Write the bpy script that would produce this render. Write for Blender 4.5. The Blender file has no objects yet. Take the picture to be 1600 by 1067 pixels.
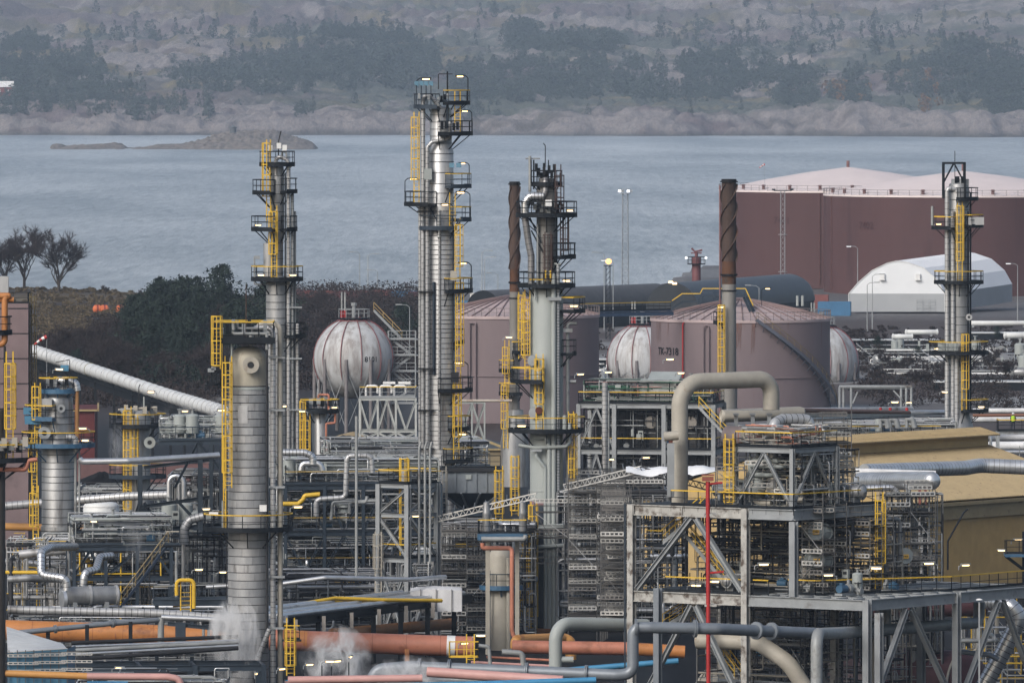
import bpy, math, random
import numpy as np
from mathutils import Vector, Matrix
random.seed(7)
RNG = np.random.default_rng(11)
SC = bpy.context.scene
COL = SC.collection
R_ = math.radians

# ------------------------------------------------------------------ camera, light, exposure
F, YH, H = 15000.0, 75.0, 50.0          # focal length in photo pixels, horizon row, camera height (m)
cam_d = bpy.data.cameras.new('camera'); cam = bpy.data.objects.new('camera', cam_d); COL.objects.link(cam)
cam.location = (0, 0, H); cam.rotation_euler = (R_(90), 0, 0)
cam_d.sensor_width = 36.0; cam_d.lens = F / 1600 * 36.0
cam_d.shift_y = -(533.5 - YH) / 1600
cam_d.clip_start = 1.0; cam_d.clip_end = 20000
SC.camera = cam
SUN_EL, SUN_AZ = R_(34), R_(-143)       # azimuth clockwise from +Y: behind the camera to the left
w = bpy.data.worlds.new('World'); SC.world = w; w.use_nodes = True
nt = w.node_tree; nt.nodes.clear()
sky = nt.nodes.new('ShaderNodeTexSky'); sky.sky_type = 'NISHITA'; sky.sun_disc = False
sky.sun_elevation = SUN_EL; sky.sun_rotation = SUN_AZ
sky.air_density = 1.0; sky.dust_density = 4.0; sky.ozone_density = 1.0
hs = nt.nodes.new('ShaderNodeHueSaturation'); hs.inputs['Saturation'].default_value = 0.86
bg = nt.nodes.new('ShaderNodeBackground'); bg.inputs['Strength'].default_value = 0.092
wo = nt.nodes.new('ShaderNodeOutputWorld')
nt.links.new(sky.outputs[0], hs.inputs['Color']); nt.links.new(hs.outputs[0], bg.inputs['Color']); nt.links.new(bg.outputs[0], wo.inputs[0])
sun_d = bpy.data.lights.new('sun', 'SUN'); sun_d.energy = 1.3; sun_d.angle = R_(28); sun_d.color = (1.0, 0.985, 0.965)
sun = bpy.data.objects.new('sun', sun_d); COL.objects.link(sun)
sun.location = (-200, -200, 300)
sdir = Vector((math.sin(SUN_AZ) * math.cos(SUN_EL), math.cos(SUN_AZ) * math.cos(SUN_EL), math.sin(SUN_EL)))
sun.rotation_euler = sdir.to_track_quat('Z', 'Y').to_euler()
SC.view_settings.view_transform = 'Standard'; SC.view_settings.look = 'None'
SC.view_settings.exposure = 0.58; SC.view_settings.gamma = 1.0; SC.view_settings.use_curve_mapping = False
SC.render.engine = 'CYCLES'
SC.cycles.use_denoising = True
SC.cycles.max_bounces = 5; SC.cycles.diffuse_bounces = 2; SC.cycles.glossy_bounces = 2
SC.cycles.transmission_bounces = 2; SC.cycles.volume_bounces = 3
SC.cycles.caustics_reflective = False; SC.cycles.caustics_refractive = False

# ------------------------------------------------------------------ helpers
def P(x, y, D):
    return Vector(((x - 800) * D / F, D, H - (y - YH) * D / F))
def Z(y, D): return H - (y - YH) * D / F
def PXZ(x, z, D): return Vector(((x - 800) * D / F, D, z))
def V(*a): return Vector(a)
UP = V(0, 0, 1)
LD = V(-math.cos(R_(36)), math.sin(R_(36)), 0)      # plant grid: towards left and away
RD = V(math.cos(R_(54)), math.sin(R_(54)), 0)       # plant grid: towards right and away
W = {}

def fillet(pts, R, n=5):
    pts = [Vector(p) for p in pts]
    if R is None or len(pts) < 3: return pts
    out = [pts[0]]
    for i in range(1, len(pts) - 1):
        a, b, c = pts[i - 1], pts[i], pts[i + 1]
        u, v = (a - b), (c - b); lu, lv = u.length, v.length
        u.normalize(); v.normalize()
        cosang = max(-1, min(1, u.dot(v))); ang = math.acos(cosang)
        if ang > 3.1 or ang < 0.05: out.append(b); continue
        d = min(R / math.tan(ang / 2), lu * .49, lv * .49); r = d * math.tan(ang / 2)
        p0, p1 = b + u * d, b + v * d
        cen = b + (u + v).normalized() * (r / math.sin(ang / 2))
        q0, q1 = p0 - cen, p1 - cen
        tot = q0.angle(q1)
        for k in range(n + 1):
            f = k / n
            q = (q0 * math.sin((1 - f) * tot) + q1 * math.sin(f * tot)) / math.sin(tot)
            out.append(cen + q)
    out.append(pts[-1]); return out

class MB:
    def __init__(s): s.v = []; s.f = []; s.sm = []
    def add(s, verts, faces, smooth=False):
        o = len(s.v); s.v.extend([tuple(p) for p in verts])
        s.f.extend([tuple(i + o for i in f) for f in faces]); s.sm.extend([smooth] * len(faces)); return s
    def box(s, c, size, ax=None):
        c = Vector(c); hx, hy, hz = [k / 2 for k in size]
        e = ax or (V(1, 0, 0), V(0, 1, 0), V(0, 0, 1))
        vs = [c + e[0] * (hx * i) + e[1] * (hy * j) + e[2] * (hz * k) for k in (-1, 1) for j in (-1, 1) for i in (-1, 1)]
        return s.add(vs, [(0, 2, 3, 1), (4, 5, 7, 6), (0, 1, 5, 4), (2, 6, 7, 3), (0, 4, 6, 2), (1, 3, 7, 5)])
    def frame(s, d):
        d = d.normalized(); a = d.cross(UP)
        if a.length < 1e-3: a = V(1, 0, 0)
        a.normalize(); return d, a, a.cross(d).normalized()
    def bar(s, p0, p1, wd, ht=None, side=None):
        p0, p1 = Vector(p0), Vector(p1); ht = ht or wd
        d, a, b = s.frame(p1 - p0)
        if side is not None and abs(d.z) > .95:
            a = Vector(side).normalized(); b = a.cross(d).normalized()
        return s.box((p0 + p1) / 2, ((p1 - p0).length, wd, ht), (d, a, b))
    def ibeam(s, p0, p1, wd, ht, tf=None, side=None):
        p0, p1 = Vector(p0), Vector(p1); d, a, b = s.frame(p1 - p0)
        if side is not None and abs(d.z) > .95:
            a = Vector(side).normalized(); b = a.cross(d).normalized()
        t = tf or max(.03, ht * .09); tw = t * .8; hw, hh = wd / 2, ht / 2
        pr = [(-hw, -hh), (hw, -hh), (hw, -hh + t), (tw / 2, -hh + t), (tw / 2, hh - t), (hw, hh - t), (hw, hh), (-hw, hh), (-hw, hh - t), (-tw / 2, hh - t), (-tw / 2, -hh + t), (-hw, -hh + t)]
        n = len(pr); vs = [q + a * x + b * y for q in (p0, p1) for x, y in pr]
        fs = [(i, (i + 1) % n, n + (i + 1) % n, n + i) for i in range(n)]
        for o, fl in ((0, 1), (n, 0)):
            for q in ((0, 1, 2, 11), (3, 4, 9, 10), (5, 6, 7, 8)):
                qq = [k + o for k in q]; fs.append(tuple(qq[::-1] if fl else qq))
            fs.append(tuple(k + o for k in ((11, 2, 3, 10) if not fl else (10, 3, 2, 11)))); fs.append(tuple(k + o for k in ((9, 4, 5, 8) if not fl else (8, 5, 4, 9))))
        return s.add(vs, fs)
    def tube(s, path, r, seg=10, fil=None, caps=True, smooth=True, nf=5, closed=False):
        pts = fillet(path, fil, nf) if fil else [Vector(p) for p in path]
        n = len(pts); vs = []; rr = r if isinstance(r, (list, tuple)) else [r] * n
        if len(rr) != n: rr = [rr[0] + (rr[-1] - rr[0]) * i / (n - 1) for i in range(n)]
        a = None
        for i, p in enumerate(pts):
            t = (pts[min(i + 1, n - 1)] - pts[max(i - 1, 0)])
            if closed: t = pts[(i + 1) % n] - pts[i - 1]
            if t.length < 1e-9: t = V(0, 0, 1)
            t.normalize()
            if a is None: a = s.frame(t)[1]
            a = (a - t * a.dot(t))
            if a.length < 1e-6: a = s.frame(t)[1]
            a.normalize(); b = t.cross(a)
            for k in range(seg):
                th = 2 * math.pi * (k + .5) / seg
                vs.append(p + (a * math.cos(th) + b * math.sin(th)) * rr[i])
        fs = []
        for i in range(n if closed else n - 1):
            j = (i + 1) % n
            for k in range(seg):
                k2 = (k + 1) % seg; fs.append((i * seg + k, i * seg + k2, j * seg + k2, j * seg + k))
        s.add(vs, fs, smooth)
        if caps and not closed:
            s.add(vs[:seg], [tuple(range(seg))[::-1]]); s.add(vs[-seg:], [tuple(range(seg))])
        return s
    def lathe(s, prof, c, seg=32, a0=0, a1=360, smooth=True, axis=None):
        c = Vector(c); full = abs(a1 - a0) >= 359.9; n = seg if full else seg + 1; m = len(prof)
        if axis is None: ex, ey, ez = V(1, 0, 0), V(0, 1, 0), UP
        else: ez, ex, ey = s.frame(Vector(axis))
        vs = []
        for r, z in prof:
            for k in range(n):
                th = R_(a0 + (a1 - a0) * k / seg)
                vs.append(c + ex * (r * math.cos(th)) + ey * (r * math.sin(th)) + ez * z)
        fs = []
        for i in range(m - 1):
            for k in range(seg):
                k2 = (k + 1) % n
                fs.append((i * n + k, i * n + k2, (i + 1) * n + k2, (i + 1) * n + k))
        return s.add(vs, fs, smooth)
    def ring(s, c, r0, r1, z0, z1, seg=32, a0=0, a1=360, axis=None):
        s.lathe([(r0, z0), (r1, z0), (r1, z1), (r0, z1), (r0, z0)], c, seg, a0, a1, False, axis)
        if abs(a1 - a0) < 359.9:
            c = Vector(c)
            for a in (a0, a1):
                e = V(math.cos(R_(a)), math.sin(R_(a)), 0)
                s.add([c + e * r0 + UP * z0, c + e * r1 + UP * z0, c + e * r1 + UP * z1, c + e * r0 + UP * z1], [(0, 1, 2, 3)])
        return s
    def cyl(s, p0, p1, r, seg=14, r1=None):
        return s.tube([p0, p1], [r, r if r1 is None else r1], seg)
    def arcbar(s, c, r, z, wd, a0, a1, n=None):
        n = n or max(3, int(abs(a1 - a0) / 12)); c = Vector(c)
        pts = [c + V(r * math.cos(R_(a0 + (a1 - a0) * k / n)), r * math.sin(R_(a0 + (a1 - a0) * k / n)), z) for k in range(n + 1)]
        return s.tube(pts, wd / 2, 4, smooth=False)
    def mesh(s, name, off=V(0, 0, 0)):
        me = bpy.data.meshes.new(name)
        ar = np.array(s.v, dtype=np.float64).reshape(-1, 3) - np.array(off)
        me.from_pydata(ar.tolist(), [], s.f)
        if any(s.sm):
            me.polygons.foreach_set('use_smooth', s.sm)
            me.set_sharp_from_angle(angle=R_(42))
        me.update(); return me
    def build(s, name, m, parent=None, loc=None):
        if parent is not None: off = W[parent]
        elif loc is not None: off = Vector(loc)
        else:
            ar = np.array(s.v); mn = ar.min(0); mx = ar.max(0); off = V((mn[0] + mx[0]) / 2, (mn[1] + mx[1]) / 2, mn[2])
        me = s.mesh(name, off); me.materials.append(m)
        o = bpy.data.objects.new(name, me); COL.objects.link(o)
        if parent is not None: o.parent = parent
        else: o.location = off
        W[o] = Vector(off); return o

def tag(o, label, cat, group=None, kind=None):
    if label: o['label'] = label
    if cat: o['category'] = cat
    if group: o['group'] = group
    if kind: o['kind'] = kind
    return o
def thing(name, label, cat, loc, group=None):
    o = bpy.data.objects.new(name, None); COL.objects.link(o); o.location = loc; o.empty_display_size = .5
    W[o] = Vector(loc); return tag(o, label, cat, group)
def inst(name, me, parent, pos, rz=0.0, sc=None, m=None, rot=None):
    o = bpy.data.objects.new(name, me); COL.objects.link(o)
    if parent is not None: o.parent = parent; o.location = Vector(pos) - W[parent]
    else: o.location = pos
    o.rotation_euler = rot if rot is not None else (0, 0, rz)
    if sc is not None: o.scale = sc if hasattr(sc, '__len__') else (sc, sc, sc)
    W[o] = Vector(pos); return o
def copy_tree(o, parent=None):
    c = o.copy(); COL.objects.link(c)
    if parent is not None: c.parent = parent; c.matrix_parent_inverse = o.matrix_parent_inverse
    W[c] = W[o].copy()
    for ch in list(o.children): copy_tree(ch, c)
    return c

# ------------------------------------------------------------------ materials
MATS = {}
def mat(name, col, rough=.6, metal=0.0, var=.18, scale=.8, stain=None, amt=.0, streak=False, bump=0.0, sscale=None, emit=None):
    if name in MATS: return MATS[name]
    m = bpy.data.materials.new(name); m.use_nodes = True; MATS[name] = m
    n = m.node_tree.nodes; l = m.node_tree.links; b = n['Principled BSDF']
    b.inputs['Roughness'].default_value = rough; b.inputs['Metallic'].default_value = metal; b.inputs['Specular IOR Level'].default_value = .5 if max(col) > .11 else .16
    tc = n.new('ShaderNodeTexCoord'); oi = n.new('ShaderNodeObjectInfo')
    ad = n.new('ShaderNodeVectorMath'); ad.operation = 'MULTIPLY_ADD'
    ad.inputs[1].default_value = (1, 1, 1); l.new(tc.outputs['Object'], ad.inputs[0])
    cx = n.new('ShaderNodeCombineXYZ'); mu = n.new('ShaderNodeMath'); mu.operation = 'MULTIPLY'; mu.inputs[1].default_value = 37.0
    l.new(oi.outputs['Random'], mu.inputs[0])
    for k in range(3): l.new(mu.outputs[0], cx.inputs[k])
    l.new(cx.outputs[0], ad.inputs[2])
    def noise(sc, zs=1.0, det=5):
        mp = n.new('ShaderNodeMapping'); mp.inputs['Scale'].default_value = (sc, sc, sc * zs); l.new(ad.outputs[0], mp.inputs[0])
        t = n.new('ShaderNodeTexNoise'); t.inputs['Scale'].default_value = 1.0; t.inputs['Detail'].default_value = det; t.inputs['Roughness'].default_value = .65
        l.new(mp.outputs[0], t.inputs['Vector']); return t.outputs['Fac']
    f1 = noise(scale, .25 if streak else 1.0)
    rp = n.new('ShaderNodeMapRange'); rp.inputs[1].default_value = .3; rp.inputs[2].default_value = .7
    rp.inputs[3].default_value = 1 - var; rp.inputs[4].default_value = 1 + var; l.new(f1, rp.inputs[0])
    mx = n.new('ShaderNodeMix'); mx.data_type = 'RGBA'; mx.blend_type = 'MULTIPLY'; mx.inputs[0].default_value = 1.0
    mx.inputs[6].default_value = (*col, 1); l.new(rp.outputs[0], mx.inputs[7]); out = mx.outputs[2]
    if stain:
        f2 = noise(sscale or scale * .8, .12 if streak else 1.0, 7)
        r2 = n.new('ShaderNodeMapRange'); r2.inputs[1].default_value = .72 - amt * .45; r2.inputs[2].default_value = .80 - amt * .3; l.new(f2, r2.inputs[0])
        m2 = n.new('ShaderNodeMix'); m2.data_type = 'RGBA'; l.new(r2.outputs[0], m2.inputs[0]); l.new(out, m2.inputs[6]); m2.inputs[7].default_value = (*stain, 1); out = m2.outputs[2]
    l.new(out, b.inputs['Base Color'])
    if bump:
        bp = n.new('ShaderNodeBump'); bp.inputs['Strength'].default_value = bump; bp.inputs['Distance'].default_value = .05; l.new(noise(scale * 4), bp.inputs['Height']); l.new(bp.outputs[0], b.inputs['Normal'])
    return m
def emit(name, col, st):
    if name in MATS: return MATS[name]
    m = bpy.data.materials.new(name); m.use_nodes = True; MATS[name] = m
    b = m.node_tree.nodes['Principled BSDF']; b.inputs['Base Color'].default_value = (*col, 1)
    b.inputs['Emission Color'].default_value = (*col, 1); b.inputs['Emission Strength'].default_value = st; return m
RUST = (.13, .045, .018); DIRT = (.05, .045, .04)
M_DARK = mat('dark_steel', (.013, .016, .020), .55, .2)
M_BLUE = mat('blue_grey_steel', (.034, .047, .064), .55, .1, .2, stain=DIRT, amt=.25)
M_BDECK = mat('blue_deck_paint', (.035, .10, .18), .5, 0, .2)
M_GREY = mat('grey_steel', (.26, .28, .295), .5, .1, .18, .6, stain=(.12, .11, .10), amt=.28)
M_OLD = mat('weathered_white_steel', (.36, .358, .34), .65, 0, .2, .9, stain=(.075, .055, .042), amt=.5, sscale=1.3)
M_YEL = mat('yellow_paint', (.62, .40, .03), .5, 0, .15, stain=(.2, .1, .02), amt=.15)
M_CLAD = mat('dull_cladding', (.30, .31, .32), .40, .4, .28, .7, stain=(.09, .082, .075), amt=.4, streak=True)
M_CLAD2 = mat('pale_cladding', (.42, .43, .44), .40, .4, .2, .8, stain=(.14, .13, .12), amt=.36, streak=True)
M_ALU = mat('bright_aluminium', (.62, .64, .66), .32, .75, .14, .8)
M_SEAM = mat('seam_dark', (.035, .035, .037), .6, .2)
M_CREAM = mat('pale_grey_vessel', (.30, .33, .325), .55, 0, .1, .5, stain=(.25, .24, .21), amt=.22, streak=True)
M_BEIGE = mat('beige_pipe', (.34, .32, .275), .6, 0, .14, .7, stain=(.22, .17, .12), amt=.22)
M_PIPE = mat('grey_pipe', (.26, .275, .28), .5, .15, .2, .8, stain=(.10, .09, .085), amt=.3)
M_DPIPE = mat('dark_pipe', (.034, .035, .038), .5, .3, .25, .8)
M_BPIPE = mat('blue_grey_pipe', (.19, .215, .245), .42, .25, .15, .8)
M_ORANGE = mat('orange_pipe_paint', (.43, .175, .05), .5, 0, .2, .5, stain=(.17, .06, .025), amt=.4)
M_SALMON = mat('salmon_pipe_paint', (.42, .165, .105), .5, 0, .18, .5, stain=(.20, .075, .04), amt=.38)
M_PINK = mat('pink_pipe_paint', (.48, .27, .25), .5, 0, .12, .5)
M_CYAN = mat('blue_pipe_paint', (.05, .22, .40), .45, 0, .15)
M_RED = mat('red_paint', (.36, .018, .018), .45, 0, .15)
M_WHITE = mat('white_paint', (.68, .69, .69), .5, 0, .1)
M_TANK = mat('mauve_tank_paint', (.165, .128, .136), .7, 0, .08, .25, stain=(.14, .085, .07), amt=.16, streak=True, sscale=.35)
M_TROOF = mat('mauve_roof_paint', (.40, .32, .32), .6, 0, .12, .3)
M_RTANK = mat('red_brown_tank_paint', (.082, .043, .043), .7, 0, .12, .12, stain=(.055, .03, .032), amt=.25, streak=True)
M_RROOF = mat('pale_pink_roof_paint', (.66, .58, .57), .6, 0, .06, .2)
M_SPH = mat('sphere_white_paint', (.44, .455, .47), .5, 0, .12, .5, stain=(.24, .225, .22), amt=.6, streak=True, sscale=.8)
M_RUSTY = mat('rusty_stack_steel', (.072, .05, .042), .75, .1, .4, .5, stain=(.16, .055, .022), amt=.35, streak=True)
M_RUST2 = mat('grey_stack_steel', (.19, .185, .175), .7, .1, .25, .5, stain=(.15, .06, .025), amt=.3, streak=True)
M_ROOF = mat('tan_roof_sheet', (.31, .24, .13), .6, 0, .12, .8, stain=(.12, .08, .045), amt=.3, sscale=2.2)
M_TWALL = mat('tan_wall_sheet', (.42, .30, .13), .65, 0, .12, .5)
M_TENT = mat('white_tent_fabric', (.88, .89, .90), .6, 0, .04, .2)
M_TENTG = mat('grey_tent_fabric', (.33, .35, .37), .6, 0, .06, .2)
M_TARP = mat('white_tarp', (.74, .76, .78), .5, 0, .08, .6)
M_BTARP = mat('blue_tarp', (.05, .17, .28), .5, 0, .25, .8)
M_SLATE = mat('dark_slate_roof', (.075, .09, .105), .6, 0, .12, .3)
M_CONC = mat('mauve_concrete', (.17, .125, .13), .8, 0, .15, .4, stain=(.1, .075, .075), amt=.25)
M_COAL = mat('black_coal', (.012, .013, .015), .9, 0, .5, .5, bump=.8)
M_CONT = [mat('red_container_paint', (.16, .05, .045), .6), mat('blue_container_paint', (.04, .14, .27), .6), mat('maroon_container_paint', (.11, .05, .055), .6)]
M_TUBE = mat('galvanised_scaffold_tube', (.11, .11, .11), .5, .3, .2)
M_LATT = mat('pale_scaffold_girder', (.50, .50, .485), .5, .2, .2)
M_BOARD = mat('scaffold_board', (.055, .048, .04), .8, 0, .3)
M_GLOW = emit('lamp_glow', (1.0, .68, .30), 2.8)
M_GLOW2 = emit('cold_lamp_glow', (.95, .97, 1.0), 1.4)
M_FLAME = emit('amber_glow', (1.0, .42, .10), 3.0)
M_BLACK = mat('black_paint', (.012, .012, .014), .6, 0, .1)
M_YPLATE = mat('yellow_plate', (.55, .33, .04), .5)

# ------------------------------------------------------------------ shared builders
def lamp_meshes():
    hood = MB(); hood.tube([V(0, 0, 0), V(0, 0, 2.1), V(.28, 0, 2.32), V(.9, 0, 2.32)], .045, 6, .2)
    hood.box((.8, 0, 2.335), (.78, .22, .09)); hood.box((1.2, 0, 2.29), (.05, .2, .16)); g = MB(); g.lathe([(.01, -.30), (.065, -.28), (.075, 0), (.065, .28), (.01, .30)], V(.8, 0, 2.25), 10, axis=V(1, 0, 0))
    h2 = MB(); h2.tube([V(0, 0, 0), V(0, 0, .25), V(.5, 0, .4)], .04, 6); h2.box((.62, 0, .43), (.8, .22, .09)); g2 = MB(); g2.lathe([(.01, -.32), (.065, -.3), (.075, 0), (.065, .3), (.01, .32)], V(.62, 0, .345), 10, axis=V(1, 0, 0))
    res = []
    for a, m in ((hood, M_DARK), (g, M_GLOW), (h2, M_GREY), (g2, M_GLOW)):
        me = a.mesh('lamp'); me.materials.append(m); res.append(me)
    return res
LM = lamp_meshes(); LR = random.Random(17)
def lamp(parent, pos, yaw=0, tall=True, sc=1.0):
    a = inst('lamp', LM[0] if tall else LM[2], parent, pos, R_(yaw + LR.uniform(-35, 35)), sc * LR.uniform(.85, 1.1))
    b = bpy.data.objects.new('lamp_tube', LM[1] if tall else LM[3]); COL.objects.link(b); b.parent = a; W[b] = W[a]
    return a

def ladder(parent, base, n, z0, z1, m=None, cage=True, wd=.5, cage_from=2.2):
    """base: (x,y) world; n: outward 2D direction (cage side)"""
    m = m or M_YEL; n = Vector((n[0], n[1], 0)).normalized(); t = V(-n.y, n.x, 0); b = V(base[0], base[1], 0)
    mb = MB()
    for sg in (-1, 1): mb.bar(b + t * (sg * wd / 2) + UP * z0, b + t * (sg * wd / 2) + UP * (z1 + 1.0), .095)
    k = z0 + .2
    while k < z1: mb.bar(b - t * (wd / 2) + UP * k, b + t * (wd / 2) + UP * k, .04); k += .33
    o = mb.build('ladder', m, parent)
    if cage and z1 - z0 > 3:
        c = MB(); zz = z0 + cage_from; r = .42; zs = []
        while zz < z1 + 1.0: zs.append(zz); zz += .95
        pts = [t * (wd / 2 * -1)] + [n * (.25 + r * .9 * math.sin(a)) + t * (-r * math.cos(a)) for a in (.15, .75, 1.57, 2.39, 2.99)] + [t * (wd / 2)]
        for z in zs:
            for p, q in zip(pts[:-1], pts[1:]): c.bar(b + p + UP * z, b + q + UP * z, .045, .09)
        for p in pts[1:-1]: c.bar(b + p + UP * zs[0], b + p + UP * zs[-1], .065)
        c.build('cage', m, o)
    return o

def railing(parent, path, top=None, m=None, h=1.1, step=1.3, closed=False, name='railing', toe=True, off=0):
    """posts, middle rail and toe board as one mesh; the top rail as a sub-part"""
    m = m or M_DARK; mb = MB(); tb = MB(); pts = [Vector(p) for p in path]
    segs = list(zip(pts[:-1], pts[1:])) + ([(pts[-1], pts[0])] if closed else [])
    for p, q in segs:
        L = (q - p).length; n = max(1, round(L / step))
        for i in range(n + (0 if closed else 1)):
            if i == 0 or True:
                x = p.lerp(q, i / n); mb.bar(x - UP * off, x + UP * h, .06)
        mb.bar(p + UP * (h * .52), q + UP * (h * .52), .045)
        if toe: mb.bar(p + UP * .09, q + UP * .09, .025, .18)
        tb.bar(p + UP * h, q + UP * h, .085)
    o = mb.build(name, m, parent); tb.build('top_rail', top or M_YEL, o); return o

def stairs(parent, p0, p1, wdir, wd=.8, m=None, rail=None, tread=None, name='stairs'):
    p0, p1 = Vector(p0), Vector(p1); wv = Vector(wdir).normalized() * wd / 2; m = m or M_GREY; mb = MB()
    for sg in (-1, 1): mb.bar(p0 + wv * sg, p1 + wv * sg, .06, .28)
    o = mb.build(name, m, parent)
    n = max(3, int(abs(p1.z - p0.z) / .22)); tr = MB(); d = (p1 - p0); fd = V(d.x, d.y, 0).normalized()
    tm = MB(); tm.box((0, 0, 0), (.26, wd - .06, .04)); me = tm.mesh('tread'); me.materials.append(tread or M_DARK)
    yaw = math.atan2(fd.y, fd.x)
    for i in range(1, n): inst('tread', me, o, p0.lerp(p1, i / n), yaw)
    r = MB()
    for sg in (-1, 1):
        a, b = p0 + wv * sg, p1 + wv * sg
        r.bar(a + UP * 1.05, b + UP * 1.05, .065); r.bar(a + UP * .55, b + UP * .55, .045)
        k = max(2, int((b - a).length / 1.4))
        for i in range(k + 1): x = a.lerp(b, i / k); r.bar(x, x + UP * 1.05, .055)
    r.build('stair_rail', rail or M_YEL, o); return o

def pipe(path, r, m, label, group=None, fil='auto', seg=12, bands=0, flanges=(), name='pipe', cat='pipe', parent=None, nf=5, bm=None, sup=None):
    fil = (r * 2.6 if fil == 'auto' else fil)
    pts = fillet(path, fil, nf) if fil else [Vector(p) for p in path]
    o = MB().tube(pts, r, seg).build(name, m, parent, None if parent is not None else Vector(path[0]))
    if parent is None: tag(o, label, cat, group)
    elif label: o['label'] = label
    if bands:
        mb = MB(); acc = bands * .5
        for p, q in zip(pts[:-1], pts[1:]):
            L = (q - p).length; d = (q - p)
            if L < 1e-6: continue
            d.normalize()
            while acc < L:
                mb.tube([p + d * (acc - .02), p + d * (acc + .02)], r * 1.012 + .004, seg, caps=True); acc += bands
            acc -= L
        if mb.v: mb.build('cladding_seam', bm or M_SEAM, o)['kind'] = 'stuff'
    if flanges:
        path_ = [Vector(q) for q in path]; ls = [(b - a).length for a, b in zip(path_[:-1], path_[1:])]; T = sum(ls)
        for f in flanges:
            d = f * T
            for i, L in enumerate(ls):
                if d <= L: break
                d -= L
            a = path_[i]; dv = (path_[i + 1] - a).normalized(); c = a + dv * d
            fm = MB(); fm.cyl(c - dv * .10, c - dv * .015, r * 1.55, seg); fm.cyl(c + dv * .015, c + dv * .10, r * 1.55, seg); fm.build('flange', m, o)
    return o

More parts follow.
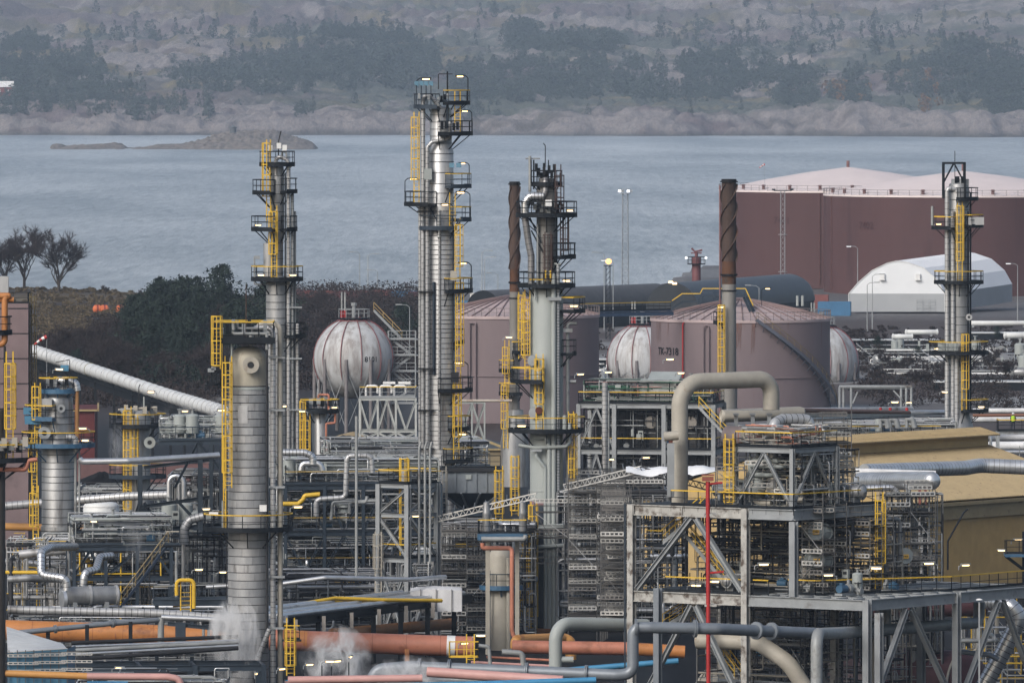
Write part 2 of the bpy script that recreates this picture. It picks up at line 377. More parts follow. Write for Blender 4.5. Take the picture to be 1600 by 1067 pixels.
class Column:
    """process column in photo pixels around its own axis at its own distance"""
    def __init__(s, name, label, cat, cx, D):
        s.cx, s.D, s.s = cx, D, D / F; s.X = (cx - 800) * s.s
        s.root = thing(name, label, cat, (s.X, D, 0)); s.c = V(s.X, D, 0)
    def z(s, y): return Z(y, s.D)
    def pt(s, dx, y, dd=0): return V(s.X + dx * s.s, s.D + dd, s.z(y))
    def shell(s, prof, m, name='shell', seg=40, label=None):
        o = MB().lathe([(max(r, 0) * s.s, s.z(y)) for y, r in prof][::-1], s.c, seg).build(name, m, s.root)
        if label: o['label'] = label
        return o
    def bands(s, parent, y0, y1, step, r, m=None, h=.045, jit=0):
        mb = MB(); y = y0
        while y < y1:
            rr = (r(y) if callable(r) else r) * s.s
            mb.lathe([(rr - .01, s.z(y) - h / 2), (rr + .018, s.z(y) - h / 2), (rr + .018, s.z(y) + h / 2), (rr - .01, s.z(y) + h / 2)], s.c, 32, smooth=False); y += step + (random.uniform(-jit, jit) if jit else 0)
        q = mb.build('cladding_seams', m or M_SEAM, parent); q['kind'] = 'stuff'; return q
    def plat(s, y, a0, a1, r_out, r_in, top=None, deck=None, rail=None, lamps=(), brackets=True, label=None, gap=True, h=1.1, tall=True):
        z = s.z(y); ro, ri = r_out * s.s, r_in * s.s; full = abs(a1 - a0) >= 359; n = max(6, int(abs(a1 - a0) / 12))
        dk = MB(); dk.ring(s.c, ri + .02, ro, z - .06, z, n, a0, a1)
        dk.ring(s.c, ro + .002, ro + .06, z - .24, z + .14, n, a0, a1)
        if brackets:
            k = max(2, int(abs(a1 - a0) / 45)); 
            for i in range(k + (0 if full else 1)):
                a = R_(a0 + (a1 - a0) * i / k); e = V(math.cos(a), math.sin(a), 0)
                dk.bar(s.c + e * ri + UP * (z - .16), s.c + e * (ro - .01) + UP * (z - .16), .09, .18)
                dk.bar(s.c + e * ri + UP * (z - min(1.4, (ro - ri) * 1.0) - .1), s.c + e * (ro - .25) + UP * (z - .22), .08)
        o = dk.build('platform', deck or M_DARK, s.root)
        if label: o['label'] = label
        pts = [s.c + V((ro) * math.cos(R_(a0 + (a1 - a0) * i / n)), ro * math.sin(R_(a0 + (a1 - a0) * i / n)), z) for i in range(n + 1)]
        if not full:
            e0 = V(math.cos(R_(a0)), math.sin(R_(a0)), 0); e1 = V(math.cos(R_(a1)), math.sin(R_(a1)), 0)
            pts = [s.c + e0 * (ri + .1) + UP * z] + pts + [s.c + e1 * (ri + .1) + UP * z]
        rb = MB(); tb = MB(); acc = 0
        for i, (p, q) in enumerate(zip(pts[:-1], pts[1:])):
            L = (q - p).length
            if i == 0 or acc > 1.0: rb.bar(p - UP * .1, p + UP * h, .065); acc = 0
            acc += L
            rb.bar(p + UP * (h * .52), q + UP * (h * .52), .05); tb.bar(p + UP * h, q + UP * h, .085)
        rb.bar(pts[-1], pts[-1] + UP * h, .065)
        rr = rb.build('railing', rail or M_DARK, o); tb.build('top_rail', top or M_DARK, rr)
        for a, yaw in lamps:
            lamp(s.root, s.c + V(ro * math.cos(R_(a)), ro * math.sin(R_(a)), z), yaw, tall)
        return o
    def ladder(s, ang, r, y0, y1, m=None, cage=True):
        e = V(math.cos(R_(ang)), math.sin(R_(ang)), 0)
        return ladder(s.root, s.c + e * (r * s.s + .2), e, s.z(y1), s.z(y0), m, cage)
    def pipe(s, pts, r, m, bands=0, fil='auto', label=None, name='pipe', flanges=()):
        return pipe([s.pt(*p) for p in pts], r * s.s, m, label, None, fil, 10, bands, flanges, name, parent=s.root)
    def box(s, dx, y, dd, wd, dp, ht, m, name='junction_box', label=None):
        p = s.pt(dx, y, dd); o = MB().box(p, (wd, dp, ht)).build(name, m, s.root); return o
    def nozzle(s, dx, y, r, m, dd, name='manhole'):
        p = s.pt(dx, y, dd); q = p - V(0, .35, 0); rr = r * s.s; mb = MB()
        mb.tube([p + V(0, .5, 0), q], rr * .62, 20); mb.lathe([(rr * .42, .0), (rr * .42, .12), (rr, .12), (rr, 0), (rr * .42, 0)], q, 24, axis=V(0, -1, 0))
        o = mb.build(name, m, s.root); MB().tube([q + V(0, .02, 0), q - V(0, .08, 0)], rr * .38, 16).build('manhole_opening', M_DPIPE, o); return o

def text_mesh(txt, size):
    cu = bpy.data.curves.new('t', 'FONT'); cu.body = txt; cu.size = size; cu.align_x = 'CENTER'; cu.align_y = 'CENTER'; cu.resolution_u = 3; cu.offset = .018 * size
    o = bpy.data.objects.new('t', cu); COL.objects.link(o); dg = bpy.context.evaluated_depsgraph_get(); dg.update()
    me = bpy.data.meshes.new_from_object(o.evaluated_get(dg)); vs = [v.co.copy() for v in me.vertices]; fs = [tuple(p.vertices) for p in me.polygons]
    bpy.data.objects.remove(o); bpy.data.curves.remove(cu); bpy.data.meshes.remove(me); return vs, fs
def wall_text(parent, txt, size, c, Rr, ang, z, m, name='painted_number', bold=1.0, sx=1.0, tilt=None):
    """lettering laid round a cylinder of radius Rr about c, centred on angle ang (deg), seen from outside"""
    vs, fs = text_mesh(txt, size); a = R_(ang); mb = MB()
    pts = []
    for v in vs:
        th = a + v.x * sx / Rr; rr = Rr + .07
        pts.append(V(c[0] + rr * math.cos(th), c[1] + rr * math.sin(th), z + v.y))
    mb.add(pts, fs); return mb.build(name, m, parent)
# ------------------------------------------------------------------ noise for terrain
def vnoise(x, y, seed=0):
    xi = np.floor(x).astype(np.int64); yi = np.floor(y).astype(np.int64); xf = x - xi; yf = y - yi
    def h(a, b):
        n = (a * 374761393 + b * 668265263 + seed * 974711) & 0x7fffffff; n = (n ^ (n >> 13)) * 1274126177 & 0x7fffffff
        return ((n ^ (n >> 16)) & 0xffff) / 65535.0
    u = xf * xf * (3 - 2 * xf); v = yf * yf * (3 - 2 * yf)
    return (h(xi, yi) * (1 - u) + h(xi + 1, yi) * u) * (1 - v) + (h(xi, yi + 1) * (1 - u) + h(xi + 1, yi + 1) * u) * v
def fbm(x, y, sc, seed=0, o=5, g=.5):
    r = 0; a = 1; t = 0
    for k in range(o): r = r + a * vnoise(x / sc * 2 ** k + 17.3 * k, y / sc * 2 ** k - 9.1 * k, seed + k); t += a; a *= g
    return r / t
def grid_mesh(name, X, Y, Zv, m, kind='structure', smooth=True):
    ny, nx = X.shape; vs = np.stack([X, Y, Zv], -1).reshape(-1, 3)
    i = np.arange(ny - 1)[:, None] * nx + np.arange(nx - 1)[None, :]
    f = np.stack([i, i + 1, i + nx + 1, i + nx], -1).reshape(-1, 4)
    me = bpy.data.meshes.new(name); me.from_pydata(vs.tolist(), [], f.tolist()); me.polygons.foreach_set('use_smooth', [smooth] * len(f)); me.materials.append(m); me.update()
    o = bpy.data.objects.new(name, me); COL.objects.link(o); o['kind'] = kind; W[o] = V(0, 0, 0); return o
def soup(name, m, verts, faces):
    me = bpy.data.meshes.new(name); me.from_pydata(verts.tolist(), [], faces.tolist()); me.materials.append(m); me.update()
    return me

# ------------------------------------------------------------------ water
def water_mat():
    m = bpy.data.materials.new('sea_water'); m.use_nodes = True; n = m.node_tree.nodes; l = m.node_tree.links; b = n['Principled BSDF']
    b.inputs['Roughness'].default_value = .3
    tc = n.new('ShaderNodeTexCoord')
    def ns(sx, sy, det=4, rough=.6):
        mp = n.new('ShaderNodeMapping'); mp.inputs['Scale'].default_value = (sx, sy, 1); l.new(tc.outputs['Object'], mp.inputs[0])
        t = n.new('ShaderNodeTexNoise'); t.inputs['Scale'].default_value = 1; t.inputs['Detail'].default_value = det; t.inputs['Roughness'].default_value = rough; l.new(mp.outputs[0], t.inputs['Vector']); return t.outputs['Fac']
    a = ns(.42, .035, 4, .65)
    bp = n.new('ShaderNodeBump'); bp.inputs['Strength'].default_value = 1.0; bp.inputs['Distance'].default_value = .8; l.new(a, bp.inputs['Height']); l.new(bp.outputs[0], b.inputs['Normal'])
    r = n.new('ShaderNodeMapRange'); r.inputs[1].default_value = .40; r.inputs[2].default_value = .62; ad = n.new('ShaderNodeMath'); ad.operation = 'ADD'; mh = n.new('ShaderNodeMath'); mh.operation = 'MULTIPLY'; mh.inputs[1].default_value = .5; l.new(ns(.011, .0022, 3), ad.inputs[0]); l.new(ns(.30, .022, 4, .75), ad.inputs[1]); l.new(ad.outputs[0], mh.inputs[0]); l.new(mh.outputs[0], r.inputs[0])
    mx = n.new('ShaderNodeMix'); mx.data_type = 'RGBA'; mx.inputs[6].default_value = (.15, .17, .19, 1); mx.inputs[7].default_value = (.46, .48, .50, 1); l.new(r.outputs[0], mx.inputs[0])
    f = n.new('ShaderNodeMapRange'); f.inputs[1].default_value = .735; f.inputs[2].default_value = .79; l.new(ns(.10, .016, 3, .6), f.inputs[0])
    m2 = n.new('ShaderNodeMix'); m2.data_type = 'RGBA'; m2.inputs[7].default_value = (.6, .62, .64, 1); l.new(f.outputs[0], m2.inputs[0]); l.new(mx.outputs[2], m2.inputs[6])
    l.new(m2.outputs[2], b.inputs['Base Color']); return m
xs = np.linspace(-1300, 1300, 3); ys = np.linspace(1850, 6900, 3)
X, Y = np.meshgrid(xs, ys); grid_mesh('sea', X, Y, X * 0 - 5.0, water_mat())

# ------------------------------------------------------------------ far shore
YS = 6030.0
def shore(X): return YS - X * .06 + (fbm(X, X * 0, 90, 3, 4) - .5) * 120 + (fbm(X, X * 0, 18, 4, 3) - .5) * 40 - np.clip(X, 0, 300) * .25
def hill_z(X, Y):
    d = Y - shore(X)
    z = np.interp(d, [-200, 0, 25, 60, 150, 320, 1000, 2000, 3000, 3800], [-12, -5.6, 0, 4, 8, 12, 35, 64, 100, 122])
    k = np.clip(d / 120, 0, 1)
    z = z + k * (fbm(X, Y, 150, 5, 6, .55) - .5) * np.interp(d, [0, 100, 600, 2500], [5, 17, 24, 44])
    z = z + k * (np.abs(fbm(X, Y * .7, 320, 9, 4) - .5) * -1 + .12) * np.interp(d, [0, 300, 2500], [6, 26, 70])
    rk = np.clip(1 - np.abs(d - 90) / 110, 0, 1); z = z + rk * np.maximum(0, fbm(X, Y, 70, 21, 5) - .45) * 26
    rg = 1 - 2 * np.abs(fbm(X, Y, 34, 33, 4) - .5); z = z + np.clip(d / 18, 0, 1) * (rg - .75) * np.interp(d, [0, 60, 250, 1200, 2500], [4, 5, 5, 9, 16])
    st = fbm(X, Y, 60, 71, 3) * 7; z = z + np.clip(d / 25, 0, 1) * (np.floor(st) - st + np.clip((st - np.floor(st)) * 4, 0, 1)) * np.interp(d, [0, 80, 400, 1500], [3.5, 5, 3, 4])
    z = z + np.clip(d / 20, 0, 1) * (fbm(X, Y, 9, 31, 4, .6) - .5) * 5.5
    return z
def hill_mat():
    m = bpy.data.materials.new('far_hill_ground'); m.use_nodes = True; n = m.node_tree.nodes; l = m.node_tree.links; b = n['Principled BSDF']; b.inputs['Roughness'].default_value = .9
    at = n.new('ShaderNodeAttribute'); at.attribute_name = 'cover'
    tc = n.new('ShaderNodeTexCoord'); t = n.new('ShaderNodeTexNoise'); t.inputs['Scale'].default_value = .5; t.inputs['Detail'].default_value = 7; t.inputs['Roughness'].default_value = .75; mp = n.new('ShaderNodeMapping'); mp.inputs['Scale'].default_value = (1, .4, .5); l.new(tc.outputs['Object'], mp.inputs[0]); l.new(mp.outputs[0], t.inputs['Vector']); bp = n.new('ShaderNodeBump'); bp.inputs['Distance'].default_value = 1.6; l.new(t.outputs['Fac'], bp.inputs['Height']); l.new(bp.outputs[0], b.inputs['Normal'])
    r = n.new('ShaderNodeMapRange'); r.inputs[1].default_value = .3; r.inputs[2].default_value = .7; r.inputs[3].default_value = .6; r.inputs[4].default_value = 1.4; l.new(t.outputs['Fac'], r.inputs[0])
    mx = n.new('ShaderNodeMix'); mx.data_type = 'RGBA'; mx.blend_type = 'MULTIPLY'; mx.inputs[0].default_value = 1; l.new(at.outputs['Color'], mx.inputs[6]); l.new(r.outputs[0], mx.inputs[7]); l.new(mx.outputs[2], b.inputs['Base Color']); return m
xs = np.concatenate([np.arange(-640, -380, 5.0), np.arange(-380, 380, 1.7), np.arange(380, 641, 5.0)]); ys = np.concatenate([np.arange(5880, 6450, 3.2), np.arange(6450, 7300, 5), np.arange(7300, 9900, 13)])
X, Y = np.meshgrid(xs, ys); Zh = hill_z(X, Y)
hills = grid_mesh('far_hills', X, Y, Zh, hill_mat())
def colour_hills():
    gy, gx = np.gradient(Zh); d = Y - shore(X)
    slope = np.hypot(gy / np.gradient(ys)[:, None], gx / np.gradient(xs)[None, :])
    n1 = fbm(X, Y, 60, 41, 5, .6); n2 = fbm(X, Y, 260, 43, 4); n3 = fbm(X, Y, 25, 47, 4)
    rock = np.array([.205, .183, .178]); heath = np.array([.12, .095, .098]); grass = np.array([.135, .115, .062]); moss = np.array([.075, .085, .068]); dark = np.array([.05, .05, .045])
    c = heath + (moss - heath) * np.clip((n2 - .42) * 6, 0, 1)[..., None]
    c = c + (grass - c) * (np.clip((n1 - .55) * 8, 0, 1) * np.clip(d / 400, .2, 1))[..., None]
    n4 = fbm(X, Y, 9, 53, 3); rr = np.clip((n3 - .5) * 5 + (n4 - .5) * 2 + slope * .25 + (fbm(X, Y, 140, 57, 3) - .5) * 6 + np.interp(d, [0, 60, 200, 380, 1500], [.8, .55, .0, -.55, -.5]), 0, 1); c = c * (.75 + .5 * n4)[..., None]
    c = c + (rock - c) * rr[..., None]
    c = c + (dark - c) * (np.clip(1 - (d - 4) / 9, 0, 1) * .8)[..., None]
    a = hills.data.color_attributes.new('cover', 'FLOAT_COLOR', 'POINT')
    a.data.foreach_set('color', np.concatenate([np.clip(c, 0, 1), np.ones(c.shape[:2] + (1,))], -1).reshape(-1).astype(np.float32))
colour_hills()

# low rocky skerry
def skerry():
    xs = np.linspace(-260, -92, 340); ys = np.linspace(5180, 5330, 80); X, Y = np.meshgrid(xs, ys)
    px = X * F / Y + 800
    prof = np.interp(px, [75, 82, 120, 190, 200, 290, 335, 370, 430, 465, 490, 500], [-3, .6, 1.2, 1.0, -.6, 1.6, 6.0, 8.6, 9.0, 6.2, 1.0, -3])
    wv = np.sin(np.clip((Y - 5185) / 140, 0, 1) * math.pi) ** .6
    z = -6.2 + (prof + 1.2) * wv + (fbm(X, Y, 12, 61, 5) - .5) * 6.0 * wv + (1 - 2 * np.abs(fbm(X, Y * .6, 5, 63, 4) - .5) - .8) * 3.2 * wv * np.clip(prof / 3, 0, 1)
    m = mat('skerry_rock', (.15, .13, .115), .9, 0, .4, .3, stain=(.07, .065, .045), amt=.45, bump=1.0); o = grid_mesh('skerry', X, Y, z, m)
skerry()
def beacon():
    o = MB().lathe([(2.2, 0), (2.2, .4), (1.8, .5), (1.8, 4.4), (2.3, 4.6), (2.3, 5.0), (1.2, 5.4), (0, 6.2)], PXZ(364, 1.6, 5252), 14).build('beacon', mat('beacon_grey', (.09, .10, .105)), None)
    tag(o, 'small dark round beacon hut on top of the low rocky skerry', 'beacon')
beacon()

# far trees
def tri_tree(n, shape, hh, ww, leaf, seed):
    r = np.random.default_rng(seed); t = r.random(n)
    if shape == 'cone': z = hh * (.08 + .92 * t ** 1.3); rad = ww * (1 - z / hh) ** .8 + .08 * ww
    else: z = hh * (.12 + .88 * t); rad = ww * np.sqrt(np.clip(1 - ((z / hh - .52) / .55) ** 2, .02, 1)) * (1 + .3 * np.sin(z * 9 / hh + seed))
    a = r.random(n) * 2 * np.pi; rr = rad * np.sqrt(.25 + .75 * r.random(n)); lump = 1 + .3 * np.sin(a * 3 + z * 5 / hh + seed)
    c = np.stack([np.cos(a) * rr * lump, np.sin(a) * rr * lump, z], -1)
    d1 = r.normal(size=(n, 3)); d1 /= np.linalg.norm(d1, axis=1)[:, None]; d2 = r.normal(size=(n, 3)); d2 -= d1 * (d1 * d2).sum(1)[:, None]; d2 /= np.linalg.norm(d2, axis=1)[:, None]
    s = leaf * (.6 + .8 * r.random((n, 1)))
    v = np.stack([c + d1 * s, c - d1 * s * .6 + d2 * s * .8, c - d1 * s * .6 - d2 * s * .8], 1).reshape(-1, 3)
    return v
M_FIR = mat('fir_foliage', (.054, .070, .062), .85, 0, .45, .5)
M_FIR2 = mat('dark_pine_foliage', (.020, .031, .024), .85, 0, .5, .6)
M_BROWN = mat('bare_twig_brown', (.036, .028, .028), .9, 0, .3, .5)
M_BUSH = mat('brown_scrub', (.034, .027, .026), .9, 0, .35, .25)
M_TRUNK = mat('tree_bark', (.05, .042, .036), .9, 0, .3, 1)
M_GOLD = mat('autumn_foliage', (.15, .085, .035), .9, 0, .3, .4)
# wooded areas of the far shore, as ellipses in the photograph (x, y, rx, ry, chance)
WOODS = [(60, 125, 100, 55, .8), (160, 165, 60, 30, .6), (215, 180, 25, 16, .8), (325, 185, 16, 14, .8), (260, 175, 30, 14, .5), (565, 100, 120, 42, .95), (640, 110, 50, 30, .9), (430, 120, 90, 30, .6), (480, 180, 30, 8, .5), (330, 130, 60, 26, .3),
         (820, 70, 34, 24, 1), (895, 78, 55, 18, 1), (950, 75, 30, 14, .8), (790, 135, 100, 30, .9), (905, 130, 60, 26, .8), (1000, 135, 50, 26, .8), (1110, 125, 55, 32, .9), (1185, 125, 35, 22, .6), (1240, 145, 40, 28, .7), (1330, 150, 30, 30, .6), (1440, 130, 60, 26, .5), (1500, 120, 45, 45, .9), (1570, 135, 55, 52, 1), (1060, 150, 80, 14, .4), (300, 60, 200, 20, .06), (1300, 60, 300, 30, .05), (740, 180, 60, 12, .3), (20, 175, 30, 18, .8)]
def far_woods():
    N = 60000; X = RNG.uniform(-430, 430, N); Yv = RNG.uniform(6040, 8200, N)
    z = hill_z(X, Yv); px = X * F / Yv + 800; py = YH + (H - z) * F / Yv; pr = np.zeros(N)
    for x, y, rx, ry, c in WOODS:
        q = ((px - x) / rx) ** 2 + ((py - y) / ry) ** 2 + (fbm(px, py, 30, 77, 3) - .5) * 1.2; pr = np.maximum(pr, np.where(q < 1, c, 0))
    dd = Yv - shore(X); pr = np.maximum(pr, .018 * (fbm(X, Yv, 70, 79, 3) > .5)); keep = (RNG.random(N) < pr * .42) & (dd > 35) & (np.abs(px - 800) < 1050)
    X, Yv, z = X[keep], Yv[keep], z[keep]; k = len(X); sc = RNG.uniform(.55, 1.15, k) * np.interp(Yv, [6050, 6300, 8200], [.75, 1, 1.1])
    kinds = [tri_tree(100, 'round', 10, 3.8, .8, 1), tri_tree(100, 'cone', 13, 3.0, .75, 2), tri_tree(90, 'round', 8, 4.2, .8, 3), tri_tree(100, 'cone', 11, 3.4, .75, 4)]
    vs = []
    for i in range(k): vs.append(kinds[int(RNG.integers(4))] * sc[i] + np.array([X[i], Yv[i], z[i] - .5]))
    vs = np.concatenate(vs); me = soup('far_wood', M_FIR, vs, np.arange(len(vs)).reshape(-1, 3)); o = bpy.data.objects.new('far_wood', me); COL.objects.link(o); o['kind'] = 'stuff'
    # golden birches
    b = []
    for px0, py0 in ((1305, 128), (1320, 140), (1445, 118), (1460, 128), (1350, 135), (1300, 150), (1440, 140), (1310, 160)):
        for t in range(3):
            Yt = RNG.uniform(6150, 6500); Xt = (px0 + RNG.uniform(-10, 10) - 800) * Yt / F; b.append(tri_tree(60, 'round', 9, 2.6, 1.0, int(RNG.integers(99))) + np.array([Xt, Yt, float(hill_z(np.array([Xt]), np.array([Yt]))[0])]))
    b = np.concatenate(b); me = soup('far_birch_scrub', M_GOLD, b, np.arange(len(b)).reshape(-1, 3)); o = bpy.data.objects.new('far_birch_scrub', me); COL.objects.link(o); o['kind'] = 'stuff'
far_woods()
def ground_hit(px, py, d0=6050, d1=9000):
    Dv = np.arange(d0, d1, 4.0); Xv = (px - 800) * Dv / F; zz = hill_z(Xv, Dv); yy = YH + (H - zz) * F / Dv
    i = np.argmax(yy <= py); return Dv[i], Xv[i], zz[i]
for px, py, h, lab in ((1268, 92, 9, 'lone dark tree on the far hillside between two rock shelves'), (1368, 85, 13, 'dark conifer on the far ridge, taller of the close pair'), (1392, 78, 11, 'dark round tree on the far ridge beside a taller conifer'), (1490, 84, 12, 'dark tree on the far ridge, left one of two touching crowns'), (1508, 82, 11, 'dark tree on the far ridge, right one of two touching crowns'), (1144, 88, 9, 'small dark tree alone above the pale far rocks'), (215, 190, 12, 'dark conifer on the far shore rocks above the skerry channel'), (326, 185, 14, 'pointed dark conifer on the far shore beside the skerry')):
    Dg, Xg, zg = ground_hit(px, py); t = thing('conifer', lab, 'tree', (Xg, Dg, zg))
    v = tri_tree(170, 'cone' if 'conifer' in lab else 'round', h, h * .3, .95, int(px)); me = soup('crown', M_FIR, v, np.arange(len(v)).reshape(-1, 3)); inst('crown', me, t, W[t])
    MB().tube([W[t] - UP, W[t] + UP * h * .5], [.4, .15], 6).build('trunk', M_TRUNK, t)
def far_house():
    Dg, Xg, zg = ground_hit(6, 150); t = thing('farmhouse', 'dark red farmhouse with pale roof among trees on the far shore', 'house', (Xg, Dg, zg)); c = W[t]
    MB().box(c + V(0, 0, 2.5), (12, 8, 6.4)).build('wall', mat('barn_red', (.16, .04, .035)), t)
    r = MB(); r.add([c + V(x, y, z) for x in (-6.6, 6.6) for y, z in ((-4.6, 5.3), (0, 9.2), (4.6, 5.3))], [(0, 1, 4, 3), (1, 2, 5, 4), (0, 2, 1), (3, 4, 5), (0, 3, 5, 2)]); r.build('roof', mat('pale_roof', (.6, .6, .6)), t)
    wn = MB(); wn.box(c + V(-2.5, -4.02, 3), (1.4, .08, 1.5)); wn.build('window', M_WHITE, t); wn = MB(); wn.box(c + V(2.5, -4.02, 3), (1.4, .08, 1.5)); wn.build('window', M_WHITE, t)
far_house()

# ------------------------------------------------------------------ near ground
def nshore(X): return np.interp(X, [-104, -20, 15, 33, 42], [1968, 1962, 2010, 2070, 2230]) + (fbm(X, X * 0, 60, 13, 3) - .5) * 14
def near_z(X, Y):
    d = nshore(X) - Y; z = np.where(d > 0, np.clip(d / 22, 0, 1) * 5 - 5, -5 + d / 8)
    px = X * F / np.maximum(Y, 1) + 800
    z = z + np.exp(-((px - 60) / 190) ** 2) * np.exp(-((Y - 1880) / 70) ** 2) * 2.4
    z = z + np.clip((Y - 1200) / 300, 0, 1) * np.clip(d / 40, 0, 1) * (fbm(X, Y, 40, 15, 4) - .5) * 1.2
    z = z - 7.0 * np.clip((px - 1010) / 60, 0, 1) * np.clip((815 - Y) / 20, 0, 1) * (Y > 300)
    return z
def near_mat():
    m = bpy.data.materials.new('plant_ground'); m.use_nodes = True; n = m.node_tree.nodes; l = m.node_tree.links; b = n['Principled BSDF']; b.inputs['Roughness'].default_value = .7; b.inputs['Specular IOR Level'].default_value = .2
    at = n.new('ShaderNodeAttribute'); at.attribute_name = 'cover'
    tc = n.new('ShaderNodeTexCoord'); t = n.new('ShaderNodeTexNoise'); t.inputs['Scale'].default_value = .8; t.inputs['Detail'].default_value = 7; t.inputs['Roughness'].default_value = .7; l.new(tc.outputs['Object'], t.inputs['Vector'])
    r = n.new('ShaderNodeMapRange'); r.inputs[1].default_value = .3; r.inputs[2].default_value = .7; r.inputs[3].default_value = .55; r.inputs[4].default_value = 1.5; l.new(t.outputs['Fac'], r.inputs[0])
    mx = n.new('ShaderNodeMix'); mx.data_type = 'RGBA'; mx.blend_type = 'MULTIPLY'; mx.inputs[0].default_value = 1; l.new(at.outputs['Color'], mx.inputs[6]); l.new(r.outputs[0], mx.inputs[7]); l.new(mx.outputs[2], b.inputs['Base Color']); return m
def near_ground():
    xs = np.concatenate([[-1250, -500], np.arange(-220, 241, 3.0), [500, 1250]]); ys = np.concatenate([[-20, 300], np.arange(600, 840, 6), np.arange(840, 1200, 20), np.arange(1200, 2480, 5.0)])
    X, Y = np.meshgrid(xs, ys); z = near_z(X, Y); o = grid_mesh('ground', X, Y, z, near_mat())
    px = X * F / np.maximum(Y, 1) + 800; c = np.ones(X.shape + (3,)) * np.array([.010, .010, .011])
    n1 = fbm(X, Y, 50, 91, 4); n2 = fbm(X, Y * .5, 22, 92, 4)
    heath = np.array([.15, .118, .068]); scrub = np.array([.036, .028, .025]); slab = np.array([.22, .225, .23]); asph = np.array([.13, .13, .135])
    left = np.clip((520 - px) / 60, 0, 1) * np.clip((Y - 1250) / 60, 0, 1); c = c + (scrub - c) * left[..., None]
    k = left * np.clip((Y - 1780) / 60, 0, 1) * np.clip((n1 - .35) * 5, 0, 1); c = c + (heath - c) * k[..., None]
    rt = np.clip((px - 640) / 60, 0, 1) * np.clip((Y - 1150) / 60, 0, 1); c = c + (scrub * 1.7 - c) * rt[..., None]
    k = rt * np.clip((n2 - .49) * 12, 0, 1) * np.clip((Y - 1240) / 60, 0, 1); c = c + (slab - c) * k[..., None] * .8
    k = rt * np.clip((Y - 1760) / 30, 0, 1); c = c + (asph - c) * k[..., None] * .7
    a = o.data.color_attributes.new('cover', 'FLOAT_COLOR', 'POINT'); a.data.foreach_set('color', np.concatenate([np.clip(c, 0, 1), np.ones(c.shape[:2] + (1,))], -1).reshape(-1).astype(np.float32))
near_ground()
def nz(X, Yv): return float(near_z(np.array([X]), np.array([Yv]))[0])

# ------------------------------------------------------------------ trees on the near side
def bare_tree(seed, hh, spread, nmain=7):
    r = random.Random(seed); mb = MB(); tw = []
    def grow(p, d, L, rad, lv):
        q = p + d * L; mid = p.lerp(q, .5) + V(r.uniform(-1, 1), r.uniform(-1, 1), 0) * L * .05
        mb.tube([p, mid, q], [rad, rad * .85, rad * .66], 5 if lv < 2 else 3, caps=False)
        if lv >= 4:
            for _ in range(11):
                e = (d + V(r.gauss(0, .8), r.gauss(0, .8), r.gauss(.25, .6))).normalized(); a = p.lerp(q, r.random()); tw.append((a, a + e * L * r.uniform(.5, 1.1)))
            return
        for i in range(3 if lv < 3 else 4):
            t = r.uniform(.45, 1.0) if i else 1.0; e = (d + V(r.gauss(0, spread), r.gauss(0, spread), r.gauss(.18, .25))).normalized(); grow(p.lerp(q, t), e, L * r.uniform(.62, .8), rad * .58, lv + 1)
    p = V(0, 0, -.3); mb.tube([p, V(0, 0, hh * .22)], [hh * .022, hh * .017], 7)
    for i in range(nmain + 3):
        a = i * 2.4 + r.random(); t = r.uniform(.05, .26); grow(V(0, 0, hh * t), V(math.cos(a) * spread * .9, math.sin(a) * spread * .9, r.uniform(.55, 1.7)).normalized(), hh * r.uniform(.2, .28), hh * .011, 1)
    tm = MB()
    for a, b in tw:
        e = (b - a); s_ = e.cross(V(r.random() - .5, r.random() - .5, r.random() - .5)).normalized() * .036
        tm.add([a - s_, a + s_, b], [(0, 1, 2)])
    t = mb.mesh('trunk'); t.materials.append(M_TRUNK); k = tm.mesh('crown'); k.materials.append(M_BROWN); return t, k
BT = [bare_tree(3, 11, .55), bare_tree(8, 10, .62), bare_tree(14, 12, .5)]
def pine_mesh(seed, hh, ww):
    r = np.random.default_rng(seed); vs = []
    nb = 64
    for i in range(nb):
        t = (i + r.random()) / nb; z = hh * (.14 + .86 * t); L = ww * (1 - t ** 2.6) * r.uniform(.6, 1.15) * min(1, .55 + t * 1.5) + .6; a = r.random() * 6.28
        n = 46; u = r.random(n) ** .7; c = np.stack([np.cos(a) * L * u, np.sin(a) * L * u, z + .25 * L * u - .1], -1) + r.normal(size=(n, 3)) * (.13 + .12 * L)
        d1 = r.normal(size=(n, 3)); d1 /= np.linalg.norm(d1, axis=1)[:, None]; d2 = np.roll(d1, 1, 0); s = r.uniform(.16, .38, (n, 1))
        vs.append(np.stack([c + d1 * s, c - d1 * s * .5 + d2 * s * .7, c - d1 * s * .5 - d2 * s * .7], 1).reshape(-1, 3))
    v = np.concatenate(vs); return soup('crown', M_FIR2, v, np.arange(len(v)).reshape(-1, 3))
PM = [pine_mesh(1, 11, 4.6), pine_mesh(2, 11.5, 4.2), pine_mesh(5, 10, 5.0)]
TM = MB().tube([V(0, 0, -.4), V(.1, 0, 5), V(.1, .1, 9.5)], [.22, .15, .05], 7).mesh('trunk'); TM.materials.append(M_TRUNK)
def tree(kind, px, D, sc, rz, label, group=None):
    X = (px - 800) * D / F; p = V(X, D, nz(X, D)); k = 'pine_tree' if kind == 'pine' else 'bare_tree'; t = thing(k, label, 'tree', p, group); i = int(rz * 7) % 3
    if kind == 'pine': inst('crown', PM[i], t, p, rz, sc); inst('trunk', TM, t, p, rz, sc)
    else: inst('trunk', BT[i][0], t, p, rz, sc); inst('crown', BT[i][1], t, p, rz, sc)
tree('bare', 92, 1880, 1.3, .1, 'wide bare broadleaf tree standing free on the heath by the water')
tree('bare', 38, 1900, 1.2, 1.2, 'narrow bare tree next to the free-standing wide one on the heath')
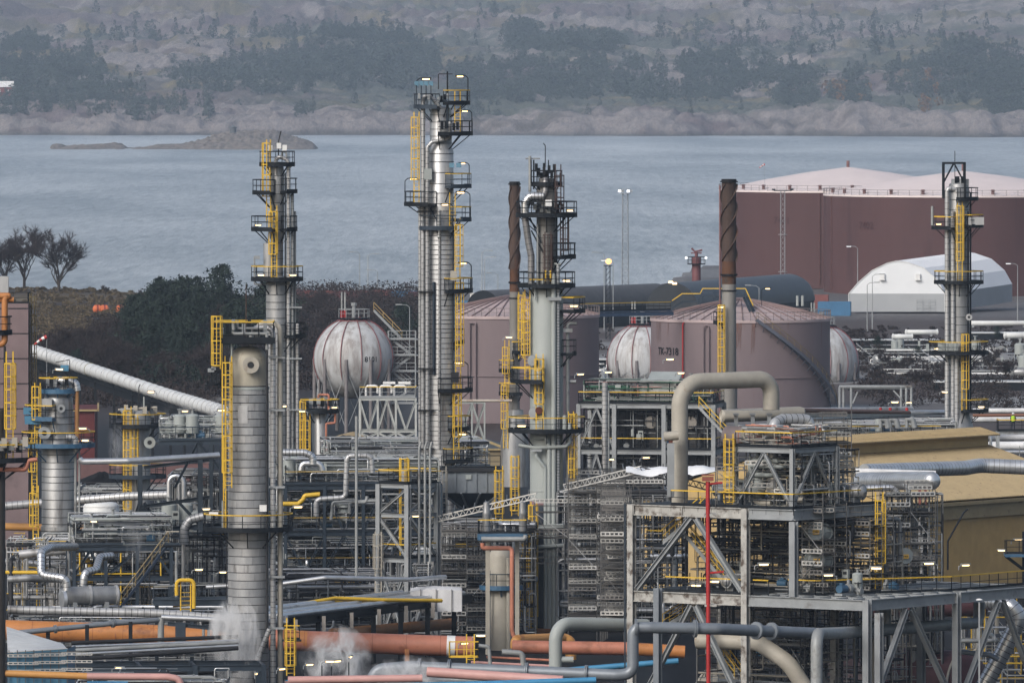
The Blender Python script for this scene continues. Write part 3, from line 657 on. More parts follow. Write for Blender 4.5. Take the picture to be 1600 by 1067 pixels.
tree('bare', 8, 1890, 1.25, 2.4, 'bare tree behind the mauve tower roof at the edge of the photo')
tree('bare', 165, 1870, .22, 3.4, 'tiny bare bush on the yellow heath crest beside orange buoys')
for i, (px, D, sc, lab) in enumerate(((345, 1620, 1.22, 'tallest dark pine, its broad top rising over the pine wood'), (305, 1640, 1.0, 'dark pine just left of the tallest pine'), (248, 1600, 1.02, 'dark pine at the water-side edge of the pine wood'), (220, 1590, .85, 'lower dark pine at the outer left edge of the pine wood'))):
    tree('pine', px, D, sc, i * .9, lab)
r = random.Random(5)
for i in range(44):
    px = r.uniform(205, 430); D = r.uniform(1420, 1640); tree('pine', px, D, r.uniform(.7, 1.08), r.uniform(0, 6), 'dark pine inside the dense wood behind the front column', 'pines of the dense wood')
for px, D, sc, lab in ((120, 1420, .5, 'small dark pine alone among brown scrub above the white conveyor'), (630, 1560, .75, 'dark pine beside the white sphere, next to the tall column'), (1372, 1560, .30, 'small dark pine left of the grey crates in front of the tent'), (1435, 1540, .22, 'tiny dark pine in front of the tent beside the right column'), (1558, 1640, .2, 'tiny dark shrub by the tent side wall')):
    tree('pine', px, D, sc, px * .1, lab)
for i in range(165):
    px = r.choice((r.uniform(60, 420), r.uniform(430, 660), r.uniform(150, 420))); D = r.uniform(1400, 1780)
    if px < 205 and D > 1500: D = r.uniform(1400, 1500)
    tree('bare', px, D, r.uniform(.5, .82) if px < 430 else r.uniform(.32, .52), r.uniform(0, 6), 'leafless tree in the brown wood behind the sphere and front column', 'leafless trees of the brown wood')
for i in range(26):
    px = r.uniform(1345, 1640); D = r.uniform(1400, 1560); tree('bare', px, D, r.uniform(.25, .42), r.uniform(0, 6), 'low leafless tree in the scrub behind the right column', 'leafless scrub trees behind the right column')
def scrub(name, regs, n, leaf, m, seed):
    r = np.random.default_rng(seed); vs = []
    for k in range(n):
        x0, x1, d0, d1, h0 = regs[int(r.integers(len(regs)))]; D = r.uniform(d0, d1); px = r.uniform(x0, x1); X = (px - 800) * D / F; h = h0 * r.uniform(.5, 1.2)
        vs.append(tri_tree(90, 'round', h, h * .75, leaf, int(r.integers(1e6))) + np.array([X, D, nz(X, D) - .3]))
    v = np.concatenate(vs); me = soup(name, m, v, np.arange(len(v)).reshape(-1, 3)); o = bpy.data.objects.new(name, me); COL.objects.link(o); o['kind'] = 'stuff'
scrub('undergrowth', [(50, 430, 1330, 1620, 2.6), (150, 430, 1400, 1700, 4.2), (420, 660, 1400, 1900, 3.0), (430, 660, 1500, 1920, 4.0)], 2600, .19, M_BUSH, 3)
scrub('low_scrub', [(1340, 1680, 1330, 1600, 2.2), (1290, 1680, 1560, 1720, .8), (640, 1350, 1450, 1750, 1.2)], 850, .18, M_BUSH, 4)
scrub('dry_grass', [(-20, 235, 1700, 1930, .7), (60, 200, 1640, 1860, .9)], 900, .22, mat('dry_heath_grass', (.105, .083, .052), .9, 0, .4, .3), 12)
scrub('evergreen_undergrowth', [(200, 420, 1400, 1600, 3.6)], 420, .28, M_FIR2, 6)
# ------------------------------------------------------------------ storage tanks
def cone_tank(name, label, cx, rpx, D, ytop, yapex, m, mroof, nribs=0, girder=None):
    s = D / F; X = (cx - 800) * s; R = rpx * s; zt = Z(ytop, D); t = thing(name, label, 'tank', (X, D, 0)); c = W[t]
    za = zt + ((ytop - yapex) * s - R * (zt - 0) * 0) - 0.0
    za = max(zt + 1.2, Z(yapex, D))
    prof = [(R, 0), (R, zt)]
    if girder: zg = Z(girder, D); prof = [(R, 0), (R, zg - .12), (R + .16, zg - .1), (R + .16, zg + .1), (R, zg + .12), (R, zt)]
    MB().lathe(prof, c, 96).build('shell', m, t)
    roof = MB().lathe([(R + .12, zt - .35), (R + .12, zt), (R * .66, zt + (za - zt) * .42), (R * .33, zt + (za - zt) * .75), (0.01, za)], c, 96).build('roof', mroof, t)
    for i in range(nribs):
        a = 2 * math.pi * i / nribs; e = V(math.cos(a), math.sin(a), 0); rb = MB()
        rb.tube([c + e * (R + .1) + UP * (zt + .08), c + e * (R * .66) + UP * (zt + (za - zt) * .42 + .08), c + e * (R * .33) + UP * (zt + (za - zt) * .75 + .08), c + e * .6 + UP * (za + .05)], .09, 4, smooth=False); rb.build('roof_rib', mat('roof_rib_paint', (.20, .14, .135)), roof)
    n = 72; rb = MB(); tb = MB()
    pts = [c + V(math.cos(2 * math.pi * i / n) * (R + .08), math.sin(2 * math.pi * i / n) * (R + .08), zt) for i in range(n)]
    for i in range(n):
        p, q = pts[i], pts[(i + 1) % n]; rb.bar(p, p + UP * 1.1, .07); rb.bar(p + UP * .55, q + UP * .55, .05); rb.bar(p + UP * 1.1, q + UP * 1.1, .07)
    rb.build('rim_railing', mat('rim_rail_steel', (.13, .11, .11)), t)
    return t, c, R, zt, za, s
def red_tanks():
    for cx, rp, D, yt, ya, num, ta, tz, lab in ((1325, 201, 2020, 296, 261, '7401', -109, 342, 'huge red-brown storage tank numbered 7401, the one farther back'), (1505, 218, 1960, 303, 267, '7402', -124, 350, 'huge red-brown storage tank numbered 7402 behind the white tent')):
        t, c, R, zt, za, s = cone_tank('storage_tank', lab, cx, rp, D, yt, ya, M_RTANK, M_RROOF)
        wall_text(t, num, 2.0, c, R, (-90 + math.degrees(math.asin(((1217 if num == '7401' else 1348) - cx) / rp))), Z(tz, D), mat('faded_black_lettering', (.05, .022, .022)), sx=1.0)
        for k in range(11):
            a = R_(-170 + k * 15 + (5 if num == '7401' else 0)); e = V(math.cos(a), math.sin(a), 0); p = c + e * (R - 1.3) + UP * (zt + .3); v = MB(); v.cyl(p, p + UP * .7, .35, 8); v.cyl(p + UP * .7, p + UP * .95, .65, 8, .3); v.build('roof_vent', mat('vent_rust', (.16, .08, .075)), t)
        v = MB(); v.cyl(c + UP * (za - .2), c + UP * (za + 1.3), .35, 8); v.build('apex_vent', mat('vent_rust', (.16, .08, .075)), t)
        a = -90 + math.degrees(math.asin((1270 - 1325) / 201)) if num == '7401' else -90 + math.degrees(math.asin((1297 - 1505) / 218 * .999))
        # vertical wall pipe and cable ladder
        for an, wd in (((-104.5 if num == '7401' else -162), .5), ((-74 if num == '7401' else -100), .3)):
            e = V(math.cos(R_(an)), math.sin(R_(an)), 0); p = MB(); p.bar(c + e * (R + .12) + UP * 1, c + e * (R + .12) + UP * (zt - .4), wd * .5); zz = 2.5
            while zz < zt - 1: p.bar(c + e * (R - .05) + UP * zz, c + e * (R + .3) + UP * zz, .5, .12); zz += 3
            p.build('wall_pipe', mat('tank_pipe_dark', (.10, .05, .048)), t)
        g = MB()
        for k in range(5): g.ring(c, R, R + .03, zt * (k + 1) / 6, zt * (k + 1) / 6 + .06, 96)
        g.build('weld_ring', M_RTANK, t)
red_tanks()
def mauve_tanks():
    t, c, R, zt, za, s = cone_tank('storage_tank', 'mauve tank lettered TK-7318 with a spiral stair on its wall', 1157, 140, 1327, 497, 466, M_TANK, M_TROOF, 40, 586)
    wall_text(t, 'TK-7318', 1.42, c, R, -90 + math.degrees(math.asin((1041.5 - 1157) / 140)), Z(547, 1327), M_BLACK, sx=.95)
    st = MB(); tr = MB(); tm = MB(); tm.box((0, 0, 0), (.9, .26, .05)); me = tm.mesh('tread'); me.materials.append(M_DARK)
    a0, a1 = -90 + math.degrees(math.asin(20 / 140)), -6; z0, z1 = zt + .1, .4; n = 64; prev = None; rl = MB(); o = None
    for i in range(n + 1):
        f = i / n; a = R_(a0 + (a1 - a0) * f); z = z0 + (z1 - z0) * f; e = V(math.cos(a), math.sin(a), 0); pin, po = c + e * (R + .12) + UP * z, c + e * (R + 1.05) + UP * z
        if prev:
            st.bar(prev[0], pin, .06, .3); st.bar(prev[1], po, .07, .42); rl.bar(prev[1] + UP * 1.1, po + UP * 1.1, .07); rl.bar(prev[1] + UP * .6, po + UP * .6, .05)
        if i % 4 == 0: rl.bar(po, po + UP * 1.1, .06); st.bar(c + e * R + UP * (z - .9), po, .07)
        prev = (pin, po)
    o = st.build('spiral_stair', mat('stair_blue_grey', (.085, .095, .125)), t); rl.build('stair_rail', mat('stair_rail_ochre', (.16, .12, .05)), o)
    for i in range(1, n * 1):
        f = i / n; a = a0 + (a1 - a0) * f; e = V(math.cos(R_(a)), math.sin(R_(a)), 0); inst('tread', me, o, c + e * (R + .58) + UP * (z0 + (z1 - z0) * f), R_(a))
    for px, y0, y1, m, r in ((1067, 503, 586, M_RED, .11), (1098, 508, 600, M_TANK, .10), (1106, 508, 600, M_TANK, .10)):
        a = R_(-90 + math.degrees(math.asin((px - 1157) / 140))); e = V(math.cos(a), math.sin(a), 0); pipe([c + e * (R + .3) + UP * Z(y1, 1327), c + e * (R + .3) + UP * Z(y0, 1327)] + ([c + e * (R - .1) + UP * Z(y0 - 3, 1327)] if m is M_RED else []), r, m, None, parent=t, name='wall_pipe')
    a = R_(-90 + math.degrees(math.asin((1102 - 1157) / 140))); e = V(math.cos(a), math.sin(a), 0); pipe([c + e * (R + .3) + UP * Z(509, 1327) + V(-.35, 0, 0), c + e * (R + .3) + UP * Z(505, 1327) + V(-.35, 0, 0), c + e * (R + .3) + UP * Z(505, 1327) + V(.35, 0, 0), c + e * (R + .3) + UP * Z(509, 1327) + V(.35, 0, 0)], .1, M_TANK, None, parent=t, name='wall_pipe')
    # roof walkway with yellow rails
    wk = thing('roof_walkway', 'footbridge with yellow rails joining the roofs of the two mauve tanks', 'footbridge', P(940, 478, 1322)); 
    p0, p1 = P(905, 488, 1300), P(1048, 485, 1316); d = MB(); d.bar(p0, p1, 1.2, .12); d.bar(p0 - UP * .4, p1 - UP * .4, 1.0, .5); d.build('deck', mat('bridge_blue', (.06, .105, .18)), wk)
    for off in (-.6, .6): railing(wk, [p0 + V(0, off, .06), p1 + V(0, off, .06)], M_YEL, M_DARK)
    up = MB(); ty = MB()
    pts = [c + V(-6.5, -5.0, zt + 1.9), c + V(-4.6, -5, zt + 3.0), c + V(-1, -5, zt + 3.0), c + V(1.4, -5, zt + 3.0), c + V(2.2, -5, zt + .6)]
    pts = [P(1050, 470, 1320), P(1066, 459, 1320), P(1094, 459, 1320), P(1098, 451, 1320), P(1165, 451, 1320), P(1177, 478, 1318)]
    for sg in (0, 1.1):
        q = [p + V(0, sg, 0) for p in pts]
        for a_, b_ in zip(q[:-1], q[1:]):
            ty.bar(a_, b_, .09); up.bar(a_ - UP * .55, b_ - UP * .55, .05); up.bar(a_ - UP * 1.1, b_ - UP * 1.1, .12, .2)
            k = max(1, int((b_ - a_).length / 1.2))
            for i in range(k): x = a_.lerp(b_, i / k); up.bar(x, x - UP * 1.6, .06)
    for a_, b_ in zip(pts[:-1], pts[1:]): up.bar((a_ + b_) / 2 - UP * 1.1 + V(0, .55, 0) - (b_ - a_) / 2, (a_ + b_) / 2 - UP * 1.1 + V(0, .55, 0) + (b_ - a_) / 2, 1.0, .05)
    g = up.build('roof_gangway', M_BLUE, t); ty.build('top_rail', M_YEL, g)
    lamp(t, P(1190, 478, 1320), 0, True); 
    q = MB(); q.tube([P(1254, 478, 1322), P(1254, 462, 1322)], .2, 8); q.build('vent_stub', M_CREAM, t); q = MB(); q.tube([P(1246, 478, 1322), P(1246, 462, 1322)], .2, 8); q.build('vent_stub', M_CREAM, t)
    t, c, R, zt, za, s = cone_tank('storage_tank', 'mauve tank half hidden behind the tall clad column', 800, 136, 1290, 491, 462, M_TANK, M_TROOF, 40, 583)
    for px in (736, 745):
        a = R_(-90 + math.degrees(math.asin((px - 800) / 136))); e = V(math.cos(a), math.sin(a), 0); pipe([c + e * (R + .3) + UP * .5, c + e * (R + .3) + UP * Z(503, 1290)], .12, M_TANK, None, parent=t, name='wall_pipe')
    a = [c + V(math.cos(R_(-90 + math.degrees(math.asin((px - 800) / 136)))) * (R + .3), math.sin(R_(-90 + math.degrees(math.asin((px - 800) / 136)))) * (R + .3), Z(502, 1290)) for px in (736, 745)]
    pipe([a[0] - UP * .1, a[0] + UP * .1, a[1] + UP * .1, a[1] - UP * .1], .12, M_TANK, None, parent=t, name='wall_pipe')
    ts, cs = tank_stains((1157, 140, 1327), ((1030, 500, 545, 9), (1045, 500, 530, 3), (1152, 500, 560, 10), (1175, 500, 575, 6), (1230, 498, 520, 3), (1283, 497, 540, 3)))
def tank_stains(tk, lst):
    cx, rp, D = tk; s = D / F; X = (cx - 800) * s; R = rp * s; t = [o for o in bpy.data.objects if o.get('label', '').startswith('mauve tank lettered')][0]; c = W[t]; mb = MB(); r = random.Random(4)
    for px, y0, y1, wpx in lst:
        n = 7
        for j in range(max(1, wpx // 2)):
            a = math.asin((px + j * 2 - wpx / 2 - cx) / rp) - math.pi / 2; L = (y1 - y0) * r.uniform(.5, 1); hw = r.uniform(.5, 1.0) * s
            z0 = Z(y0, D); z1 = Z(y0 + L, D); rr = R + .05 + j * .001
            pts = []
            for k in range(n + 1):
                f = k / n; w_ = hw * (1 - f * .6) / rr; off = (r.random() - .5) * .03; th = a - f * .012
                for sg in (-1, 1): pts.append(V(c.x + rr * math.cos(th + sg * w_ + off * .2), c.y + rr * math.sin(th + sg * w_ + off * .2), z0 + (z1 - z0) * f))
            mb.add(pts, [(2 * k, 2 * k + 1, 2 * k + 3, 2 * k + 2) for k in range(n)])
    o = mb.build('rust_streak', mat('rust_streak_stain', (.155, .085, .07), .8, 0, .3, 1.5), t); o['kind'] = 'stuff'; return t, o
mauve_tanks()

# ------------------------------------------------------------------ gas spheres
def sphere(label, cx, cy, rp, D, txt=None, tx=0, stair=True):
    s = D / F; X = (cx - 800) * s; R = rp * s; zc = Z(cy, D); t = thing('gas_sphere', label, 'gas sphere', (X, D, 0)); c = V(X, D, zc)
    prof = [(R * math.sin(math.pi * i / 32) + (0 if 0 < i < 32 else .001), -R * math.cos(math.pi * i / 32)) for i in range(33)]
    MB().lathe(prof, c, 56).build('shell', M_SPH, t)
    mp = mat('deluge_pipe_red', (.20, .06, .065))
    for k in range(12):
        a = R_(k * 30 + 12); pts = [c + V(math.cos(a) * math.sin(R_(th)) * (R + .12), math.sin(a) * math.sin(R_(th)) * (R + .12), math.cos(R_(th)) * (R + .12)) for th in range(8, 128, 8)]
        pipe(pts, .055, mp, None, parent=t, fil=None, seg=5, name='deluge_pipe')
    for th in (24,):
        pts = [c + V(math.cos(R_(a)) * math.sin(R_(th)) * (R + .15), math.sin(R_(a)) * math.sin(R_(th)) * (R + .15), math.cos(R_(th)) * (R + .15)) for a in range(0, 360, 12)]
        o = MB().tube(pts, .06, 5, closed=True).build('deluge_ring', mp, t)
    for k in range(10):
        a = R_(k * 36 + 8); e = V(math.cos(a), math.sin(a), 0); MB().tube([V(X, D, 0) + e * (R * .985), V(X, D, 0) + e * (R * .985) + UP * zc], .26, 10).build('leg', mat('leg_grey', (.15, .14, .145), .6, 0, .3), t)
        e2 = V(math.cos(a + .628), math.sin(a + .628), 0); b = MB(); b.bar(V(X, D, .4) + e * R * .98, V(X, D, zc - 1.2) + e2 * R * .98, .07); b.bar(V(X, D, zc - 1.2) + e * R * .98, V(X, D, .4) + e2 * R * .98, .07); b.build('brace', M_GREY, t)
    pl = MB(); pl.ring(c, .3, 2.0, R - .1, R + .06, 20); o = pl.build('top_platform', M_DARK, t)
    pts = [c + V(2.0 * math.cos(R_(k * 24)), 2.0 * math.sin(R_(k * 24)), R + .06) for k in range(15)]; railing(o, pts, M_GREY, M_GREY, closed=True, toe=False)
    v = MB(); v.cyl(c + UP * R, c + UP * (R + 1.6), .25, 8); v.cyl(c + UP * (R + 1.6), c + UP * (R + 2.0), .4, 8); v.build('relief_valve', M_GREY, t)
    for dx in (-2.6, -1.9):
        pipe([c + V(dx * .6, -.5, R), c + V(dx * .6, -.5, R + 3.4)], .13, M_RED if False else M_PIPE, None, parent=t, name='vent_pipe'); b = MB(); b.cyl(c + V(dx * .6, -.5, R + .1), c + V(dx * .6, -.5, R + 1.0), .2, 8); b.build('vent_base', M_RED, t)
    if txt:
        vs, fs = text_mesh(txt, .95); mb = MB(); pts = []
        for v in vs:
            lon = -math.pi / 2 + math.asin((tx - cx) / rp) + v.x / R; lat = v.y / R; rr = R + .02; pts.append(c + V(rr * math.cos(lat) * math.cos(lon), rr * math.cos(lat) * math.sin(lon), rr * math.sin(lat)))
        mb.add(pts, fs); mb.build('painted_number', M_BLACK, t)
    return t, c, R
t, c, R = sphere('white gas sphere numbered 8101, streaked red by its spray pipes', 553, 560, 63, 1250, '8101', 581)
def sphere_stairs():
    t = thing('stair_tower', 'grey stair tower with landings on the right of sphere 8101', 'stair tower', P(628, 640, 1250)); s = 1250 / F; b = W[t]
    prev = P(584, 483, 1250)
    stairs(t, P(584, 485, 1250), P(628, 530, 1250), (0, 1, 0), .8, M_GREY, mat('ochre_rail', (.36, .25, .09)))
    for k in range(5):
        y = 530 + k * 25; d = MB(); d.box(P(628, y, 1250), (4.2, 1.8, .12)); d.build('landing', M_GREY, t); a = P(606, y, 1249.1); railing(t, [a, P(650, y, 1249.1)], M_GREY, M_GREY)
        if k < 4: stairs(t, P(612 if k % 2 == 0 else 644, y, 1250), P(644 if k % 2 == 0 else 612, y + 25, 1250), (0, 1, 0), .7, M_GREY, M_GREY)
    for px in (607, 649):
        for dd in (-.9, .9): q = MB(); p = P(px, 527, 1250 + dd); q.bar(V(p.x, p.y, 0), p + UP * .8, .14); q.build('post', M_GREY, t)
sphere_stairs()
sphere('pale gas sphere behind the left edge of tank TK-7318', 1004, 562, 56, 1450)
sphere('pale gas sphere behind the right edge of tank TK-7318', 1284, 566, 58, 1450)

# ------------------------------------------------------------------ far side of the plant
def containers():
    me = MB(); me.box((0, 0, 1.3), (6.06, 2.44, 2.5)); bm = [];
    rib = MB()
    for i in range(16): rib.box((-2.8 + i * .373, -1.235, 1.3), (.17, .05, 2.2)); rib.box((-2.8 + i * .373, 1.235, 1.3), (.17, .05, 2.2))
    fr = MB()
    for x in (-2.98, 2.98):
        for y in (-1.17, 1.17): fr.box((x, y, 1.3), (.16, .16, 2.6))
    for z in (.06, 2.54):
        for y in (-1.19, 1.19): fr.box((0, y, z), (6.1, .12, .14))
    cols = {'red': M_CONT[0], 'blue': M_CONT[1], 'maroon': M_CONT[2], 'pale': mat('pale_container_paint', (.5, .5, .48), .6)}
    meshes = {}
    for k, m in cols.items():
        mm = m; a, b, c = me.mesh('body'), rib.mesh('corrugation'), fr.mesh('corner_frame')
        for q in (a, b, c): q.materials.append(mm)
        meshes[k] = (a, b, c)
    lst = [(452, 1880, 'maroon', 'maroon shipping container nearest the twin column on the quay'), (500, 1880, 'red', 'red shipping container on the quay left of the sphere vents'), (546, 1875, 'maroon', 'maroon shipping container right behind the sphere vents'), (590, 1882, 'red', 'dark red shipping container between sphere and blue container'), (636, 1875, 'blue', 'blue shipping container beside the tall column on the quay'), (662, 1870, 'maroon', 'maroon shipping container half behind the tall clad column'),
           (945, 1900, 'blue', 'blue shipping container by the flare lamp, left of a matching one'), (992, 1900, 'blue', 'blue shipping container next to the dark arched hall'), (740, 1800, 'blue', 'blue container behind the left mauve tank roof'), (1304, 1790, 'blue', 'blue container between the arched hall and the white tent'), (1270, 1850, 'red', 'red container behind the end of the dark arched hall'), (760, 1850, 'pale', 'pale container behind the left mauve tank by the bridge')]
    for px, D, k, lab in lst:
        X = (px - 800) * D / F; p = V(X, D, nz(X, D)); t = thing('shipping_container', lab, 'container', p, 'shipping containers on the quay')
        for nm, q in zip(('body', 'corrugation', 'corner_frame'), meshes[k]): inst(nm, q, t, p, R_(4 if px < 700 else -6))
containers()
def hall():
    t = thing('arched_hall', 'long dark grey arched hall with rounded end behind tank TK-7318', 'hall', P(1130, 520, 1560)); D = 1560; s = D / F
    p0 = PXZ(1050, 0, 1530); p1 = PXZ(1232, 0, 1590); d = (p1 - p0).normalized(); sd = d.cross(UP).normalized(); R = 4.4; zb = Z(437, 1550) - R
    n = 24; rows = []
    for (off, sc) in [(0, 1.0)] + [((p1 - p0).length * k / 8, 1.0) for k in range(1, 9)] + [((p1 - p0).length + R * math.sin(a), math.cos(a)) for a in (.3, .6, .9, 1.2, 1.5)]:
        rows.append([p0 + d * off + sd * (R * sc * math.cos(math.pi * i / n)) + UP * (zb + R * sc * math.sin(math.pi * i / n)) for i in range(n + 1)])
    mb = MB(); m_ = len(rows); mb.add([p for r_ in rows for p in r_], [(i * (n + 1) + k, i * (n + 1) + k + 1, (i + 1) * (n + 1) + k + 1, (i + 1) * (n + 1) + k) for i in range(m_ - 1) for k in range(n)], True)
    mb.build('roof', mat('dark_membrane', (.065, .075, .088), .45, 0, .1), t)
    e = MB(); e.add(rows[0] , [tuple(range(n + 1))]); e.build('end_wall', mat('dark_end_wall', (.03, .035, .042)), t)
    b = MB()
    for sg in (-1, 1): b.bar(p0 + sd * sg * (R - .1) + UP * (zb / 2), p1 + sd * sg * (R - .1) + UP * (zb / 2), .25, zb)
    b.build('base_wall', mat('dark_end_wall', (.03, .035, .042)), t)
    for yy, dx in ((441, 1048), (443, 1054)):
        g = MB(); g.box(PXZ(dx, Z(yy, 1528), 1528), (.7, .4, .3)); g.build('end_lamp', M_GLOW, t)
    q = thing('arched_hall', 'grey arched hall roof farther back beside the blue containers', 'hall', PXZ(900, 0, 1700)); mb = MB(); a, b_ = PXZ(755, 0, 1690), PXZ(1025, 0, 1740)
    d = (b_ - a).normalized(); sd = d.cross(UP); R = 3.6; zb = Z(455, 1700) - R + .4
    rows = [[x + sd * (R * math.cos(math.pi * i / 14)) + UP * (zb + R * math.sin(math.pi * i / 14)) for i in range(15)] for x in (a, b_)]
    mb.add(rows[0] + rows[1], [(k, k + 1, 15 + k + 1, 15 + k) for k in range(14)], True); mb.build('roof', mat('grey_membrane', (.085, .088, .095), .6), q)
    e = MB()
    for r_ in rows: e.add(r_, [tuple(range(15))])
    for sg in (-1, 1): e.bar(a + sd * sg * (R - .1) + UP * zb / 2, b_ + sd * sg * (R - .1) + UP * zb / 2, .2, zb)
    e.build('wall', M_DARK, q)
hall()
def tent():
    D = 1800; s = D / F; t = thing('storage_tent', 'big white fabric tent hall with grey lower walls before the red tanks', 'tent', PXZ(1400, 0, D)); 
    e1 = V(math.cos(R_(-4)), math.sin(R_(-4)), 0); W_ = 150 * s; p0 = PXZ(1326, 0, D); base = Z(487, D)
    prof = [(0, 0), (0, 3.4), (.10, 5.5), (.24, 7.7), (.40, 9.1), (.5, 9.55), (.60, 9.3), (.78, 8.2), (.92, 6.0), (1, 3.4), (1, 0)]
    ext = V(122 * s, 38, 0); lo = base
    front = [p0 + e1 * (W_ * x) + UP * (lo + z * 1.0) for x, z in prof]; back = [p + ext + UP * .9 for p in front]
    n = len(prof)
    w_ = MB(); w_.add([front[1], front[2], front[3], front[4], front[5], front[6], front[7], front[8], front[9]], [tuple(range(9))]); w_.build('gable_canopy', mat('tent_gable_fabric', (.70, .73, .76), .6, 0, .04, .2), t)
    w_ = MB(); w_.add([front[0], front[1], front[9], front[10]], [(0, 1, 2, 3)]); w_.build('gable_wall', M_TENTG, t)
    k = 7
    for i in range(1, 9):
        q = MB()
        for j in range(k):
            f0, f1 = j / k, (j + 1) / k; q.add([front[i].lerp(back[i], f0), front[i + 1].lerp(back[i + 1], f0), front[i + 1].lerp(back[i + 1], f1), front[i].lerp(back[i], f1)], [(0, 1, 2, 3)])
        q.build('roof_panel', M_TENT, t)
    for i in (0, 9):
        q = MB(); q.add([front[i], front[i + 1], back[i + 1], back[i]], [(0, 1, 2, 3)]); q.build('side_wall', M_TENTG, t)
    q = MB(); q.add(back[:], [tuple(range(n))[::-1]]); q.build('rear_gable', M_TENTG, t)
    for f in (.35, .72):
        p = p0 + e1 * (W_ * f) + V(0, -.25, lo + 6.6); v = MB(); v.box(p, (.8, .5, 1.1)); v.box(p + V(0, -.1, -.6), (1.0, .6, .18)); v.build('wall_vent', M_WHITE, t)
    b = MB()
    for i in range(n - 1): b.bar(front[i] + V(0, -.06, 0), front[i + 1] + V(0, -.06, 0), .12)
    b.build('gable_frame', M_WHITE, t)
    c = thing('cage_stack', 'stack of grey wire cages standing in front of the white tent', 'cages', PXZ(1448, 0, 1740)); s = 1740 / F
    for ix in range(3):
        for iz in range(2):
            q = MB(); p = PXZ(1437 + ix * 10.5, Z(487, 1740) + .55 + iz * 1.15, 1740)
            q.box(p, (.95, .9, .12)); 
            for dx in (-.5, .5):
                for dy in (-.5, .5): q.bar(p + V(dx, dy, -.55), p + V(dx, dy, .5), .07)
            for zz in (-.5, -.2, .2, .5): q.box(p + V(0, -.5, zz), (1.05, .06, .08)); q.box(p + V(.5, 0, zz), (.06, 1.05, .08))
            q.build('cage', M_GREY, c)
tent()
def pole_light(px, y0, D, label, group=None, cold=True, arm=1, yb=None, glow=True):
    s = D / F; X = (px - 800) * s; zb = nz(X, D) if yb is None else Z(yb, D); zt = Z(y0, D); t = thing('light_pole', label, 'light pole', (X, D, zb), group)
    q = MB(); q.tube([V(X, D, zb), V(X, D, zt), V(X + arm * .5, D, zt + .35), V(X + arm * 1.4, D, zt + .4)], [.11, .07, .06, .05], 6); q.build('pole', M_GREY if cold else M_DARK, t)
    q = MB(); q.box(V(X + arm * 1.7, D, zt + .42), (1.0, .3, .16)); q.build('lamp_head', M_GREY, t)
    if glow: q = MB(); q.box(V(X + arm * 1.7, D, zt + .32), (.9, .26, .06)); q.build('lamp_glow', M_GLOW2, t)
for px, y, D, lab, g in ((562, 397, 1900, 'thin tall light pole by the water, first of the pair left of the tall column', 0), (575, 400, 1900, 'thin tall light pole by the water, second of the pair left of the tall column', 0), (590, 425, 1900, 'shorter light pole on the quay left of the tall column', 0), (753, 395, 1900, 'tall quay light pole right of the tall column', 0), (757, 405, 1860, 'slightly shorter quay light pole touching a taller one', 0), (778, 430, 1800, 'short quay light pole near the spiral stack', 0), (958, 410, 1700, 'light pole right of the amber lamp', 0), (944, 398, 1700, 'thin mast left of the amber lamp', 0),
                     (1340, 388, 1860, 'light pole before the red tank, above the tent gable', 0), (1363, 432, 1700, 'light pole in front of the tent gable, taller of two', 0), (1355, 445, 1690, 'light pole in front of the tent gable, shorter of two', 0), (1590, 415, 1760, 'light pole at the right side wall of the tent', 0), (1186, 450, 1500, 'light pole at the arched hall wall', 0), (640, 480, 1500, 'light pole between sphere and tall column', 0)):
    pole_light(px, y, D, lab, None, True, 1 if px % 2 else -1, glow=px in (1340, 1590, 958))
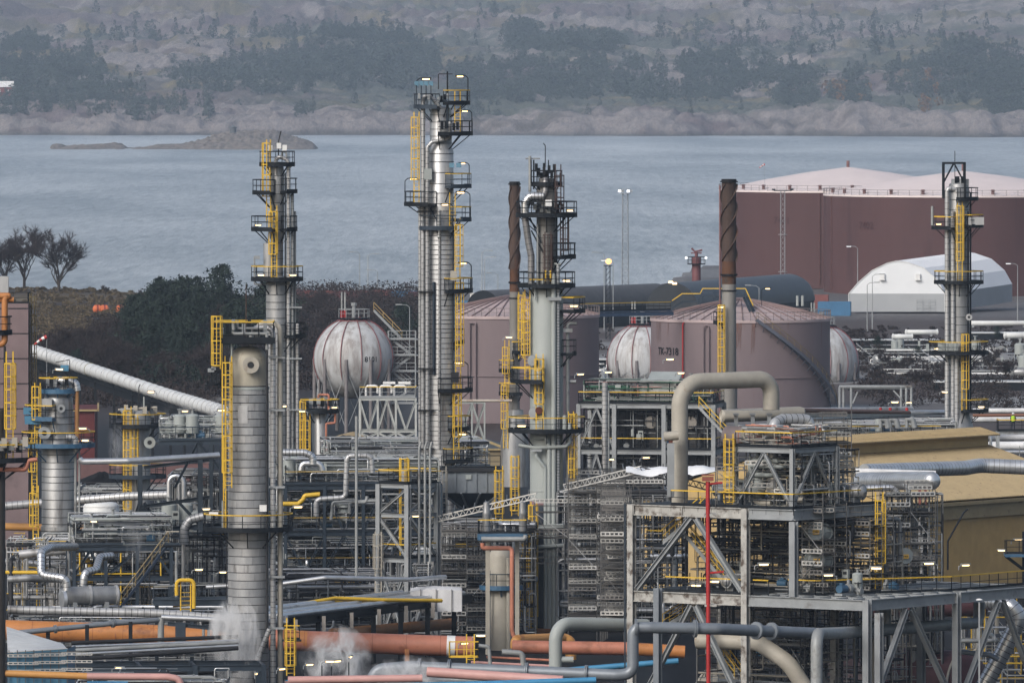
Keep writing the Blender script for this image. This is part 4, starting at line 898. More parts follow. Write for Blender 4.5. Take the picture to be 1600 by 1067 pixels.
def lattice_mast():
    D = 1750; t = thing('lattice_mast', 'tall thin lattice light mast with a ring of lamps on top', 'mast', PXZ(977, 0, D)); c = W[t]; zt = Z(303, D); mb = MB(); e = .62; n = 22
    cn = [V(-e, -e, 0), V(e, -e, 0), V(e, e, 0), V(-e, e, 0)]
    for k in range(4):
        mb.bar(c + cn[k], c + cn[k] * .75 + UP * zt, .13)
        for i in range(n):
            z0, z1 = zt * i / n, zt * (i + 1) / n; f0, f1 = 1 - .25 * i / n, 1 - .25 * (i + 1) / n; a, b = cn[k], cn[(k + 1) % 4]
            mb.bar(c + a * f0 + UP * z0, c + b * f1 + UP * z1, .06); mb.bar(c + a * f0 + UP * z0, c + b * f0 + UP * z0, .06)
    mb.build('lattice', mat('mast_grey', (.22, .24, .26)), t); h = MB(); h.ring(c, .2, 1.0, zt, zt + .12, 16); h.arcbar(c, .98, zt + .9, .06, 0, 360)
    h.build('head_platform', M_GREY, t)
    for k in range(6):
        a = R_(k * 60); q = MB(); q.box(c + V(math.cos(a) * 1.05, math.sin(a) * 1.05, zt + .5), (.5, .4, .4)); q.build('floodlight', M_GLOW2 if k in (3, 5) else M_GREY, t)
    D = 1900; t = thing('lattice_mast', 'grey lattice mast in front of red-brown tank 7401', 'mast', PXZ(1223, 0, D)); c = W[t]; zt = Z(298, D); mb = MB(); e = .42; cn = [V(-e, -e, 0), V(e, -e, 0), V(e, e, 0), V(-e, e, 0)]
    for k in range(4):
        mb.bar(c + cn[k], c + cn[k] + UP * zt, .12)
        for i in range(20):
            a, b = cn[k], cn[(k + 1) % 4]; mb.bar(c + a + UP * zt * i / 20, c + b + UP * zt * (i + 1) / 20, .06)
    mb.build('lattice', mat('mast_grey', (.22, .24, .26)), t); q = MB(); q.bar(c + V(-1.8, 0, zt), c + V(1.8, 0, zt), .2); q.box(c + V(-1.8, 0, zt + .2), (.7, .4, .3)); q.box(c + V(1.8, 0, zt + .2), (.7, .4, .3)); q.build('lamp_bar', M_DARK, t)
    for y in (367, 425): q = MB(); q.ring(c, .3, .9, Z(y, D), Z(y, D) + .1, 10); q.build('platform', M_GREY, t)
lattice_mast()
def small_towers():
    D = 1650; t = thing('beacon_mast', 'slim mast carrying a glowing amber lamp before the water', 'mast', PXZ(950, 0, D)); c = W[t]; zt = Z(415, D); q = MB()
    for dx in (-.35, .35): q.bar(c + V(dx, 0, 0), c + V(dx, 0, zt), .16)
    for i in range(14): q.bar(c + V(-.35, 0, zt * i / 14), c + V(.35, 0, zt * (i + 1) / 14), .08)
    q.box(c + UP * zt, (1.5, 1.2, .15)); q.build('mast_frame', M_DARK, t); g = MB(); g.lathe([(.01, -.5), (.42, -.25), (.5, 0), (.42, .3), (.01, .5)], c + V(.1, -.2, zt + .7), 12); g.build('amber_lamp', M_FLAME, t)
    D = 1600; t = thing('fire_monitor_tower', 'dark red tower with a round platform and a water cannon on top', 'tower', PXZ(1088, 0, D)); c = W[t]; zt = Z(402, D)
    q = MB(); q.cyl(c, c + UP * zt, .75, 14); q.build('shaft', mat('dark_red_shaft', (.14, .05, .055)), t); q = MB(); q.ring(c, .7, 1.5, zt - 1.2, zt - 1.05, 16); q.build('platform', M_DARK, t)
    railing(t, [c + V(1.5 * math.cos(R_(k * 30)), 1.5 * math.sin(R_(k * 30)), zt - 1.05) for k in range(12)], M_DARK, M_DARK, closed=True, toe=False)
    q = MB(); q.cyl(c + UP * zt, c + UP * (zt + .8), .3, 8); q.tube([c + V(-.8, 0, zt + 1.5), c + V(-.2, 0, zt + .9), c + V(1.0, 0, zt + 1.2)], .18, 8); q.tube([c + V(-.9, 0, zt + .7), c + V(.9, 0, zt + .7)], .12, 8); q.build('water_cannon', mat('dark_red_shaft', (.14, .05, .055)), t)
    for dx in (-1.7, 1.6): q = MB(); q.box(c + V(dx, -.2, zt - .1), (.35, .3, .35)); q.build('floodlight', M_GLOW2, t)
small_towers()
def windsock(px, y, D, label, sc, ybase, sgn):
    X = (px - 800) * D / F; zt = Z(y, D); t = thing('windsock', label, 'windsock', V(X, D, Z(ybase, D))); q = MB(); q.tube([W[t], V(X, D, zt)], .05 * sc, 6); q.build('pole', M_GREY, t)
    d = V(-1, 0, -.42).normalized() * sgn; d = V(-.92, 0, -.4); L = 2.0 * sc
    for k in range(5):
        f0, f1 = k / 5, (k + 1) / 5; a = V(X, D, zt) + d * (L * f0) - UP * (L * .2 * f0 * f0); b = V(X, D, zt) + d * (L * f1) - UP * (L * .2 * f1 * f1)
        q = MB(); q.tube([a, b], [(.34 - .04 * k) * sc, (.30 - .04 * k) * sc], 12); q.build('red_band' if k % 2 == 0 else 'white_band', M_RED if k % 2 == 0 else M_WHITE, t)
windsock(73, 526, 900, 'red and white windsock hanging beside the mauve tower', .62, 640, 1)
windsock(1195, 257, 1995, 'tiny red and white windsock above tank 7401', .62, 297, 1)
def conveyor():
    D = 1150; pts = [P(52, 548, 1190), P(140, 577, 1170), P(260, 617, 1130), P(348, 643, 1110)]; t = thing('tube_conveyor', 'white ribbed tube conveyor sloping down behind the small clad vessel', 'conveyor', V(pts[0].x, pts[0].y, 0))
    MB().tube(pts, .78, 18).build('tube', mat('conveyor_white', (.55, .57, .58), .5, 0, .12, stain=(.25, .25, .25), amt=.25), t)
    for i in range(40):
        f = (i + .5) / 40 * 3; k = int(f); p = pts[k].lerp(pts[k + 1], f - k); d = (pts[k + 1] - pts[k]).normalized(); q = MB(); q.tube([p - d * .05, p + d * .05], .83, 18); q.build('rib', mat('conveyor_rib', (.40, .41, .42)) if i != 13 else mat('olive_band', (.25, .23, .15)), t)
    for i in range(12):
        f = (i + .3) / 12 * 3; k = int(f); p = pts[k].lerp(pts[k + 1], f - k); q = MB(); q.ibeam(V(p.x, p.y + .3, 0), p - UP * .7 + V(0, .3, 0), .3, .3); q.build('support', M_DARK, t)
    q = MB()
    for a, b in zip(pts[:-1], pts[1:]): q.ibeam(a - UP * 1.0, b - UP * 1.0, .4, .6); q.box((a + b) / 2 - UP * 1.5 + V(0, .5, 0), ((b - a).length, .1, 1.2), MB().frame(b - a))
    q.build('conveyor_girder', M_DARK, t)
conveyor()
# ------------------------------------------------------------------ process columns
def column_front():
    k = Column('process_column', 'thick front column clad in grey block panels with a bare beige dome', 'column', 388, 750); s = k.s; r = 32
    k.shell([(540, 0), (541, 8), (543, 16), (547, 23), (553, 27.5), (561, 29.6), (604, 30)], mat('beige_dome_steel', (.36, .335, .27), .6, .1, .2, .7, stain=(.17, .08, .035), amt=.3, streak=True), 'dome')
    k.shell([(602, 30.2), (604, 31), (700, 31), (1090, 31.2)], M_SEAM, 'shell')
    # insulation panels, each one a curved sheet
    pm = []
    tones = [mat('block_panel_%s' % nm, c, .5, .25, .2, 1.2, stain=(.11, .105, .10), amt=.3, streak=True) for nm, c in (('mid_grey', (.31, .32, .33)), ('light_grey', (.345, .35, .355)), ('dark_grey', (.275, .285, .295)))]
    nA = 7; rh = 12.6 * s; th = 360 / nA
    for t in tones:
        mb = MB(); R = r * s; n = 6; g = .10
        for i in range(n + 1):
            a = R_(-th / 2 + g + (th - 2 * g) * i / n); e = V(math.cos(a), math.sin(a), 0)
            for q, z in ((R - .03, .02), (R, .045), (R, rh - .03), (R - .03, rh - .02)): mb.v.append(tuple(e * q + UP * z))
        for i in range(n):
            for j in range(3): mb.f.append((i * 4 + j, (i + 1) * 4 + j, (i + 1) * 4 + j + 1, i * 4 + j + 1)); mb.sm.append(j == 1)
        me = mb.mesh('cladding_panel'); me.materials.append(t); pm.append(me)
    y = 616; row = 0; rr = random.Random(3)
    while y < 1100:
        for i in range(nA):
            t = rr.choices((0, 1, 2), ((.5, .2, .3) if y < 820 else (.5, .4, .1)))[0]
            o = inst('cladding_panel', pm[t], k.root, V(k.X, k.D, k.z(y)), R_(-90 + i * th + (row % 2) * th * .5 + row * 3.0))
        y += 12.6; row += 1
    pt = MB(); 
    for yy, a in ((640, -104),): pt.ring(k.c, r * s + .01, r * s + .05, k.z(660), k.z(632), 6, a - 14, a + 14)
    pt.build('patch_panel', mat('pale_patch', (.42, .43, .44), .5, .2), k.root)
    fl = MB(); fl.ring(k.c, 30 * s, 33 * s, k.z(608), k.z(604), 40); fl.build('insulation_ring', M_CREAM, k.root)
    k.nozzle(5, 569, 13, M_BEIGE, -30 * s - .05)
    # top platform with yellow rail
    z = k.z(529); d = MB(); d.box((k.X - .3, k.D - .1, z), (4.7, 4.2, .14)); d.box((k.X - .3, k.D - 2.25, z - .1), (4.9, .1, .42)); d.box((k.X - .3, k.D - 1.2, z - .25), (4.4, .16, .3)); d.box((k.X - .3, k.D + 1.0, z - .25), (4.4, .16, .3)); o = d.build('top_platform', M_DARK, k.root)
    railing(o, [V(k.X - 2.6, k.D - 2.2, z), V(k.X + 2.0, k.D - 2.2, z), V(k.X + 2.0, k.D + 2.0, z), V(k.X - 2.6, k.D + 2.0, z)], M_YEL, M_DARK, 1.35, closed=True)
    for i in range(9):
        x = -2.0 + i * .42; k.box(x / s, 516 - (i % 3) * 3, -1.6 + (i % 4) * .8, .28, .3, .5 + .3 * (i % 3), M_DARK if i % 2 else M_GREY, 'valve_body')
    k.pipe([(-22, 500, -2), (-22, 520, -2), (30, 520, -2), (30, 545, -2)], 2.6, M_PIPE, fil=.12); k.pipe([(-16, 500, -1.6), (-16, 512, -1.6), (26, 512, -1.6)], 2.0, M_PIPE, fil=.12); k.pipe([(-25, 534, -1.7), (-25, 562, -1.7)], 1.6, M_CREAM)
    k.pipe([(-4, 529, 1), (-4, 445, 1)], .8, M_RUSTY)
    # caged ladders on the left
    ladder(k.root, (k.X - 48 * s, k.D - 1.9), (0, -1), k.z(575), k.z(512), M_YEL, True, .55, .3); ladder(k.root, (k.X - 30 * s, k.D - 2.0), (-.3, -1), k.z(760), k.z(575), M_YEL, True, .55, 1.2)
    d = MB(); d.box((k.X - 52 * s, k.D - 1.2, k.z(600)), (1.4, 1.6, .12)); d.box((k.X - 56 * s, k.D - 1.2, k.z(589)), (.1, 1.6, 1.0)); o = d.build('side_platform', M_DARK, k.root); railing(o, [V(k.X - 63 * s, k.D - 2, k.z(600)), V(k.X - 42 * s, k.D - 2, k.z(600))], M_DARK, M_DARK)
    for i in range(4): k.box(-54 + i * 3, 592 - i, -2.2, .12, .12, .8, M_DARK, 'grating_post')
    k.box(-57, 577, -2, .5, .35, .28, M_GREY, 'floodlight'); k.box(-53, 574, -2, .35, .35, .28, M_GREY, 'floodlight')
    # overhead pipes on the right
    k.pipe([(5, 540, 0), (5, 512, 0), (39, 512, -.8), (39, 1090, -.8)], 4.2, M_CLAD2, .42, fil=.55); k.pipe([(14, 536, .5), (14, 505, .5), (50, 505, -.3), (50, 1090, -.3)], 4.3, M_BEIGE, fil=.62)
    k.pipe([(30, 528, -1.6), (30, 1010, -1.5)], 1.8, M_DPIPE); k.pipe([(34, 980, -1.9), (14, 1030, -1.9), (14, 1090, -1.9)], 4.0, M_CLAD2, .42, fil=.5)
    for y in (558, 640, 760, 900, 980): k.box(45, y, -.9, 1.25, .5, .16, M_GREY, 'pipe_clamp')
    # lower ring platform
    k.plat(824, 0, 360, 69, 33, M_YEL, M_DARK, M_DARK, gap=False)
    k.box(24, 792, -1.75, .55, .4, .5, M_WHITE, 'junction_box'); k.box(-53, 800, -1.6, .7, .4, .18, M_WHITE, 'floodlight'); 
    for dx, y in ((-55, 800), (66, 798)): lamp(k.root, k.pt(dx, y, -1.2), 180 if dx < 0 else 0, False)
    k.pipe([(-39, 780, -1.8), (-39, 830, -1.8)], 1.6, M_PIPE); k.pipe([(-33, 765, -1.75), (-33, 1000, -1.75)], .8, M_DPIPE); b = k.shell([(776, 34), (777, 35), (822, 35)], M_CLAD2, 'flashing') if False else None
    ladder(k.root, (k.X - 36 * s, k.D - 1.5), (-1, -.4), k.z(824), k.z(700), M_YEL, False)
column_front()

def column_twin():
    k = Column('process_column', 'slim clad column with yellow ladders standing behind the thick front column', 'column', 433, 860); s = k.s
    o = k.shell([(257, 0), (258, 6), (261, 10), (268, 11), (372, 11), (376, 9.5), (432, 9.5), (440, 17), (452, 17.5), (900, 18)], M_CLAD); k.bands(o, 275, 372, 14, 11.2); k.bands(o, 380, 430, 12, 9.8); k.bands(o, 460, 800, 13, 18, jit=3)
    k.shell([(378, 0), (379, 9), (431, 9), (432, 0)], M_CLAD2, 'side_shell') if False else None
    q = MB(); q.lathe([(9 * s, k.z(432)), (9.5 * s, k.z(380)), (0, k.z(378))], k.c + V(-12 * s, -.2, 0), 20); q.build('reboiler_shell', M_CLAD2, k.root)
    k.pipe([(-2, 262, -.3), (-2, 243, -.3), (18, 250, -.5), (18, 900, -.5)], 3.2, M_CLAD2, .5, fil=.5); k.pipe([(24, 300, -.3), (24, 900, -.3)], 2.4, M_PIPE, .6); k.pipe([(28, 330, 0), (28, 900, 0)], 1.8, M_PIPE); k.pipe([(13, 270, -.6), (13, 700, -.6)], 1.2, M_DPIPE)
    k.pipe([(32, 505, -.3), (32, 900, -.3)], 2.6, M_CLAD2, .5); k.pipe([(-6, 270, -.6), (-6, 330, -.6), (-3, 350, -.6), (-3, 430, -.6)], 1.4, M_PIPE)
    k.plat(256, 0, 360, 27, 11, M_DARK, M_DARK, lamps=()); k.plat(300, 150, 255, 38, 11); k.plat(298, -60, 20, 31, 11)
    k.plat(357, 140, 260, 40, 11, lamps=((200, 20),), tall=False); k.plat(357, -60, 20, 31, 12); k.plat(435, 0, 360, 40, 17, M_YEL, lamps=((215, 0), (-30, 180)), tall=False); k.plat(523, -50, 10, 45, 18, M_DARK)
    k.ladder(-135, 15, 236, 345, M_YEL); k.ladder(-105, 13, 338, 435, M_YEL); k.ladder(-150, 19, 440, 690, M_YEL) if False else None
    for dx, y in ((-10, 232), (3, 228), (12, 231)): k.box(dx, y, -.4, .4, .4, .5, M_WHITE, 'relief_valve')
    k.pipe([(2, 250, 0), (2, 222, 0), (6, 205, 0)], .9, M_DPIPE); k.pipe([(8, 246, -.4), (8, 234, -.4), (15, 240, -.4), (15, 256, -.4)], 1.8, M_PIPE, fil=.2)
    k.pipe([(-35, 400, -1), (-35, 444, -1), (25, 444, -1)], 1.2, M_PIPE, fil=.1); k.box(-31, 402, -1, .5, .4, .3, M_GREY, 'floodlight'); k.box(45, 513, -.6, .5, .4, .4, M_DARK, 'floodlight')
    q = MB(); q.box(k.pt(37, 470, 0), (.3, .3, 4)); 
    for y in (480, 560, 640): k.box(25, y, -.4, 1.6, .5, .14, M_GREY, 'pipe_clamp')
    lamp(k.root, k.pt(48, 648, -.5), 150, False); lamp(k.root, k.pt(20, 640, -1.3), 180, False)
column_twin()

def column_tall():
    k = Column('process_column', 'tallest clad column with bundled pipes and blue boxes on its top platform', 'column', 689, 880); s = k.s
    o = k.shell([(166, 0), (167, 10), (170, 15), (178, 17), (232, 17), (236, 19.5), (360, 20), (366, 22), (1000, 22.5)], M_CLAD2); k.bands(o, 180, 230, 11, 17.2); k.bands(o, 240, 360, 16, 20.1, jit=5); k.bands(o, 368, 950, 7.6, 22.3, h=.05, jit=1.8)
    k.pipe([(0, 170, -.8), (-16, 150, -1.0), (-28, 150, -1.0), (-28, 1000, -1.0)], 3.5, M_CLAD2, .55, fil=.5)
    k.pipe([(14, 190, -1.1), (14, 216, -1.2), (-14, 222, -1.3), (-21, 230, -1.3), (-21, 1000, -1.3)], 3.2, M_CLAD2, .55, fil=.35); k.pipe([(-33, 320, -.6), (-33, 1000, -.6)], 2.4, M_CLAD2, .6); k.pipe([(-25, 230, -.4), (-25, 1000, -.4)], 2.2, M_CLAD, .6)
    k.pipe([(-11, 440, -1.3), (-11, 585, -1.3)], 2.4, M_BLUE); k.pipe([(-2, 330, -1.4), (-2, 700, -1.4)], 1.8, M_CLAD, .5); k.pipe([(19, 350, -.9), (19, 1000, -.9)], 1.2, M_DPIPE)
    k.plat(166, 120, 262, 42, 15, M_DARK, M_BLUE, M_BLUE, lamps=((205, 0),)); k.plat(160, -75, 60, 45, 14, M_YEL, M_DARK, lamps=((-20, 180),)); k.plat(208, -95, 50, 49, 18, M_DARK, M_DARK, lamps=((-10, 180),))
    k.plat(318, 140, 250, 57, 20, M_DARK, M_DARK, lamps=((190, 0),)); k.plat(290, -70, 40, 47, 20, M_YEL, M_BLUE, M_BLUE, lamps=((-20, 180),)); k.plat(342, -45, 50, 47, 20, M_YEL, M_BLUE, M_BLUE, lamps=((-15, 180),)); k.plat(355, -150, -50, 38, 20, M_BLUE, M_BLUE, M_BLUE, lamps=((-60, 180),))
    k.plat(453, -75, 45, 49, 21, M_YEL, M_DARK, lamps=((-15, 180),)); k.plat(533, -35, 20, 36, 21); k.plat(608, -95, 40, 49, 21, M_DARK, M_DARK, lamps=((-30, 180),)); k.plat(668, -60, 30, 46, 21, M_YEL); k.plat(718, -80, 40, 50, 21, M_YEL, lamps=((-20, 180), (20, 180)))
    for i in range(4):
        dx = -38 + i * 7.5; p = k.pt(dx, 131, -1.7); q = MB(); q.add([p + V(-.18, -.2, .22), p + V(.2, -.2, .22), p + V(.2, -.2, -.22), p + V(-.18, -.2, -.1), p + V(-.18, .3, .22), p + V(.2, .3, .22), p + V(.2, .3, -.22), p + V(-.18, .3, -.1)], [(0, 3, 2, 1), (4, 5, 6, 7), (0, 1, 5, 4), (3, 7, 6, 2), (1, 2, 6, 5), (0, 4, 7, 3)]); q.build('instrument_cover', mat('instrument_blue', (.10, .22, .31)), k.root)
        k.pipe([(dx, 134, -1.6), (dx, 166, -1.6)], .8, M_BLUE)
    for dx in (17, 28): k.box(dx, 258, -1.9, .45, .4, .42, mat('instrument_blue', (.1, .22, .31)), 'instrument_cover')
    for i in range(10): k.box(-34 + i * 5, 150 + (i * 7) % 9, -1.5 + (i % 3) * .5, .22, .3, .5, M_DARK if i % 3 else M_GREY, 'valve_body')
    k.pipe([(-4, 176, -.8), (-4, 158, -.9), (10, 158, -1), (10, 200, -1.2)], 2.2, M_BLUE, fil=.25); k.pipe([(10, 150, .5), (10, 116, .5), (-4, 116, .5), (-4, 140, .5)], .8, M_DPIPE, fil=.1); k.pipe([(10, 150, .5), (10, 112, .5)], 1.3, M_DARK); k.pipe([(4, 116, .5), (18, 116, .5)], .6, M_DPIPE)
    for dx in (2, 8, 20, 26): k.box(dx, 198 - dx % 5, -1.8, .25, .3, .7, M_DARK, 'valve_body')
    ladder(k.root, (k.X + 26 * s, k.D - 1.6), (0, -1), k.z(208), k.z(160), M_YEL, True, .5, .3); ladder(k.root, (k.X - 38 * s, k.D - .8), (-.4, -1), k.z(318), k.z(192), M_YEL, True); ladder(k.root, (k.X + 26 * s, k.D - 1.6), (.5, -1), k.z(453), k.z(358), M_YEL, True); ladder(k.root, (k.X + 27 * s, k.D - 1.6), (.5, -1), k.z(608), k.z(453), M_YEL, True); ladder(k.root, (k.X + 24 * s, k.D - 1.8), (.3, -1), k.z(718), k.z(608), M_YEL, True); ladder(k.root, (k.X + 18 * s, k.D - 1.6), (0, -1), k.z(355), k.z(318), M_YEL, True, .5, .4)
    k.pipe([(-3, 328, -1.6), (-3, 370, -1.6)], 3.0, M_ALU, .3); k.box(-20, 272, -1.2, .7, .6, 1.0, M_CREAM, 'junction_box'); k.box(22, 588, -1.8, .7, .5, .9, M_DPIPE, 'junction_box'); k.box(20, 430, -1.8, .6, .5, .9, M_BEIGE, 'junction_box')
    for y in (330, 455, 575, 640, 700): k.box(-24, y, -1.3, 1.5, .8, .12, M_DPIPE, 'pipe_clamp')
column_tall()

def column_centre():
    k = Column('process_column', 'fat smooth pale grey vessel topped by a narrow dark brown column', 'column', 854, 824); s = k.s
    k.shell([(447, 14), (448, 20), (452, 24.5), (458, 26), (782, 26), (786, 26)], M_CREAM); o = k.shell([(786, 24), (1030, 24)], mat('dark_skirt_steel', (.055, .07, .095), .6, .1, .25, .5), 'skirt')
    k.shell([(782, 26.4), (783, 26.8), (787, 26.8), (788, 26.2)], mat('pink_primer', (.24, .15, .16)), 'skirt_ring'); k.shell([(764, 26.2), (765, 26.5), (767, 26.5), (768, 26.2)], M_CREAM, 'weld_ring')
    u = k.shell([(278, 0), (279, 12), (288, 13), (289, 15.5), (446, 16)], mat('upper_column_brown', (.20, .197, .19), .55, .3, .25, .8, stain=(.08, .065, .055), amt=.35, streak=True), 'upper_shell'); k.bands(u, 300, 440, 17, 15.9, jit=4)
    # silver overhead duct
    k.pipe([(-2, 285, -.8), (-2, 278, -.8), (-2, 308, -1.0), (-26, 308, -1.0), (-33, 325, -1.0), (-33, 345, -1.0), (-28, 380, -1.0), (-24, 400, -1.0), (-24, 446, -1.0)], 5.4, mat('dull_duct', (.22, .22, .225), .4, .5, .2), .5, fil=.6); k.pipe([(-5, 306, -1.3), (-28, 306, -1.3), (-34, 318, -1.3), (-34, 334, -1.3)], 6.0, M_ALU, .3, fil=.7)
    k.pipe([(-26, 244, -.6), (-26, 300, -.6)], 2.4, M_PIPE); k.pipe([(-20, 250, -.4), (-20, 296, -.4)], 1.2, M_DARK); k.pipe([(-33, 248, -.5), (-10, 248, -.5)], 1.2, M_PIPE); k.pipe([(-4, 255, 0), (-4, 280, 0)], 1.8, M_DARK); k.pipe([(-2, 262, 0), (-2, 228, 0), (-5, 224, 0)], .8, M_DPIPE)
    k.pipe([(-14, 350, -.9), (-14, 446, -.9)], 1.6, M_PIPE); k.pipe([(16, 300, -.7), (16, 446, -.7)], 1.2, M_DARK); k.pipe([(-24, 360, -.8), (-5, 395, -1)], 1.2, M_DARK); k.pipe([(-26, 340, -.8), (-8, 380, -1)], 1.0, M_DARK)
    k.plat(287, 0, 360, 24, 14, M_DARK); k.plat(335, 0, 360, 47, 16, M_DARK, lamps=((-15, 180),), tall=False); k.plat(400, -60, 40, 45, 16, M_DARK); k.plat(445, 0, 360, 44, 17, M_DARK, M_DARK, lamps=((-20, 180),), tall=False)
    br = mat('brown_rail', (.06, .04, .036)); ladder(k.root, (k.X + 18 * s, k.D - 1.2), (.4, -1), k.z(335), k.z(275), br, True, .5, .5); ladder(k.root, (k.X + 2 * s, k.D - 1.3), (0, -1), k.z(445), k.z(380), br, True, .5, .5); ladder(k.root, (k.X + 24 * s, k.D - 1.0), (1, -.6), k.z(400), k.z(345), br, True, .5, .5)
    for i in range(14): k.box(-22 + i * 3.6, 318 + (i * 5) % 12, -1.4 + (i % 3) * .4, .3, .3, .35 + .2 * (i % 3), (M_DARK, M_PIPE, M_DPIPE)[i % 3], 'valve_body')
    for i in range(8): k.box(-16 + i * 4, 262 + (i * 7) % 16, -.6 + (i % 3) * .4, .25, .3, .7, (M_DARK, M_DPIPE)[i % 2], 'valve_body')
    k.box(3, 317, -1.4, .55, .4, .55, M_WHITE, 'junction_box')
    for i in range(6): k.pipe([(-24 + i * 9, 250 + (i % 3) * 10, -.8), (-24 + i * 9, 287, -.8)], .9, M_DARK)
    k.box(-8, 436, -1.6, 2.1, .15, .12, M_YEL, 'gate_rail'); k.box(-2, 430, -1.7, .15, .2, .9, M_YEL, 'gate_post'); k.box(6, 430, -1.7, .15, .2, .9, M_YEL, 'gate_post')
    # pipes down the vessel
    k.pipe([(-4, 448, -.8), (-4, 427, -.8), (11, 427, -1.6), (11, 450, -1.7), (11, 1010, -1.7)], 4.0, M_CREAM, fil=.42); k.pipe([(18, 412, -1.5), (18, 800, -1.5)], 2.8, mat('ribbed_duct', (.30, .32, .34), .5, .2), .25); k.pipe([(12, 412, -1.5), (22, 412, -1.5)], 1.8, M_CREAM)
    k.pipe([(47, 505, -.3), (33, 505, -.4), (33, 520, -.4), (33, 800, -.4)], 2.8, M_PIPE, fil=.3); k.pipe([(46, 596, -.2), (34, 596, -.2)], 2.6, M_PIPE); k.box(13, 466, -1.8, 1.1, .5, .3, M_GREY, 'pipe_clamp'); k.box(33, 516, -.7, .8, .4, .3, M_GREY, 'pipe_clamp')
    k.pipe([(-18, 448, -1.4), (-18, 468, -1.5)], 1.6, M_CREAM)
    k.pipe([(-20, 682, -1.5), (0, 682, -1.75), (4, 700, -1.75), (4, 1010, -1.7)], 3.6, M_CREAM, fil=.35); k.pipe([(-44, 694, -1.9), (-18, 698, -1.95), (30, 696, -1.9), (36, 690, -1.6), (36, 660, -1.4)], 2.8, M_CREAM, fil=.25); k.pipe([(-16, 698, -1.8), (-16, 712, -1.8), (-2, 730, -1.8), (-2, 1000, -1.7)], 2.9, M_CREAM, fil=.3)
    k.box(-16, 702, -1.9, .9, .5, .22, M_GREY, 'flange'); k.pipe([(28, 670, -1.2), (28, 648, -1.2)], 3.6, M_CREAM)
    k.plat(594, 165, 262, 55, 26, M_YEL, M_DARK); k.plat(671, 0, 360, 59, 26, M_YEL, M_DARK, lamps=((210, 0),), tall=False); k.plat(484, -45, 30, 60, 26, M_YEL, M_DARK, lamps=((-25, 180),), tall=False); k.plat(551, -30, 20, 46, 26, M_DARK)
    ladder(k.root, (k.X - 11 * s, k.D - 1.75), (-.1, -1), k.z(671), k.z(570), M_YEL, True, .6, 2.3); ladder(k.root, (k.X - 30 * s, k.D - .6), (-.6, -1), k.z(594), k.z(470), M_YEL, True); ladder(k.root, (k.X + 38 * s, k.D - .8), (.6, -1), k.z(790), k.z(660), M_YEL, True); ladder(k.root, (k.X - 20 * s, k.D - 1.8), (-.2, -1), k.z(1000), k.z(800), M_YEL, True); ladder(k.root, (k.X - 32 * s, k.D - 1.3), (-.5, -1), k.z(1010), k.z(860), M_YEL, True)
    for yy, dx in ((563, -22), (644, -20)):
        q = MB(); p = k.pt(dx, yy, -1.3); q.lathe([(.45, -.12), (.5, -.05), (.5, .05), (.45, .12), (.01, .14)], p, 18, axis=V(-.6, -.8, 0)); q.lathe([(.01, -.13), (.45, -.12)], p, 18, axis=V(-.6, -.8, 0)); q.build('manway_cover', M_GREY, k.root); k.pipe([(dx, yy, -1.1), (dx + 8, yy, -.4)], 5.6, M_CREAM)
    q = MB(); q.lathe([(.01, -.03), (.32, -.03), (.32, .03), (.01, .03)], k.pt(-12, 640, -1.85), 16, axis=V(0, -1, 0)); q.build('rust_plate', mat('rust_plate', (.11, .04, .025)), k.root)
    for yy in (820, 850): k.pipe([(-36, yy + 4, -2), (26, yy, -2)], 3.4 if yy == 850 else 4.2, M_CREAM)
    k.box(-14, 985, -1.6, 2.2, .6, .6, mat('primer_orange', (.28, .12, .04)), 'base_box')
    k.pipe([(36, 750, -1.2), (36, 800, -1.2), (36, 850, -1.2), (52, 858, -1.2)], 3.2, M_PIPE, fil=.3); k.pipe([(40, 860, -1.2), (40, 1010, -1.2)], 3.4, M_CLAD2, .4)
column_centre()

